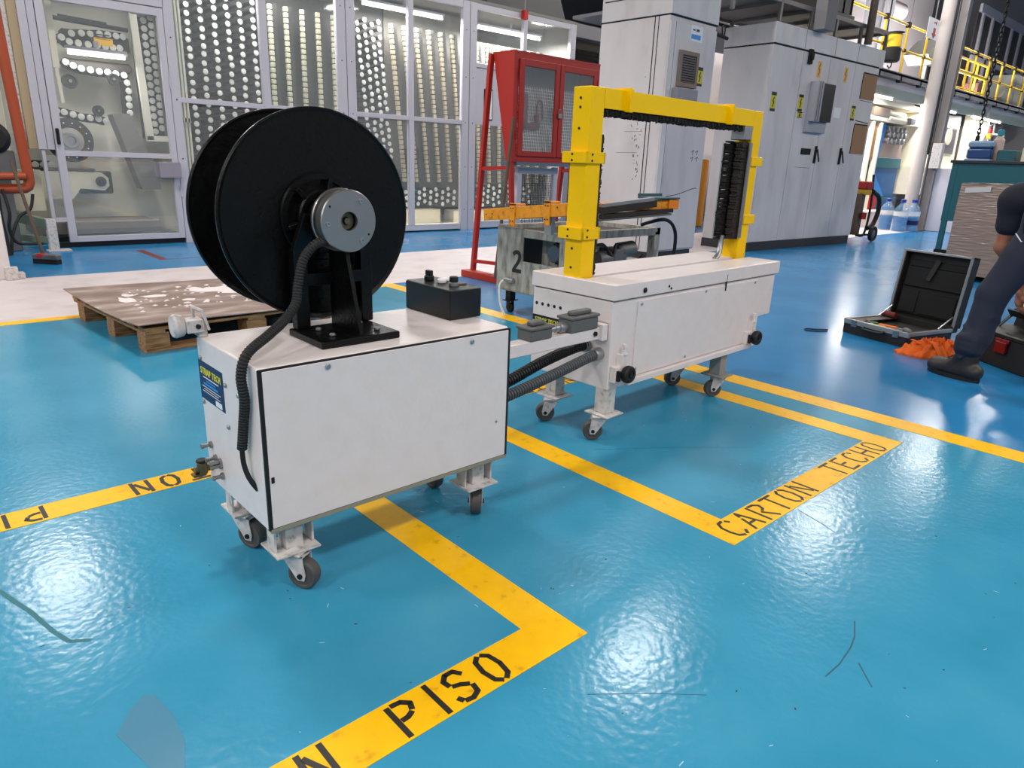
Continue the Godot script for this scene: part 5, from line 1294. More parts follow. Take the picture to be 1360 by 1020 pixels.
	for x in [1.22, 1.92]:
		var fs := part("flash_sticker", MB.new(mat("sticker_pale", Color(0.86, 0.70, 0.30), 0.5)).span(Vector3(x - 0.045, 2.17, 0.0), Vector3(x + 0.045, 2.36, 0.002)), b)
		part("flash", MB.new(mat("flash_red", Color(0.72, 0.24, 0.08), 0.5)).bar(Vector3(x + 0.012, 2.34, 0.002), Vector3(x - 0.018, 2.27, 0.002), 0.02, 0.002, Vector3.BACK).bar(Vector3(x - 0.018, 2.27, 0.002), Vector3(x + 0.018, 2.26, 0.002), 0.02, 0.002, Vector3.BACK).bar(Vector3(x + 0.018, 2.26, 0.002), Vector3(x - 0.012, 2.19, 0.002), 0.02, 0.002, Vector3.BACK), fs)
	part("isolator", MB.new(MATS.gap_black).span(Vector3(0.90, 2.30, 0.0), Vector3(0.985, 2.47, 0.03), 0.004).span(Vector3(0.92, 2.345, 0.03), Vector3(0.965, 2.42, 0.055), 0.004), b)
	# control panel in an open frame
	var cp := part("control_panel", MB.new(mat("panel_lilac", Color(0.62, 0.61, 0.64), 0.5)).span(Vector3(1.06, 1.63, 0.0), Vector3(1.20, 2.11, 0.12), 0.004), b)
	part("dark_screen", MB.new(mat("screen_dark", Color(0.10, 0.09, 0.095), 0.35)).span(Vector3(1.20, 1.64, 0.0), Vector3(1.53, 2.10, 0.10), 0.004), cp)
	for i in 3:
		part("guide", MB.new(MATS.zinc).span(Vector3(1.05 + i * 0.045, 1.63, 0.12), Vector3(1.065 + i * 0.045, 2.11, 0.13)), cp)
	part("lower_shelf", MB.new(mat("panel_lilac", Color(0.62, 0.61, 0.64))).span(Vector3(1.05, 1.50, 0.0), Vector3(1.52, 1.64, 0.05), 0.004), cp)
	part("meter", MB.new(MATS.gap_black).span(Vector3(1.07, 1.225, 0.0), Vector3(1.30, 1.30, 0.015), 0.002), b)
	seam(b, 0.98, 1.06, 1.36, 1.055, 0.0, 0.004)
	part("paper_note", MB.new(MATS.print_white).span(Vector3(1.76, 1.72, 0.0), Vector3(1.94, 1.85, 0.002)), b)
	for q in [[2.415, 2.01, 2.83, 2.335], [2.40, 1.275, 2.79, 1.665]]:
		var cb := part("cardboard_cover", MB.new(MATS.cardboard).span(Vector3(q[0], q[1], 0.0), Vector3(q[2], q[3], 0.006)), b)
		part("gap", MB.new(MATS.gap_black).span(Vector3(q[0], q[3], 0.0), Vector3(q[2], q[3] + 0.018, 0.004)), cb)
		part("gap", MB.new(MATS.gap_black).span(Vector3(q[0] - 0.014, q[1], 0.0), Vector3(q[0], q[3], 0.003)), cb)
	seam(b, 2.40, 1.72, 2.79, 1.70, 0.001, 0.012)
	seam(b, 2.43, 1.99, 2.80, 1.985, 0.001, 0.006)
	# cooling rack and cable duct on top
	var rk := thing("steel_rack", "open steel rack with sheet platform standing on the wide cabinet", "rack", Vector3(8.25, 2.68, -4.72), -3.0)
	var S := mat("rack_steel", Color(0.50, 0.47, 0.45), 0.45, 0.4)
	part("platform", MB.new(S).span(Vector3(-0.75, 0.235, -1.2), Vector3(2.98, 0.245, -0.02)), rk)
	for q in [[-0.75, 2.98, -0.03], [-0.75, 2.98, -1.2]]:
		part("edge_rail", MB.new(S).span(Vector3(q[0], 0.205, q[2] - 0.02), Vector3(q[1], 0.255, q[2] + 0.02), 0.003), rk)
	for x in [-0.75, 0.2, 0.9, 1.52, 2.2, 2.95]:
		part("cross_rail", MB.new(S).span(Vector3(x - 0.02, 0.20, -1.2), Vector3(x + 0.02, 0.235, -0.03), 0.003), rk)
		part("post", MB.new(S).span(Vector3(x - 0.02, 0.0, -0.05), Vector3(x + 0.02, 0.42 if x > 0.1 and x < 0.3 else 0.21, -0.01), 0.003), rk)
		part("post", MB.new(S).span(Vector3(x - 0.02, 0.0, -1.2), Vector3(x + 0.02, 0.21, -1.16), 0.003), rk)
	solo("duct", MB.new(mat("duct_grey", Color(0.42, 0.41, 0.42), 0.5)).span(Vector3(-0.12, 0, -0.06), Vector3(0.13, 1.2, 0.10), 0.008), "square grey cable duct rising in front of the steel rack", "duct", Vector3(9.28, 2.68, -4.61), -3.0)
	solo("conduit_post", MB.new(mat("pipe_brown", Color(0.33, 0.28, 0.26), 0.5, 0.3)).cyl(Vector3(0, 0, 0), Vector3(0.0, 1.2, 0), 0.05, 12), "dark vertical pipe at the right end of the steel rack", "pipe", Vector3(10.52, 2.68, -4.55))
	var bx := thing("black_box", "black ribbed fan box standing on the steel rack", "box", Vector3(9.85, 2.93, -4.72), -3.0)
	part("body", MB.new(mat("fan_black", Color(0.03, 0.032, 0.04), 0.35)).span(Vector3(-0.32, 0.02, -0.7), Vector3(0.34, 0.7, 0.02), 0.012), bx)
	part("foot_rim", MB.new(mat("fan_black", Color(0.03, 0.032, 0.04))).span(Vector3(-0.36, 0.0, -0.74), Vector3(0.38, 0.06, 0.05), 0.01), bx)
	for i in 4:
		part("rib", MB.new(mat("fan_black", Color(0.03, 0.032, 0.04))).span(Vector3(-0.3 + i * 0.2, 0.06, 0.02), Vector3(-0.28 + i * 0.2, 0.7, 0.035), 0.004), bx)
	# landing at the far end of the enclosure
	var ld := thing("mezzanine_landing", "grey steel landing behind the right end of the glass enclosure", "platform", Vector3(8.95, 0, -8.5))
	part("fascia", MB.new(mat("deck_grey", Color(0.47, 0.46, 0.48), 0.5)).span(Vector3(0, 2.93, -1.6), Vector3(2.6, 3.13, 0.0), 0.004), ld)
	for i in 5:
		part("joist", MB.new(mat("joist", Color(0.35, 0.31, 0.27), 0.6)).span(Vector3(0, 2.80, -0.25 - i * 0.3), Vector3(2.6, 2.93, -0.19 - i * 0.3)), ld)
	part("corner_post", MB.new(mat("deck_grey", Color(0.47, 0.46, 0.48))).span(Vector3(0.2, 0, -1.5), Vector3(0.32, 2.8, -1.38), 0.004), ld)
	part("rail_post", MB.new(MATS.rail_yellow).cyl(Vector3(0.98, 3.13, -0.05), Vector3(0.98, 4.6, -0.05), 0.03, 10), ld)
	part("post_shoe", MB.new(MATS.gap_black).span(Vector3(0.92, 2.98, -0.10), Vector3(1.04, 3.16, 0.02), 0.004), ld)
	part("timber_pile", MB.new(mat("joist_brown", Color(0.40, 0.32, 0.20), 0.7)).span(Vector3(0.0, 2.35, -1.6), Vector3(2.4, 2.60, -1.2), 0.01), ld)
	solo("roof_hood", MB.new(mat("hood_grey", Color(0.36, 0.35, 0.36), 0.5)).prism(PackedVector2Array([Vector2(-0.9, 0), Vector2(0.7, 0), Vector2(0.55, 0.32), Vector2(0.2, 0.36), Vector2(-0.9, 0.30)]), -0.5, 0.5), "dark grey hood on the roof of the glass enclosure", "hood", Vector3(8.0, 3.10, -9.0))
	var gw := thing("upper_partition", "dark grey upper partition with pale posts above the glass enclosure", "partition", Vector3(0, 0, -11.5))
	part("panel", MB.new(mat("partition_grey", Color(0.30, 0.29, 0.30), 0.6)).span(Vector3(6.8, 2.0, -0.05), Vector3(10.8, 6.5, 0.0)), gw)
	for x in [7.2, 8.55, 9.9, 10.7]:
		part("post", MB.new(MATS.frame_grey).span(Vector3(x, 2.0, 0.0), Vector3(x + 0.16, 6.5, 0.05), 0.003), gw)
	solo("bollard", MB.new(mat("bollard_yellow", Color(0.80, 0.50, 0.05), 0.5)).cyl(Vector3(0, 0, 0), Vector3(0, 1.15, 0), 0.10, 16, 0.02), "yellow and orange post standing in the gap between the two tall cabinets", "bollard", Vector3(11.1, 0.0006, -7.3))
	solo("hanging_tag", MB.new(mat("tag_red", Color(0.70, 0.10, 0.05), 0.5)).span(Vector3(-0.04, 0, -0.04), Vector3(0.04, 0.12, 0.04), 0.008).use(MATS.zinc).cyl(Vector3(0, 0.12, 0), Vector3(0, 0.30, 0), 0.006, 6).bar(Vector3(-0.42, 0.22, 0), Vector3(0.02, 0.30, 0), 0.03, 0.05), "small red pendant on a bracket at the top of the glass enclosure", "pendant", Vector3(7.62, 2.96, -8.28))

# ---------------------------------------------------------------- right side: column, bottles, bench, machines, catwalk
func right_side() -> void:
	var col := thing("steel_column", "thick pale round column with a steel channel on its right side", "column", Vector3(15.15, 0, -5.2))
	var P := mat("column_paint", Color(0.74, 0.70, 0.68), 0.5)
	part("pipe", MB.new(P).cyl(Vector3(0, 0.0, 0), Vector3(0, 8.2, 0), 0.115, 28), col)
	part("channel", MB.new(mat("channel_grey", Color(0.50, 0.48, 0.48), 0.5)).span(Vector3(0.02, 0.0, 0.13), Vector3(0.16, 8.2, 0.155), 0.004).span(Vector3(0.075, 0.0, 0.155), Vector3(0.10, 8.2, 0.285), 0.004).span(Vector3(0.02, 0.0, 0.285), Vector3(0.16, 8.2, 0.31), 0.004), col)
	part("cable_run", MB.new(mat("cable_dark", Color(0.08, 0.085, 0.11), 0.5)).span(Vector3(-0.02, 1.4, 0.115), Vector3(0.03, 8.2, 0.145), 0.006), col)
	part("socket_box", MB.new(MATS.worn_white).span(Vector3(-0.06, 1.15, 0.20), Vector3(0.06, 1.6, 0.38), 0.01), col)
	part("base_plate", MB.new(mat("base_rust", Color(0.40, 0.33, 0.28), 0.6)).span(Vector3(-0.13, 0.0, -0.13), Vector3(0.18, 0.02, 0.33), 0.004), col)
	# water bottles
	var wb := thing("water_bottle", "left large clear blue water bottle on the floor beside the column", "water bottle", Vector3(14.64, 0.0006, -5.41), 0.0, "large water bottles by the column")
	var prof := [Vector2(0, 0.0), Vector2(0.11, 0.0), Vector2(0.125, 0.015)]
	for i in 3:
		prof += [Vector2(0.125, 0.02 + i * 0.1), Vector2(0.125, 0.09 + i * 0.1), Vector2(0.118, 0.10 + i * 0.1), Vector2(0.118, 0.115 + i * 0.1)]
	prof += [Vector2(0.125, 0.34), Vector2(0.118, 0.40), Vector2(0.08, 0.46), Vector2(0.045, 0.50), Vector2(0.04, 0.53), Vector2(0, 0.53)]
	part("bottle", MB.new(MATS.bottle_plastic).lathe(prof, Vector3(), Vector3.UP, 24, true), wb)
	part("water", MB.new(mat("water_blue", Color(0.30, 0.55, 0.78), 0.1)).cyl(Vector3(0, 0.01, 0), Vector3(0, 0.26, 0), 0.112, 20), wb)
	part("cap", MB.new(mat("cap_blue", Color(0.12, 0.20, 0.62), 0.45)).cyl(Vector3(0, 0.525, 0), Vector3(0, 0.58, 0), 0.048, 16, 0.008), wb)
	part("label", MB.new(MATS.print_white).lathe([Vector2(0.1275, 0.28), Vector2(0.1275, 0.36)], Vector3(), Vector3.UP, 24), wb)
	copy(wb, "water_bottle", "middle large clear blue water bottle, in front of the left one", Vector3(14.47, 0.0006, -5.09))
	var w3 := copy(wb, "water_bottle", "right large water bottle with a blue printed label, closest to the column", Vector3(14.76, 0.0006, -4.99))
	part("print", MB.new(mat("label_blue", Color(0.03, 0.1, 0.3))).lathe([Vector2(0.1275, 0.12), Vector2(0.1275, 0.2)], Vector3(), Vector3.UP, 24), w3)
	# white washing-machine-like unit with black shelves
	var wu := thing("white_unit", "white appliance with dark openings standing right of the column", "appliance", Vector3(15.75, 0.0006, -4.45))
	part("body", MB.new(mat("unit_white", Color(0.82, 0.80, 0.84), 0.5)).span(Vector3(-0.5, 0.0, -0.45), Vector3(0.7, 1.16, 0.5), 0.008), wu)
	for q in [[0.62, 0.78], [0.48, 0.60], [0.34, 0.46]]:
		part("opening", MB.new(MATS.gap_black).span(Vector3(-0.51, q[0], 0.12), Vector3(-0.495, q[1], 0.5)), wu)
	# teal bench with its clutter
	var tb := thing("teal_bench", "long teal steel workbench at the right with a deep side panel", "workbench", Vector3(10.5, 0.0006, -3.2))
	var T: Material = MATS.teal_paint
	part("top", MB.new(mat("bench_top", Color(0.16, 0.17, 0.18), 0.5)).span(Vector3(-0.03, 1.18, -0.02), Vector3(1.15, 1.215, 2.6), 0.004), tb)
	part("side_panel", MB.new(T).span(Vector3(0.0, 0.46, 0.0), Vector3(0.02, 1.18, 2.55), 0.002), tb)
	part("end_panel", MB.new(T).span(Vector3(0.02, 0.46, 0.0), Vector3(1.1, 1.18, 0.02), 0.002), tb)
	for p in [Vector2(0.03, 0.04), Vector2(1.05, 0.04), Vector2(0.03, 2.5), Vector2(1.05, 2.5)]:
		part("leg", MB.new(T).span(Vector3(p.x - 0.035, 0, p.y - 0.03), Vector3(p.x + 0.03, 1.18, p.y + 0.03), 0.003), tb)
	part("foot_rail", MB.new(MATS.gap_black).span(Vector3(-0.02, 0.03, 0.0), Vector3(0.05, 0.09, 0.4), 0.003), tb)
	var jug := thing("blue_jug", "blue translucent water container lying on the left end of the teal bench", "container", Vector3(10.95, 1.2156, -3.02))
	part("jug_body", MB.new(mat("jug_blue", Color(0.18, 0.30, 0.52), 0.2)).span(Vector3(-0.15, 0.02, -0.14), Vector3(0.15, 0.16, 0.14), 0.03), jug)
	part("jug_rim", MB.new(mat("jug_pale", Color(0.50, 0.62, 0.75), 0.2)).span(Vector3(-0.16, 0.0, -0.15), Vector3(0.16, 0.03, 0.15), 0.01).span(Vector3(-0.155, 0.16, -0.145), Vector3(0.155, 0.25, 0.145), 0.03), jug)
	solo("teal_tin", MB.new(T).span(Vector3(-0.13, 0, -0.10), Vector3(0.13, 0.14, 0.10), 0.01), "squat teal tin on the teal bench beside the blue container", "tin", Vector3(10.98, 1.2156, -2.72))
	var bt := thing("spray_bottle", "white bottle with turquoise top on the teal bench", "bottle", Vector3(10.97, 1.2156, -2.86))
	part("bottle_body", MB.new(mat("bottle_white", Color(0.75, 0.66, 0.62), 0.4)).lathe([Vector2(0, 0), Vector2(0.055, 0), Vector2(0.06, 0.02), Vector2(0.06, 0.26), Vector2(0.03, 0.32), Vector2(0, 0.32)], Vector3(), Vector3.UP, 18), bt)
	part("spray_head", MB.new(mat("turquoise", Color(0.10, 0.55, 0.62), 0.4)).span(Vector3(-0.05, 0.31, -0.03), Vector3(0.04, 0.39, 0.03), 0.012), bt)
	var cr := thing("cream_crate", "pale yellow crate on the teal bench", "crate", Vector3(11.1, 1.2156, -2.42))
	part("crate_body", MB.new(MATS.lit_cream).span(Vector3(-0.2, 0, -0.15), Vector3(0.2, 0.17, 0.15), 0.006), cr)
	part("crate_slot", MB.new(mat("slot_brown", Color(0.35, 0.27, 0.2), 0.6)).span(Vector3(-0.205, 0.05, -0.08), Vector3(-0.199, 0.12, 0.06)), cr)
	var rkk := thing("bench_rack", "dark wire rack with grey parts on the teal bench at the right edge", "rack", Vector3(11.1, 1.2156, -1.75))
	part("rack_shelf", MB.new(MATS.dark_steel).span(Vector3(-0.25, 0.07, -0.4), Vector3(0.25, 0.085, 0.5)), rkk)
	part("rack_frame", MB.new(T).span(Vector3(-0.25, 0, -0.4), Vector3(-0.23, 0.12, 0.5)).span(Vector3(0.23, 0, -0.4), Vector3(0.25, 0.12, 0.5)), rkk)
	for i in 6:
		part("rack_part", MB.new(MATS.zinc).span(Vector3(-0.2, 0.0, -0.34 + i * 0.13), Vector3(-0.1, 0.06, -0.26 + i * 0.13), 0.008), rkk)
	# stretch-wrapped stack of board
	var ws := thing("wrapped_stack", "stack of brown board wrapped in shiny clear film behind the worker", "stack", Vector3(8.2, 0.0006, -2.38))
	part("board", MB.new(mat("stack_brown", Color(0.47, 0.38, 0.33), 0.6)).span(Vector3(0.01, 0.09, 0.01), Vector3(1.0, 0.95, 1.19), 0.004), ws)
	var wr := mat("stretch_film", Color(0.60, 0.50, 0.44), 0.28)
	wr.clearcoat_enabled = true; wr.clearcoat = 0.8; wr.clearcoat_roughness = 0.15
	var wn := noise(2.2, 5, 3)
	part("film", MB.new(wr).grid(40, 160, func(u, w): return Vector3(0.004 - 0.004 * wn.get_noise_2d(u * 2.5, w * 34.0) - 0.012 * sin(w * 3.0), 0.06 + 0.89 * w, 1.2 * u)).grid(20, 160, func(u, w): return Vector3(1.0 * u, 0.06 + 0.89 * w, -0.002 - 0.006 * wn.get_noise_2d(u * 4.0 + 9.0, w * 60.0))).grid(12, 12, func(u, w): return Vector3(1.0 * u, 0.955 + 0.012 * wn.get_noise_2d(u * 8.0, w * 8.0), 1.2 * w)), ws, "crinkled clear stretch film")
	part("film_patch", MB.new(mat("film_white", Color(0.80, 0.78, 0.76), 0.4)).grid(8, 4, func(u, w): return Vector3(-0.02, 0.86 + 0.05 * w + 0.02 * u, 0.05 + 0.22 * u)), ws)
	for z in [0.1, 0.55, 1.0]:
		part("skid", MB.new(MATS.pallet_wood).span(Vector3(0.0, 0.0, z), Vector3(1.0, 0.09, z + 0.09), 0.003), ws)
	# machine cart with a hose and wheel at the end of the wide cabinet
	var ct := thing("hose_cart", "wheeled cart with coiled black hose at the right end of the wide cabinet", "cart", Vector3(11.55, 0.0006, -4.55), -3.0)
	part("column", MB.new(mat("cart_brown", Color(0.35, 0.28, 0.22), 0.6)).span(Vector3(-0.22, 0.1, -0.25), Vector3(-0.05, 0.72, -0.05), 0.008), ct)
	part("frame", MB.new(MATS.dark_steel).tube([Vector3(-0.2, 0.1, 0.0), Vector3(0.0, 0.12, 0.0), Vector3(0.06, 0.5, 0.0), Vector3(0.08, 1.0, -0.05)], 0.018, 8).bar(Vector3(-0.25, 0.1, 0.0), Vector3(0.1, 0.1, 0.0), 0.03, 0.03), ct)
	part("hose", MB.new(MATS.rubber_black).tube([Vector3(0.05, 0.75, 0.0), Vector3(0.24, 0.66, 0.02), Vector3(0.30, 0.45, 0.02), Vector3(0.2, 0.26, 0.02), Vector3(0.02, 0.2, 0.02)], 0.035, 10), ct)
	var cw := part("wheel", MB.new(MATS.rubber_black).lathe([Vector2(0.06, -0.02), Vector2(0.11, -0.025), Vector2(0.12, 0.0), Vector2(0.11, 0.025), Vector2(0.06, 0.02)], Vector3(0.12, 0.12, 0.08), Vector3.BACK, 28), ct)
	part("rim", MB.new(mat("rim_grey", Color(0.4, 0.4, 0.4), 0.5)).lathe([Vector2(0, 0.02), Vector2(0.03, 0.025), Vector2(0.065, 0.01)], Vector3(0.12, 0.12, 0.08), Vector3.BACK, 16), cw)
	part("valve_top", MB.new(mat("cart_yellow", Color(0.75, 0.60, 0.1), 0.5)).span(Vector3(-0.15, 0.70, -0.15), Vector3(0.02, 0.78, 0.0), 0.01), ct)
	part("red_tank", MB.new(mat("tank_red", Color(0.62, 0.10, 0.08), 0.5)).span(Vector3(-0.16, 0.78, -0.2), Vector3(0.04, 0.90, 0.0), 0.02), ct)
	part("red_valve", MB.new(mat("tank_red", Color(0.62, 0.10, 0.08))).cyl(Vector3(-0.12, 0.34, 0.0), Vector3(-0.12, 0.44, 0.0), 0.04, 12), ct)

	# bright machines below the catwalk
	var sm := thing("sorting_machine", "brightly lit cream machine with shelves of rollers below the catwalk", "machine", Vector3(13.0, 0.0006, -6.6))
	var C: Material = MATS.lit_cream
	part("shelf", MB.new(C).span(Vector3(0.0, 0.9, -0.6), Vector3(2.55, 0.95, 0.3), 0.004), sm)
	part("base", MB.new(C).span(Vector3(0.0, 0.0, -0.6), Vector3(2.0, 0.30, 0.3), 0.004), sm)
	part("back", MB.new(C).span(Vector3(0.0, 0.3, -0.65), Vector3(2.7, 2.0, -0.6)), sm)
	var od := thing("overhead_duct", "bright cream ducts and rollers directly under the catwalk left of the column", "duct", Vector3(13.0, 0.03, -6.6))
	part("top_beam", MB.new(C).span(Vector3(2.0, 2.02, -0.5), Vector3(4.9, 2.10, 0.35), 0.004), od)
	part("top_beam", MB.new(C).span(Vector3(2.0, 2.32, -0.5), Vector3(4.9, 2.42, 0.35), 0.004), od)
	part("top_duct", MB.new(mat("duct_brown", Color(0.30, 0.25, 0.20), 0.5)).span(Vector3(2.25, 2.1, 0.1), Vector3(3.05, 2.27, 0.36), 0.006), od)
	part("roll", MB.new(C).cyl(Vector3(2.3, 2.24, 0.2), Vector3(4.2, 2.2, 0.2), 0.07, 14).cyl(Vector3(3.1, 2.10, 0.34), Vector3(4.2, 2.08, 0.34), 0.04, 10), od)
	part("shaft_end", MB.new(MATS.box_grey).span(Vector3(4.0, 2.03, 0.36), Vector3(4.28, 2.15, 0.45), 0.01), od)
	for x in [1.75, 2.35, 2.75]:
		part("upright", MB.new(C).span(Vector3(x, 0.0, 0.25), Vector3(x + 0.09, 2.02, 0.35), 0.004), sm)
	part("copper_tray", MB.new(mat("copper", Color(0.55, 0.36, 0.16), 0.45, 0.4)).span(Vector3(2.43, 1.3, 0.2), Vector3(2.72, 1.95, 0.3), 0.006), sm)
	for i in 5:
		for j in 13:
			part("roller", MB.new(MATS.dark_steel if (i + j) % 3 else C).cyl(Vector3(0.9 + i * 0.24, 0.5 + j * 0.12, 0.1), Vector3(0.9 + i * 0.24 + 0.14, 0.52 + j * 0.12 + 0.03, 0.32), 0.035, 8), sm)
	for i in 4:
		part("tank", MB.new(mat("tank_red", Color(0.62, 0.10, 0.08)) if i % 2 else C).span(Vector3(1.2 + i * 0.4, 0.3, 0.3), Vector3(1.5 + i * 0.4, 0.62, 0.55), 0.02), sm)
	var bmch := thing("blue_machine", "bright blue machine with rows of round grey knobs beside the column", "machine", Vector3(15.9, 0.0006, -6.4))
	part("lower_body", MB.new(mat("deep_blue", Color(0.08, 0.32, 0.52), 0.5)).span(Vector3(-0.1, 0.25, -0.6), Vector3(1.55, 1.2, 0.0), 0.01), bmch)
	part("guard", MB.new(MATS.bright_blue).prism(PackedVector2Array([Vector2(0.0, 1.18), Vector2(0.0, 0.55), Vector2(0.9, 0.55)]), 0.01, 0.05), bmch)
	part("teal_cap", MB.new(T).span(Vector3(-0.15, 1.15, -0.6), Vector3(1.58, 1.36, 0.03), 0.01), bmch)
	part("blue_edge", MB.new(MATS.bright_blue).bar(Vector3(0.16, 1.36, 0.02), Vector3(0.30, 2.02, 0.02), 0.16, 0.06, Vector3.BACK, 0.004), bmch)
	part("knob_panel", MB.new(mat("panel_pink", Color(0.62, 0.55, 0.52), 0.5)).span(Vector3(0.35, 1.36, -0.3), Vector3(1.55, 2.0, 0.0), 0.004), bmch)
	for i in 5:
		for j in 3:
			part("knob", MB.new(MATS.zinc).cyl(Vector3(0.48 + i * 0.22 + 0.06 * (j % 2), 1.94 - j * 0.12, 0.0), Vector3(0.48 + i * 0.22 + 0.06 * (j % 2), 1.94 - j * 0.12, 0.1), 0.055, 12, 0.01), bmch)
	part("stand", MB.new(T).bar(Vector3(-0.1, 0.0, 0.0), Vector3(-0.05, 1.2, 0.0), 0.05, 0.05, Vector3.BACK).bar(Vector3(-0.1, 0.5, 0.06), Vector3(1.5, 0.5, 0.06), 0.05, 0.06).bar(Vector3(-0.1, 0.1, 0.06), Vector3(1.5, 0.1, 0.06), 0.05, 0.06).bar(Vector3(0.4, 0.5, 0.04), Vector3(0.7, 0.1, 0.04), 0.04, 0.03), bmch)
	var pk := thing("pale_plinth", "low pale concrete plinth behind the water bottles", "plinth", Vector3(14.6, 0.0006, -6.2))
	part("block", MB.new(mat("plinth_pink", Color(0.80, 0.75, 0.74), 0.6)).span(Vector3(0.0, 0.0, -0.05), Vector3(1.12, 0.28, 0.45), 0.01), pk)
	part("cap_strip", MB.new(mat("plinth_pink", Color(0.8, 0.75, 0.74))).span(Vector3(-0.01, 0.28, -0.06), Vector3(1.13, 0.31, 0.46), 0.006), pk)
	# cream filling line right of the column
	var fl := thing("filling_line", "cream and white machine line right of the column below the catwalk", "machine", Vector3(19.0, 0.0006, -6.2))
	part("bed", MB.new(C).span(Vector3(-1.4, 0.6, -0.6), Vector3(6.0, 1.2, 0.2), 0.006), fl)
	part("tower", MB.new(C).span(Vector3(-1.2, 1.2, -0.4), Vector3(-0.4, 2.35, 0.0), 0.02), fl)
	part("hood", MB.new(C).prism(PackedVector2Array([Vector2(-0.3, 1.2), Vector2(0.2, 2.4), Vector2(1.6, 2.45), Vector2(1.7, 1.2)]), -0.4, -0.1), fl)
	part("window", MB.new(mat("hood_window", Color(0.42, 0.40, 0.42), 0.3)).span(Vector3(0.35, 1.55, -0.11), Vector3(1.45, 2.15, -0.08), 0.02), fl)
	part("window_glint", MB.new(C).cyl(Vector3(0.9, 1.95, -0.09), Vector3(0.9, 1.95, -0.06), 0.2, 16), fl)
	for x in [2.2, 2.8, 3.4, 4.0, 4.7]:
		part("frame_post", MB.new(C if x < 3.9 else MATS.box_grey).span(Vector3(x, 1.2, -0.2), Vector3(x + 0.14, 2.6, 0.0), 0.006), fl)
		part("canister", MB.new(mat("canister_grey", Color(0.48, 0.46, 0.45), 0.4, 0.3)).cyl(Vector3(x + 0.35, 1.2, -0.3), Vector3(x + 0.35, 2.3, -0.3), 0.18, 16, 0.03), fl)
	for y in [1.45, 1.8, 2.15]:
		part("rail", MB.new(MATS.print_white).cyl(Vector3(2.2, y, 0.04), Vector3(4.9, y, 0.04), 0.025, 8), fl)
	for q in [[18.3, 2.3], [22.0, 2.0]]:
		var sl := thing("stack_light", "small red and amber signal lamp %s" % ("just right of the column" if q[0] < 20.0 else "farther right among the cream machines"), "signal lamp", Vector3(q[0], q[1], -6.0))
		part("lamp_amber", MB.new(mat("amber", Color(0.85, 0.55, 0.1), 0.4)).cyl(Vector3(0, 0, 0), Vector3(0, 0.12, 0), 0.06, 12), sl)
		part("lamp_red", MB.new(mat("lamp_red", Color(0.55, 0.05, 0.03), 0.4)).cyl(Vector3(0, 0.12, 0), Vector3(0, 0.24, 0), 0.06, 12), sl)
		part("cap", MB.new(MATS.gap_black).cyl(Vector3(0, 0.24, 0), Vector3(0, 0.32, 0), 0.055, 12, 0.01), sl)
		part("stem", MB.new(MATS.zinc).cyl(Vector3(0, -0.9, 0), Vector3(0, 0, 0), 0.02, 8), sl)
	tube_lamp("tube lamp glowing under the catwalk left of the column", 13.6, 15.6, 2.44, -6.06, 9.0, 0.42)
	tube_lamp("tube lamp glowing under the catwalk just right of the column", 17.2, 19.4, 2.44, -6.06, 9.0, 0.42)
	tube_lamp("tube lamp glowing under the catwalk near the right edge", 20.6, 23.0, 2.44, -6.06, 9.0, 0.42)
	# chain of a hoist hanging in front of the catwalk
	var ch := MB.new(mat("chain_black", Color(0.04, 0.04, 0.042), 0.5, 0.4))
	var link := PackedVector3Array()
	var cn := thing("hoist_chain", "black hoist chain hanging right of the column", "chain", Vector3(12.75, 0, -3.62))
	for i in 4:
		link.append(Vector3())
	var lb := MB.new(mat("chain_black", Color(0.04, 0.04, 0.042)))
	lb.tube([Vector3(0.016, -0.03, 0), Vector3(0.016, 0.03, 0), Vector3(0, 0.045, 0), Vector3(-0.016, 0.03, 0), Vector3(-0.016, -0.03, 0), Vector3(0, -0.045, 0), Vector3(0.016, -0.03, 0)], 0.009, 6)
	var lm := lb.mesh()
	for i in 46:
		var o := part("link", lm, cn)
		o.position = Vector3(0, 1.62 + i * 0.066, 0)
		o.rotation.y = PI / 2 * (i % 2)
	part("top_hook", MB.new(MATS.dark_steel).cyl(Vector3(0, 4.66, 0), Vector3(0, 8.2, 0), 0.02, 8), cn)
	part("end_stop", MB.new(MATS.dark_steel).cyl(Vector3(0, 1.22, 0), Vector3(0, 1.62, 0), 0.03, 10, 0.01), cn)

func rail_run(t: Node3D, x0: float, x1: float, y: float, z: float, first: float, pitch: float) -> void:
	var Y: Material = MATS.rail_yellow
	for h in [0.90, 0.45]:
		part("hand_rail", MB.new(Y).cyl(Vector3(x0, y + h, z), Vector3(x1, y + h, z), 0.024, 8), t)
	var x := first
	while x < x1:
		part("rail_post", MB.new(Y).cyl(Vector3(x, y - 0.1, z), Vector3(x, y + 0.9, z), 0.024, 8), t)
		part("clamp", MB.new(MATS.gap_black).span(Vector3(x - 0.05, y + 0.85, z - 0.04), Vector3(x + 0.05, y + 0.95, z + 0.04), 0.01), t)
		part("clamp", MB.new(MATS.gap_black).span(Vector3(x - 0.05, y - 0.13, z - 0.03), Vector3(x + 0.05, y + 0.03, z + 0.05), 0.01), t)
		part("clamp", MB.new(MATS.gap_black).span(Vector3(x - 0.035, y + 0.42, z - 0.03), Vector3(x + 0.035, y + 0.48, z + 0.03), 0.01), t)
		x += pitch

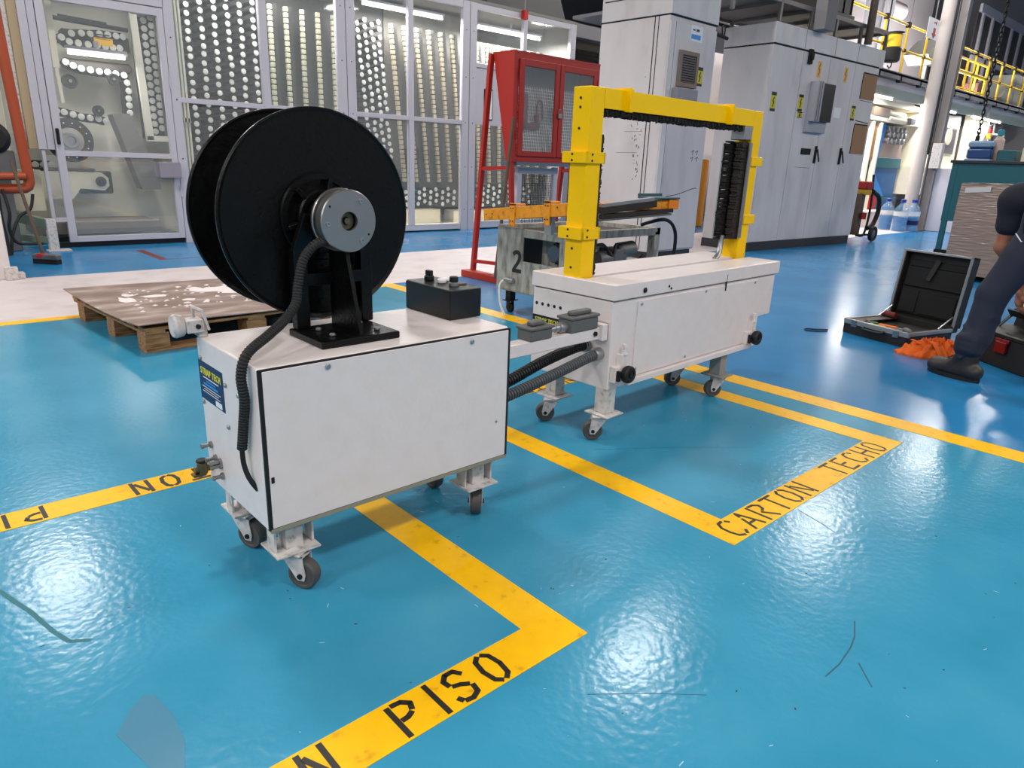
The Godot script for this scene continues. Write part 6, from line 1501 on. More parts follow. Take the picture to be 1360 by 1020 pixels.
func catwalk() -> void:
	var D := mat("deck_grey", Color(0.47, 0.46, 0.48), 0.5)
	var t := thing("catwalk", "long grey catwalk with yellow handrails crossing behind the column", "catwalk", Vector3(0, 0, -6.0))
	part("deck", MB.new(D).span(Vector3(7.6, 2.86, -1.3), Vector3(26.0, 2.90, 0.0)), t)
	part("fascia", MB.new(D).span(Vector3(7.6, 2.79, -0.02), Vector3(26.0, 2.92, 0.0), 0.003), t)
	rail_run(t, 11.5, 26.0, 2.88, -0.05, 14.6, 1.06)
	var u := part("under_panel", MB.new(mat("panel_mint", Color(0.66, 0.70, 0.66), 0.4)).span(Vector3(11.6, 2.47, -0.18), Vector3(26.0, 2.79, -0.15)), t)
	part("panel_stripe", MB.new(MATS.plain_wall).span(Vector3(11.6, 2.66, -0.15), Vector3(26.0, 2.79, -0.145)), u)
	for x in [11.8, 16.6, 21.4, 25.8]:
		part("support", MB.new(D).span(Vector3(x, 0.0, -1.25), Vector3(x + 0.14, 2.86, -1.11), 0.004), t)
	# white wall with its own column behind the catwalk
	var w := setting("wall_upper", MB.new(mat("upper_white", Color(0.84, 0.80, 0.81), 0.7)).span(Vector3(11.9, 0.0, -9.4), Vector3(25.6, 8.2, -9.25)))
	for i in 6:
		part("wall_seam", MB.new(mat("seam_grey", Color(0.6, 0.57, 0.58), 0.7)).span(Vector3(13.0 + i * 2.2, 0.0, -9.25), Vector3(13.03 + i * 2.2, 8.0, -9.245)), w)
	solo("grey_column", MB.new(mat("column_lilac", Color(0.52, 0.51, 0.53), 0.5)).span(Vector3(-0.2, 0, -0.3), Vector3(0.2, 8.2, -0.22), 0.004).span(Vector3(-0.04, 0, -0.3), Vector3(0.04, 8.2, 0.2)).span(Vector3(-0.2, 0, 0.12), Vector3(0.2, 8.2, 0.2), 0.004), "grey steel column behind the catwalk, left of the thick round column", "column", Vector3(18.0, 0, -7.6))
	solo("white_pipe", MB.new(mat("pipe_white", Color(0.82, 0.79, 0.80), 0.5)).cyl(Vector3(-4.5, 0, 0), Vector3(4.0, 0.0, 0), 0.22, 18), "thick white pipe running along the wall high above the catwalk", "pipe", Vector3(17.5, 5.15, -8.6))
	var hb := thing("grey_chute", "grey angled duct on the catwalk beside the red arrow sign", "duct", Vector3(17.95, 2.9, -6.5))
	part("chute", MB.new(mat("chute_grey", Color(0.44, 0.45, 0.44), 0.5)).prism(PackedVector2Array([Vector2(-0.32, 0.62), Vector2(0.33, 1.0), Vector2(0.75, 1.0), Vector2(0.75, 0.5), Vector2(0.0, 0.45)]), -0.3, 0.2), hb)
	part("chute_leg", MB.new(D).span(Vector3(0.3, 0.0, -0.1), Vector3(0.4, 0.5, 0.0), 0.004), hb)
	var sg := thing("arrow_sign", "white sign with a red arrow pointing down left of the round column", "sign", Vector3(16.2, 3.58, -5.78))
	part("board", MB.new(MATS.print_white).span(Vector3(-0.30, 0.0, -0.01), Vector3(0.34, 0.36, 0.0), 0.002).use(MATS.zinc).span(Vector3(0.0, 0.36, -0.015), Vector3(0.03, 0.8, -0.005)), sg)
	var rd := mat("sign_red", Color(0.72, 0.06, 0.07), 0.5)
	part("arrow", MB.new(rd).prism(PackedVector2Array([Vector2(0.0, 0.20), Vector2(0.0, 0.10), Vector2(-0.06, 0.10), Vector2(0.06, 0.01), Vector2(0.18, 0.10), Vector2(0.12, 0.10), Vector2(0.12, 0.20)]), 0.0, 0.003), sg)
	part("arrow", MB.new(rd).prism(PackedVector2Array([Vector2(-0.02, 0.30), Vector2(0.05, 0.30), Vector2(0.12, 0.33), Vector2(0.12, 0.25), Vector2(0.05, 0.285), Vector2(-0.02, 0.27)]), 0.0, 0.003), sg)
	var br := thing("cable_reel", "black and yellow cable reel hanging on the catwalk rail", "cable reel", Vector3(14.75, 3.15, -5.9))
	part("drum", MB.new(MATS.rail_yellow).cyl(Vector3(0, 0.10, 0), Vector3(0, 0.34, 0), 0.13, 18, 0.02), br)
	part("skirt", MB.new(MATS.rubber_black).cyl(Vector3(0, -0.14, 0), Vector3(0, 0.12, 0), 0.145, 18, 0.03), br)
	part("top_flange", MB.new(MATS.rubber_black).cyl(Vector3(0, 0.34, 0), Vector3(0, 0.37, 0), 0.15, 18), br)
	part("cable", MB.new(MATS.rubber_black).tube([Vector3(0.05, -0.1, 0), Vector3(0.0, -0.2, 0.02), Vector3(-0.08, -0.25, 0.02), Vector3(-0.12, -0.2, 0)], 0.012, 6), br)
	# dark panelled structure at the upper right
	var gp := thing("dark_partition", "dark grey panelled partition with white posts at the upper right", "partition", Vector3(0, 0, -8.0))
	part("panel", MB.new(mat("partition_dark", Color(0.235, 0.225, 0.235), 0.6)).span(Vector3(25.7, 2.9, -0.05), Vector3(33.0, 5.75, 0.0)), gp)
	for x in [26.0, 26.95, 28.0, 29.05, 30.1, 31.2]:
		part("post", MB.new(MATS.frame_grey).span(Vector3(x, 2.9, 0.0), Vector3(x + 0.16, 5.9, 0.06), 0.003), gp)
	part("rail", MB.new(MATS.frame_grey).span(Vector3(25.7, 5.72, 0.0), Vector3(33.0, 5.95, 0.08), 0.003), gp)
	part("rail", MB.new(MATS.frame_grey).span(Vector3(25.7, 4.42, 0.0), Vector3(33.0, 4.56, 0.06), 0.003), gp)
	var st := thing("stair_rail", "yellow ladder cage and rails on the catwalk near the right edge", "railing", Vector3(0, 2.9, -6.6))
	for x in [20.6, 21.2, 22.0, 22.8]:
		part("rail_post", MB.new(MATS.rail_yellow).cyl(Vector3(x, 0.0, 0), Vector3(x, 0.95, 0), 0.03, 8), st)
	for y in [0.25, 0.6, 0.92]:
		part("hand_rail", MB.new(MATS.rail_yellow).cyl(Vector3(19.5, y, 0.0), Vector3(22.8, y, 0.0), 0.026, 8), st)
	solo("dark_crate", MB.new(mat("crate_maroon", Color(0.20, 0.04, 0.05), 0.5)).span(Vector3(-0.2, 0, -0.2), Vector3(0.2, 0.55, 0.2), 0.02), "dark maroon crate on the catwalk near the right edge", "crate", Vector3(22.9, 2.9, -6.9))
	var gh := thing("grey_hood", "slanted grey hood above the catwalk at the right edge", "hood", Vector3(23.6, 2.9, -6.62))
	part("hood_body", MB.new(mat("chute_grey", Color(0.44, 0.45, 0.44))).prism(PackedVector2Array([Vector2(-0.5, 0.2), Vector2(0.5, 0.85), Vector2(1.6, 0.85), Vector2(1.6, 0.0), Vector2(-0.2, 0.0)]), -0.3, 0.4), gh)

# ---------------------------------------------------------------- open cases, cloth and the worker
func tool_corner() -> void:
	var K: Material = MATS.case_black
	var cs := thing("tool_case", "open black tool case with silver trim and pocketed lid on the floor", "tool case", Vector3(4.69, 0.0006, -1.87), -106.4)
	var L := 0.462
	var D := 0.42
	var H := 0.095
	var base := MB.new(K)
	base.span(Vector3(0, 0, -D), Vector3(L, 0.012, 0), 0.003).span(Vector3(0, 0.01, -0.014), Vector3(L, H - 0.022, 0), 0.004).span(Vector3(0, 0.01, -D), Vector3(L, H - 0.022, -D + 0.014), 0.004).span(Vector3(0, 0.01, -D), Vector3(0.014, H - 0.022, 0), 0.004).span(Vector3(L - 0.014, 0.01, -D), Vector3(L, H - 0.022, 0), 0.004)
	part("base", base, cs)
	var tr := MB.new(MATS.case_trim)
	tr.span(Vector3(-0.002, H - 0.032, -0.018), Vector3(L + 0.002, H, 0.003), 0.003).span(Vector3(-0.002, H - 0.024, -D), Vector3(0.014, H, 0), 0.003).span(Vector3(L - 0.014, H - 0.024, -D), Vector3(L + 0.002, H, 0), 0.003)
	part("trim", tr, cs, "silver trim of the case")
	part("handle", MB.new(MATS.rubber_black).tube([Vector3(0.16, 0.062, 0.004), Vector3(0.165, 0.058, 0.028), Vector3(0.23, 0.055, 0.034), Vector3(0.295, 0.058, 0.028), Vector3(0.30, 0.062, 0.004)], 0.009, 8), cs)
	for x in [0.08, 0.38]:
		part("latch", MB.new(MATS.bare_steel).span(Vector3(x - 0.02, 0.05, 0.0), Vector3(x + 0.02, H, 0.008), 0.002), cs)
	part("liner", MB.new(mat("liner_grey", Color(0.16, 0.15, 0.145), 0.8)).span(Vector3(0.014, 0.012, -D + 0.014), Vector3(L - 0.014, 0.06, -0.014)), cs)
	part("hinge_lip", MB.new(K).span(Vector3(0.0, H - 0.03, -D - 0.05), Vector3(L, H + 0.012, -D + 0.014), 0.004), cs)
	part("flap", MB.new(mat("flap_grey", Color(0.30, 0.28, 0.27), 0.6)).span(Vector3(0.014, H - 0.016, -0.40), Vector3(0.09, H - 0.008, -0.06), 0.002).span(Vector3(L - 0.05, H - 0.016, -0.40), Vector3(L - 0.014, H - 0.008, -0.04), 0.002), cs)
	# lid leaning back from the hinge
	var lb := Basis(Vector3.RIGHT, deg_to_rad(-6.0))
	var lo := Vector3(0, H, -D)
	var lid := MB.new(K).at(lo, lb)
	var LH := 0.445
	lid.span(Vector3(0, 0, -0.075), Vector3(L, LH, -0.055), 0.004).span(Vector3(0, 0, -0.06), Vector3(0.016, LH, -0.006), 0.004).span(Vector3(L - 0.016, 0, -0.06), Vector3(L, LH, -0.006), 0.004).span(Vector3(0, LH - 0.016, -0.06), Vector3(L, LH, -0.006), 0.004).span(Vector3(0, 0, -0.06), Vector3(L, 0.016, -0.006), 0.004)
	var ld := part("lid", lid, cs)
	var lt := MB.new(MATS.case_trim).at(lo, lb)
	lt.span(Vector3(-0.001, 0.0, -0.008), Vector3(0.014, LH + 0.001, 0.006), 0.003).span(Vector3(L - 0.014, 0.0, -0.008), Vector3(L + 0.001, LH + 0.001, 0.006), 0.003).span(Vector3(-0.001, LH - 0.014, -0.008), Vector3(L + 0.001, LH + 0.001, 0.006), 0.003)
	part("trim", lt, ld)
	for q in [[0.03, 0.03, 0.43, 0.20, -0.030], [0.03, 0.21, 0.43, 0.34, -0.036], [0.03, 0.34, 0.43, 0.385, -0.042], [0.04, 0.04, 0.16, 0.19, -0.022], [0.18, 0.04, 0.42, 0.18, -0.022]]:
		part("pocket", MB.new(mat("pocket_black", Color(0.045, 0.043, 0.045), 0.8)).at(lo, lb).span(Vector3(q[0], q[1], -0.055), Vector3(q[2], q[3], q[4]), 0.006), ld)
	part("strap", MB.new(mat("strap_grey", Color(0.11, 0.10, 0.105), 0.7)).at(lo, lb).bar(Vector3(0.235, 0.40, -0.03), Vector3(0.20, 0.26, -0.016), 0.035, 0.008, Vector3.BACK, 0.003), ld)
	for x in [0.02, L - 0.02]:
		part("stay", MB.new(MATS.zinc).bar(Vector3(x, H, -0.30), lo + lb * Vector3(x, 0.07, 0.0), 0.008, 0.004), cs)
	var tools := [["yellow_ruler", "yellow folding ruler in the open tool case", "ruler", Color(0.80, 0.66, 0.08), Vector3(0.20, 0.063, -0.10), 0.26, 0.02, 18.0], ["green_tool", "green-handled tool in the open tool case", "tool", Color(0.10, 0.34, 0.12), Vector3(0.14, 0.063, -0.13), 0.12, 0.028, 30.0], ["red_pliers", "red-handled pliers at the left in the open tool case", "pliers", Color(0.62, 0.12, 0.08), Vector3(0.08, 0.063, -0.12), 0.13, 0.03, -20.0], ["orange_screwdriver", "orange screwdriver in the middle of the open tool case", "screwdriver", Color(0.85, 0.42, 0.08), Vector3(0.25, 0.063, -0.16), 0.20, 0.022, 12.0], ["steel_wrench", "steel wrench at the right in the open tool case", "wrench", Color(0.5, 0.5, 0.5), Vector3(0.36, 0.063, -0.15), 0.14, 0.026, -35.0]]
	for q in tools:
		var p: Vector3 = cs.transform * q[4]
		var tm := mat(q[0], q[3], 0.5)
		var o := thing(q[0], q[1], q[2], p, -106.4 + q[7])
		part("grip", MB.new(tm).span(Vector3(-q[5] * 0.5, 0, -q[6] * 0.5), Vector3(q[5] * 0.1, q[6] * 0.8, q[6] * 0.5), 0.005), o)
		part("shank", MB.new(MATS.zinc).span(Vector3(q[5] * 0.1, q[6] * 0.25, -q[6] * 0.2), Vector3(q[5] * 0.5, q[6] * 0.55, q[6] * 0.2), 0.002), o)
	solo("red_tool_roll", MB.new(mat("roll_red", Color(0.42, 0.12, 0.11), 0.7)).cyl(Vector3(-0.05, 0.02, 0), Vector3(0.05, 0.02, 0), 0.02, 12, 0.004), "small dark red roll on the left rear corner of the open case", "roll", cs.transform * Vector3(0.055, H - 0.007, -0.36), -106.4)
	solo("wire_loop", MB.new(MATS.rubber_black).tube([Vector3(0, 0.004, 0), Vector3(-0.05, 0.004, -0.03), Vector3(-0.10, 0.004, -0.09), Vector3(-0.06, 0.004, -0.12), Vector3(0.0, 0.004, -0.06), Vector3(0.05, 0.004, -0.02)], 0.004, 6), "thin black wire loop on the floor at the left end of the tool case", "wire", Vector3(4.60, 0.0006, -1.93))
	# crumpled orange cloth
	var wn := noise(1.0, 21, 3)
	var cloth := func(u: float, w: float, lift: float) -> Vector3:
		var a: float = u * TAU
		var r := 0.12 + 0.88 * w
		var e := wn.get_noise_2d(cos(a) * 3.0 + 7.0, sin(a) * 3.0)
		var x := cos(a) * (0.20 + 0.05 * e) * r
		var z := sin(a) * (0.115 + 0.05 * e) * r
		var f := wn.get_noise_2d(x * 26.0, z * 26.0 + 4.0)
		var y: float = (1.0 - pow(w, 2.2)) * (0.055 + 0.055 * f) + 0.028 * (1.0 - w) + 0.012 * absf(sin(a * 5.0 + 2.0 * e)) * w + 0.003
		return Vector3(x, maxf(y, 0.003) + lift, z)
	var cl := MB.new(MATS.orange_cloth).grid(72, 24, func(u, w): return cloth.call(u, w, 0.0)).grid(72, 1, func(u, w): return cloth.call(u, 1.0, 0.0) * Vector3(1, 1.0 - w, 1))
	cl.grid(72, 1, func(u, w): return cloth.call(u, 0.0, 0.0) * Vector3(w, 1, w))
	for q in [[-0.03, 0.02, 0.0, 0.13, 0.055], [0.06, 0.03, 0.12, 0.05, 0.05], [-0.13, 0.0, -0.03, 0.07, 0.04]]:
		var x0: float = q[0]
		var z0: float = q[1]
		cl.grid(10, 4, func(u, w): return Vector3(x0 + (q[2] - x0) * u + (w - 0.5) * q[4], 0.012 + 0.075 * sin((1.0 - u) * 1.5) + 0.006 * sin(w * 6.0), z0 + (q[3] - z0) * u))
	solo("orange_rag", cl, "crumpled bright orange cloth on the floor between the tool case and the boot", "cloth", Vector3(4.52, 0.0006, -1.255), -50.0)
	# second, black tool box with lifted trays
	var tb := thing("tool_box", "black plastic tool box with a red latch and lifted grey trays behind the boot", "tool box", Vector3(4.70, 0.0006, -1.16), -127.0)
	part("box", MB.new(K).span(Vector3(0, 0, -0.27), Vector3(0.62, 0.17, 0.0), 0.008), tb)
	part("rim", MB.new(mat("rim_dark", Color(0.06, 0.055, 0.055), 0.5)).span(Vector3(-0.006, 0.165, -0.276), Vector3(0.626, 0.19, 0.006), 0.006), tb)
	var lt2 := part("latch", MB.new(mat("latch_red", Color(0.50, 0.06, 0.04), 0.3)).span(Vector3(0.235, 0.085, 0.0), Vector3(0.315, 0.15, 0.02), 0.006), tb, "glossy red latch")
	part("latch_frame", MB.new(mat("latch_red", Color(0.50, 0.06, 0.04))).span(Vector3(0.225, 0.145, 0.0), Vector3(0.325, 0.165, 0.014), 0.004), lt2)
	var tb2 := Basis(Vector3.RIGHT, deg_to_rad(38.0))
	var tray := part("tray", MB.new(K).at(Vector3(0.04, 0.26, -0.22), tb2).span(Vector3(0, 0, -0.20), Vector3(0.58, 0.012, 0.02), 0.003).span(Vector3(0, 0.0, 0.008), Vector3(0.58, 0.05, 0.02), 0.003).span(Vector3(0, 0.0, -0.20), Vector3(0.58, 0.05, -0.188), 0.003), tb)
	for i in 6:
		for j in 2:
			part("compartment", MB.new(mat("tray_pale", Color(0.33, 0.33, 0.34), 0.4)).at(Vector3(0.04, 0.26, -0.22), tb2).span(Vector3(0.012 + i * 0.095, 0.012, -0.182 + j * 0.095), Vector3(0.095 + i * 0.095, 0.04, -0.10 + j * 0.095), 0.008), tray)
	for x in [0.05, 0.6]:
		part("arm", MB.new(MATS.dark_steel).bar(Vector3(x, 0.17, -0.12), Vector3(x, 0.29, -0.24), 0.02, 0.006), tb)
	part("lid_inside", MB.new(K).at(Vector3(0.0, 0.18, -0.27), Basis(Vector3.RIGHT, deg_to_rad(-8.0))).span(Vector3(0, 0, -0.02), Vector3(0.62, 0.24, 0.0), 0.006), tb)

# bones: [from, to, radius at from, radius at to]; a smooth union meshed as surface nets
func flesh(bones: Array, cell: float, k: float, m: Material) -> ArrayMesh:
	var lo := Vector3.ONE * 1e9
	var hi := -lo
	var rmax := 0.0
	for b in bones:
		for e in [[b[0], b[2]], [b[1], b[3]]]:
			var r: float = e[1]
			lo = lo.min(e[0] - Vector3.ONE * r); hi = hi.max(e[0] + Vector3.ONE * r)
	lo -= Vector3.ONE * cell * 4.0; hi += Vector3.ONE * cell * 4.0
	var nx := int((hi.x - lo.x) / cell) + 2
	var ny := int((hi.y - lo.y) / cell) + 2
	var nz := int((hi.z - lo.z) / cell) + 2
	var f := PackedFloat32Array()
	f.resize(nx * ny * nz)
	f.fill(1.0)
	var pad := cell * 3.0 + k
	for b in bones:
		var a: Vector3 = b[0]
		var c: Vector3 = b[1]
		var ra: float = b[2]
		var rc: float = b[3]
		var ac := c - a
		var l2 := maxf(ac.length_squared(), 1e-9)
		var rr := maxf(ra, rc) + pad
		var p0 := ((a.min(c) - Vector3.ONE * rr - lo) / cell).floor()
		var p1 := ((a.max(c) + Vector3.ONE * rr - lo) / cell).ceil()
		for ix in range(maxi(0, int(p0.x)), mini(nx - 1, int(p1.x)) + 1):
			for iy in range(maxi(0, int(p0.y)), mini(ny - 1, int(p1.y)) + 1):
				var row := (ix * ny + iy) * nz
				for iz in range(maxi(0, int(p0.z)), mini(nz - 1, int(p1.z)) + 1):
					var p := lo + Vector3(ix, iy, iz) * cell
					var t := clampf((p - a).dot(ac) / l2, 0.0, 1.0)
					var d := (p - a - ac * t).length() - (ra + (rc - ra) * t)
					var o := f[row + iz]
					var h := maxf(k - absf(o - d), 0.0) / k
					f[row + iz] = minf(o, d) - h * h * k * 0.25
	var at := {}
	var verts := PackedVector3Array()
	var norms := PackedVector3Array()
	var sx := ny * nz
	var sy := nz
	for ix in nx - 1:
		for iy in ny - 1:
			for iz in nz - 1:
				var i := ix * sx + iy * sy + iz
				var neg := 0
				var v := [f[i], f[i + 1], f[i + sy], f[i + sy + 1], f[i + sx], f[i + sx + 1], f[i + sx + sy], f[i + sx + sy + 1]]
				for q in v:
					if q < 0.0:
						neg += 1
				if neg == 0 or neg == 8:
					continue
				var s := Vector3()
				var n := 0
				for e in [[0, 1], [2, 3], [4, 5], [6, 7], [0, 2], [1, 3], [4, 6], [5, 7], [0, 4], [1, 5], [2, 6], [3, 7]]:
					var d0: float = v[e[0]]
					var d1: float = v[e[1]]
					if (d0 < 0.0) != (d1 < 0.0):
						var t := d0 / (d0 - d1)
						var q0 := Vector3(e[0] >> 2, (e[0] >> 1) & 1, e[0] & 1)
						var q1 := Vector3(e[1] >> 2, (e[1] >> 1) & 1, e[1] & 1)
						s += q0.lerp(q1, t)
						n += 1
				at[i] = verts.size()
				verts.append(lo + (Vector3(ix, iy, iz) + s / n) * cell)
				norms.append(Vector3(v[4] + v[5] + v[6] + v[7] - v[0] - v[1] - v[2] - v[3], v[2] + v[3] + v[6] + v[7] - v[0] - v[1] - v[4] - v[5], v[1] + v[3] + v[5] + v[7] - v[0] - v[2] - v[4] - v[6]).normalized())
	var idx := PackedInt32Array()
	for i in at:
		for q in [[sx, sy, 1], [sy, 1, sx], [1, sx, sy]]:
			var d: int = q[0]
			var u: int = q[1]
			var w: int = q[2]
			if i + d < f.size() and (f[i] < 0.0) != (f[i + d] < 0.0) and at.has(i - u) and at.has(i - w) and at.has(i - u - w):
				var quad := [at[i], at[i - u], at[i - u - w], at[i - w]]
				var nn: Vector3 = norms[quad[0]]
				var cr := (verts[quad[1]] - verts[quad[0]]).cross(verts[quad[2]] - verts[quad[0]])
				if cr.dot(nn) > 0.0:
					quad.reverse()
				idx.append_array(PackedInt32Array([quad[0], quad[1], quad[2], quad[0], quad[2], quad[3]]))
	var arr := []
	arr.resize(Mesh.ARRAY_MAX)
	arr[Mesh.ARRAY_VERTEX] = verts; arr[Mesh.ARRAY_NORMAL] = norms; arr[Mesh.ARRAY_INDEX] = idx
	var am := ArrayMesh.new()
	am.add_surface_from_arrays(Mesh.PRIMITIVE_TRIANGLES, arr)
	am.surface_set_material(0, m)
	return am

func hand_bones(w: Vector3, d: Vector3, side: Vector3, curl: Vector3) -> Array:
	# palm from the wrist along d, fingers fanned along side and bent towards curl, thumb from the palm's edge
	var b := []
	for i in 4:
		var s: float = (i - 1.5) * 0.020
		var k := w + d * 0.085 + side * s
		b.append([w + side * s * 0.6, k, 0.015, 0.0115])
		var L: float = [0.066, 0.076, 0.072, 0.056][i]
		var p1 := k + (d * 0.9 + curl * 0.35 + side * s * 1.5).normalized() * L * 0.48
		var p2 := p1 + (d * 0.6 + curl * 0.75).normalized() * L * 0.30
		var p3 := p2 + (d * 0.25 + curl * 0.95).normalized() * L * 0.24
		b.append([k, p1, 0.0102, 0.0092]); b.append([p1, p2, 0.0092, 0.0085]); b.append([p2, p3, 0.0085, 0.0075])
	var t0 := w + d * 0.028 - side * 0.028
	var t1 := t0 + (d * 0.65 - side * 0.6 + curl * 0.35).normalized() * 0.042
	var t2 := t1 + (d * 0.9 - side * 0.15 + curl * 0.45).normalized() * 0.030
	b.append([w + d * 0.02, t0, 0.016, 0.0135]); b.append([t0, t1, 0.0130, 0.0108]); b.append([t1, t2, 0.0108, 0.0088])
	return b

func worker() -> void:
	var t := thing("person", "person in dark navy work clothes and black boots bending over the tool boxes", "person")
	var hl := Vector3(4.24, 0.83, -0.80)
	var hr := Vector3(4.30, 0.83, -0.62)
	var kl := Vector3(4.15, 0.45, -0.955)
	var kr := Vector3(4.12, 0.45, -0.46)
	var al := Vector3(4.105, 0.09, -0.985)
	var ar := Vector3(4.06, 0.09, -0.42)
	var waist := Vector3(4.40, 0.93, -0.74)
	var chest := Vector3(4.55, 0.935, -0.86)
	var neck := Vector3(4.70, 0.90, -0.88)
	var head := Vector3(4.80, 0.84, -0.90)
	var sl := Vector3(4.52, 0.895, -1.04)
	var sr := Vector3(4.66, 0.87, -0.70)
	var el := Vector3(4.55, 0.655, -1.055)
	var er := Vector3(4.74, 0.62, -0.66)
	var wl := Vector3(4.62, 0.47, -0.95)
	var wrr := Vector3(4.72, 0.40, -0.76)
	var dl := Vector3(0.05, -0.98, 0.12).normalized()
	var S: Material = MATS.skin
	var skin := [[sl, el, 0.044, 0.040], [el, wl, 0.042, 0.027], [wl, wl + dl * 0.03, 0.027, 0.024], [sr, er, 0.044, 0.040], [er, wrr, 0.042, 0.027], [wrr, wrr + dl * 0.03, 0.027, 0.024],
		[neck - (head - neck) * 0.4, head, 0.052, 0.055], [head, head + Vector3(0.045, -0.03, 0.0), 0.078, 0.074], [head + Vector3(0.05, -0.075, 0.0), head + Vector3(0.09, -0.055, 0), 0.05, 0.045], [head + Vector3(0.10, -0.03, 0.0), head + Vector3(0.085, -0.07, 0), 0.010, 0.016],
		[chest, waist, 0.10, 0.09], [sl, sr, 0.05, 0.05], [waist, (hl + hr) * 0.5, 0.09, 0.10], [hl, kl, 0.066, 0.046], [kl, al, 0.044, 0.032], [hr, kr, 0.066, 0.046], [kr, ar, 0.044, 0.032], [chest, neck, 0.09, 0.05]]
	skin += hand_bones(wl + dl * 0.03, dl, Vector3(0.9, 0, -0.4).normalized(), Vector3(0.4, -0.1, 0.9).normalized())
	skin += hand_bones(wrr + dl * 0.03, dl, Vector3(-0.9, 0, -0.4).normalized(), Vector3(0.4, -0.1, -0.9).normalized())
	part("body", flesh(skin, 0.0085, 0.016, S), t)
	var ear := MB.new(S)
	for z in [-0.075, 0.075]:
		part("ear", MB.new(S).at(head + Vector3(0.04, -0.01, z)).lathe([Vector2(0, -0.006), Vector2(0.016, -0.005), Vector2(0.024, 0.003), Vector2(0.018, 0.006), Vector2(0, 0.002)], Vector3(), Vector3(0.2, 0, 1), 14, true), t)
		part("eye", MB.new(MATS.gap_black).at(head + Vector3(0.108, -0.02, z * 0.4)).lathe([Vector2(0, -0.006), Vector2(0.007, -0.003), Vector2(0.007, 0.003), Vector2(0, 0.006)], Vector3(), Vector3(1, -0.5, 0), 10, true), t)
	part("mouth", MB.new(mat("lip", Color(0.42, 0.22, 0.18), 0.5)).bar(head + Vector3(0.115, -0.105, -0.02), head + Vector3(0.115, -0.105, 0.02), 0.010, 0.006), t)
	part("hair", flesh([[head + Vector3(-0.005, 0.02, 0), head + Vector3(0.03, 0.015, 0), 0.083, 0.080], [head + Vector3(-0.03, 0.0, 0), head + Vector3(-0.01, -0.03, 0), 0.06, 0.06]], 0.010, 0.02, mat("hair_black", Color(0.03, 0.025, 0.022), 0.7)), t)
	# clothes
	var wn := Vector3(0, 0.012, 0)
	var shirt := [[sl, sl.lerp(el, 0.52), 0.072, 0.063], [sr, sr.lerp(er, 0.52), 0.072, 0.063], [sl, sr, 0.078, 0.078], [chest, waist, 0.125, 0.115], [waist, (hl + hr) * 0.5 + Vector3(0.03, 0.03, 0), 0.112, 0.112], [chest, neck, 0.11, 0.065], [chest + Vector3(0, -0.02, -0.06), waist + Vector3(0, -0.02, -0.06), 0.10, 0.09], [chest + Vector3(0, -0.02, 0.06), waist + Vector3(0, -0.02, 0.06), 0.10, 0.09], [sl + Vector3(-0.02, 0.02, 0.03), chest, 0.075, 0.11]]
	part("shirt", flesh(shirt, 0.011, 0.03, MATS.navy_shirt), t)
	var tr := [[hl, hl.lerp(kl, 0.5), 0.105, 0.088], [hl.lerp(kl, 0.5), kl, 0.088, 0.072], [kl, kl.lerp(al, 0.6), 0.072, 0.066], [kl.lerp(al, 0.6), al + Vector3(0, 0.075, 0), 0.064, 0.062], [hr, kr, 0.105, 0.072], [kr, ar + Vector3(0, 0.075, 0), 0.072, 0.062], [hl, hr, 0.125, 0.125], [hl + Vector3(-0.03, 0, 0), hr + Vector3(-0.03, 0, 0), 0.12, 0.12], [(hl + hr) * 0.5, waist, 0.12, 0.11]]
	for q in [[hl, kl], [hr, kr], [kl, al], [kr, ar]]:
		for i in 5:
			var c: Vector3 = q[0].lerp(q[1], 0.2 + i * 0.18)
			var a := rng.randf() * TAU
			var r := 0.066 if q[1].y < 0.3 else 0.078
			var p := c + Vector3(cos(a), 0, sin(a)) * r
			tr.append([p, c + Vector3(cos(a + 1.2), 0.15, sin(a + 1.2)) * r + Vector3(0, 0.02, 0), 0.010, 0.005])
	for s in [al, ar]:
		for i in 3:
			tr.append([s + Vector3(-0.03, 0.075 + i * 0.03, -0.05), s + Vector3(0.03, 0.08 + i * 0.03, -0.05), 0.018, 0.016])
			tr.append([s + Vector3(-0.055, 0.08 + i * 0.03, -0.03), s + Vector3(-0.055, 0.075 + i * 0.03, 0.03), 0.018, 0.02])
	var trousers := part("trousers", flesh(tr, 0.011, 0.022, MATS.navy_cloth), t)
	part("reflective_stripe", MB.new(MATS.print_white).bar(hl.lerp(kl, 0.28) + Vector3(-0.085, 0.03, -0.075), hl.lerp(kl, 0.28) + Vector3(-0.088, -0.005, -0.045), 0.006, 0.004).bar(hl.lerp(kl, 0.28) + Vector3(-0.088, -0.005, -0.045), hl.lerp(kl, 0.28) + Vector3(-0.092, -0.008, -0.02), 0.006, 0.004), trousers)
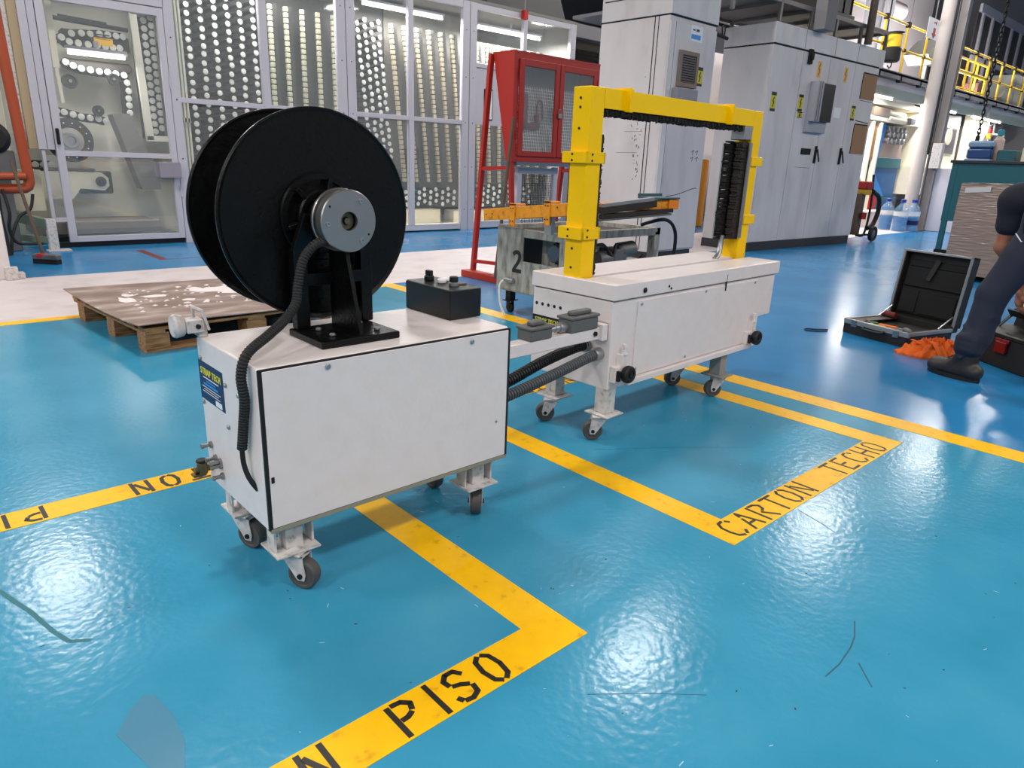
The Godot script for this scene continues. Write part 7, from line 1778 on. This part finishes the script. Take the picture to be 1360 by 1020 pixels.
	part("pocket_flap", MB.new(mat("navy_flap", Color(0.07, 0.08, 0.11), 0.8)).box(hl.lerp(kl, 0.12) + Vector3(-0.095, 0.0, -0.03), Vector3(0.012, 0.06, 0.10), 0.005, Basis(Vector3(0, 0, 1), 0.25)), trousers)
	# boots
	for q in [[al, Vector3(0.04, 0, -0.15)], [ar, Vector3(0.14, 0, -0.06)]]:
		var a: Vector3 = q[0]
		var d: Vector3 = q[1].normalized()
		var n := Vector3(-d.z, 0, d.x)
		var g := Vector3(a.x, 0, a.z)
		var boot := [[g + Vector3(0, 0.13, 0), g + Vector3(0, 0.06, 0), 0.052, 0.050], [g - d * 0.045 + Vector3(0, 0.05, 0), g + d * 0.06 + Vector3(0, 0.052, 0), 0.043, 0.046], [g + d * 0.05 + Vector3(0, 0.052, 0), g + d * 0.145 + Vector3(0, 0.045, 0), 0.044, 0.041], [g + d * 0.12 + n * 0.012 + Vector3(0, 0.043, 0), g + d * 0.155 - n * 0.006 + Vector3(0, 0.042, 0), 0.041, 0.038]]
		for i in 3:
			boot.append([g + d * (0.03 + i * 0.012) + n * 0.03 + Vector3(0, 0.125 - i * 0.022, 0), g + d * (0.03 + i * 0.012) - n * 0.03 + Vector3(0, 0.125 - i * 0.022, 0), 0.018, 0.018])
		var bo := part("boot", flesh(boot, 0.0065, 0.016, MATS.boot_leather), t)
		var sole := PackedVector2Array()
		for i in 22:
			var an := TAU * i / 22.0
			var fx := cos(an)
			var w := 0.047 if fx > 0 else 0.042
			sole.append(Vector2(0.055 + fx * 0.138, sin(an) * w * (1.0 - 0.10 * cos(an * 2.0))))
		part("sole", MB.new(MATS.rubber_black).prism(sole, 0.001, 0.024, Basis(d, n, Vector3(0, -1, 0) if d.cross(n).y < 0 else Vector3.UP), g + (Vector3(0, 0.025, 0) if d.cross(n).y < 0 else Vector3())), bo)
		for i in 4:
			part("lace", MB.new(mat("lace_black", Color(0.02, 0.02, 0.02), 0.6)).bar(g + d * (0.052 + i * 0.018) - n * 0.022 + Vector3(0, 0.128 - i * 0.015, 0), g + d * (0.056 + i * 0.018) + n * 0.022 + Vector3(0, 0.131 - i * 0.015, 0), 0.006, 0.004), bo)
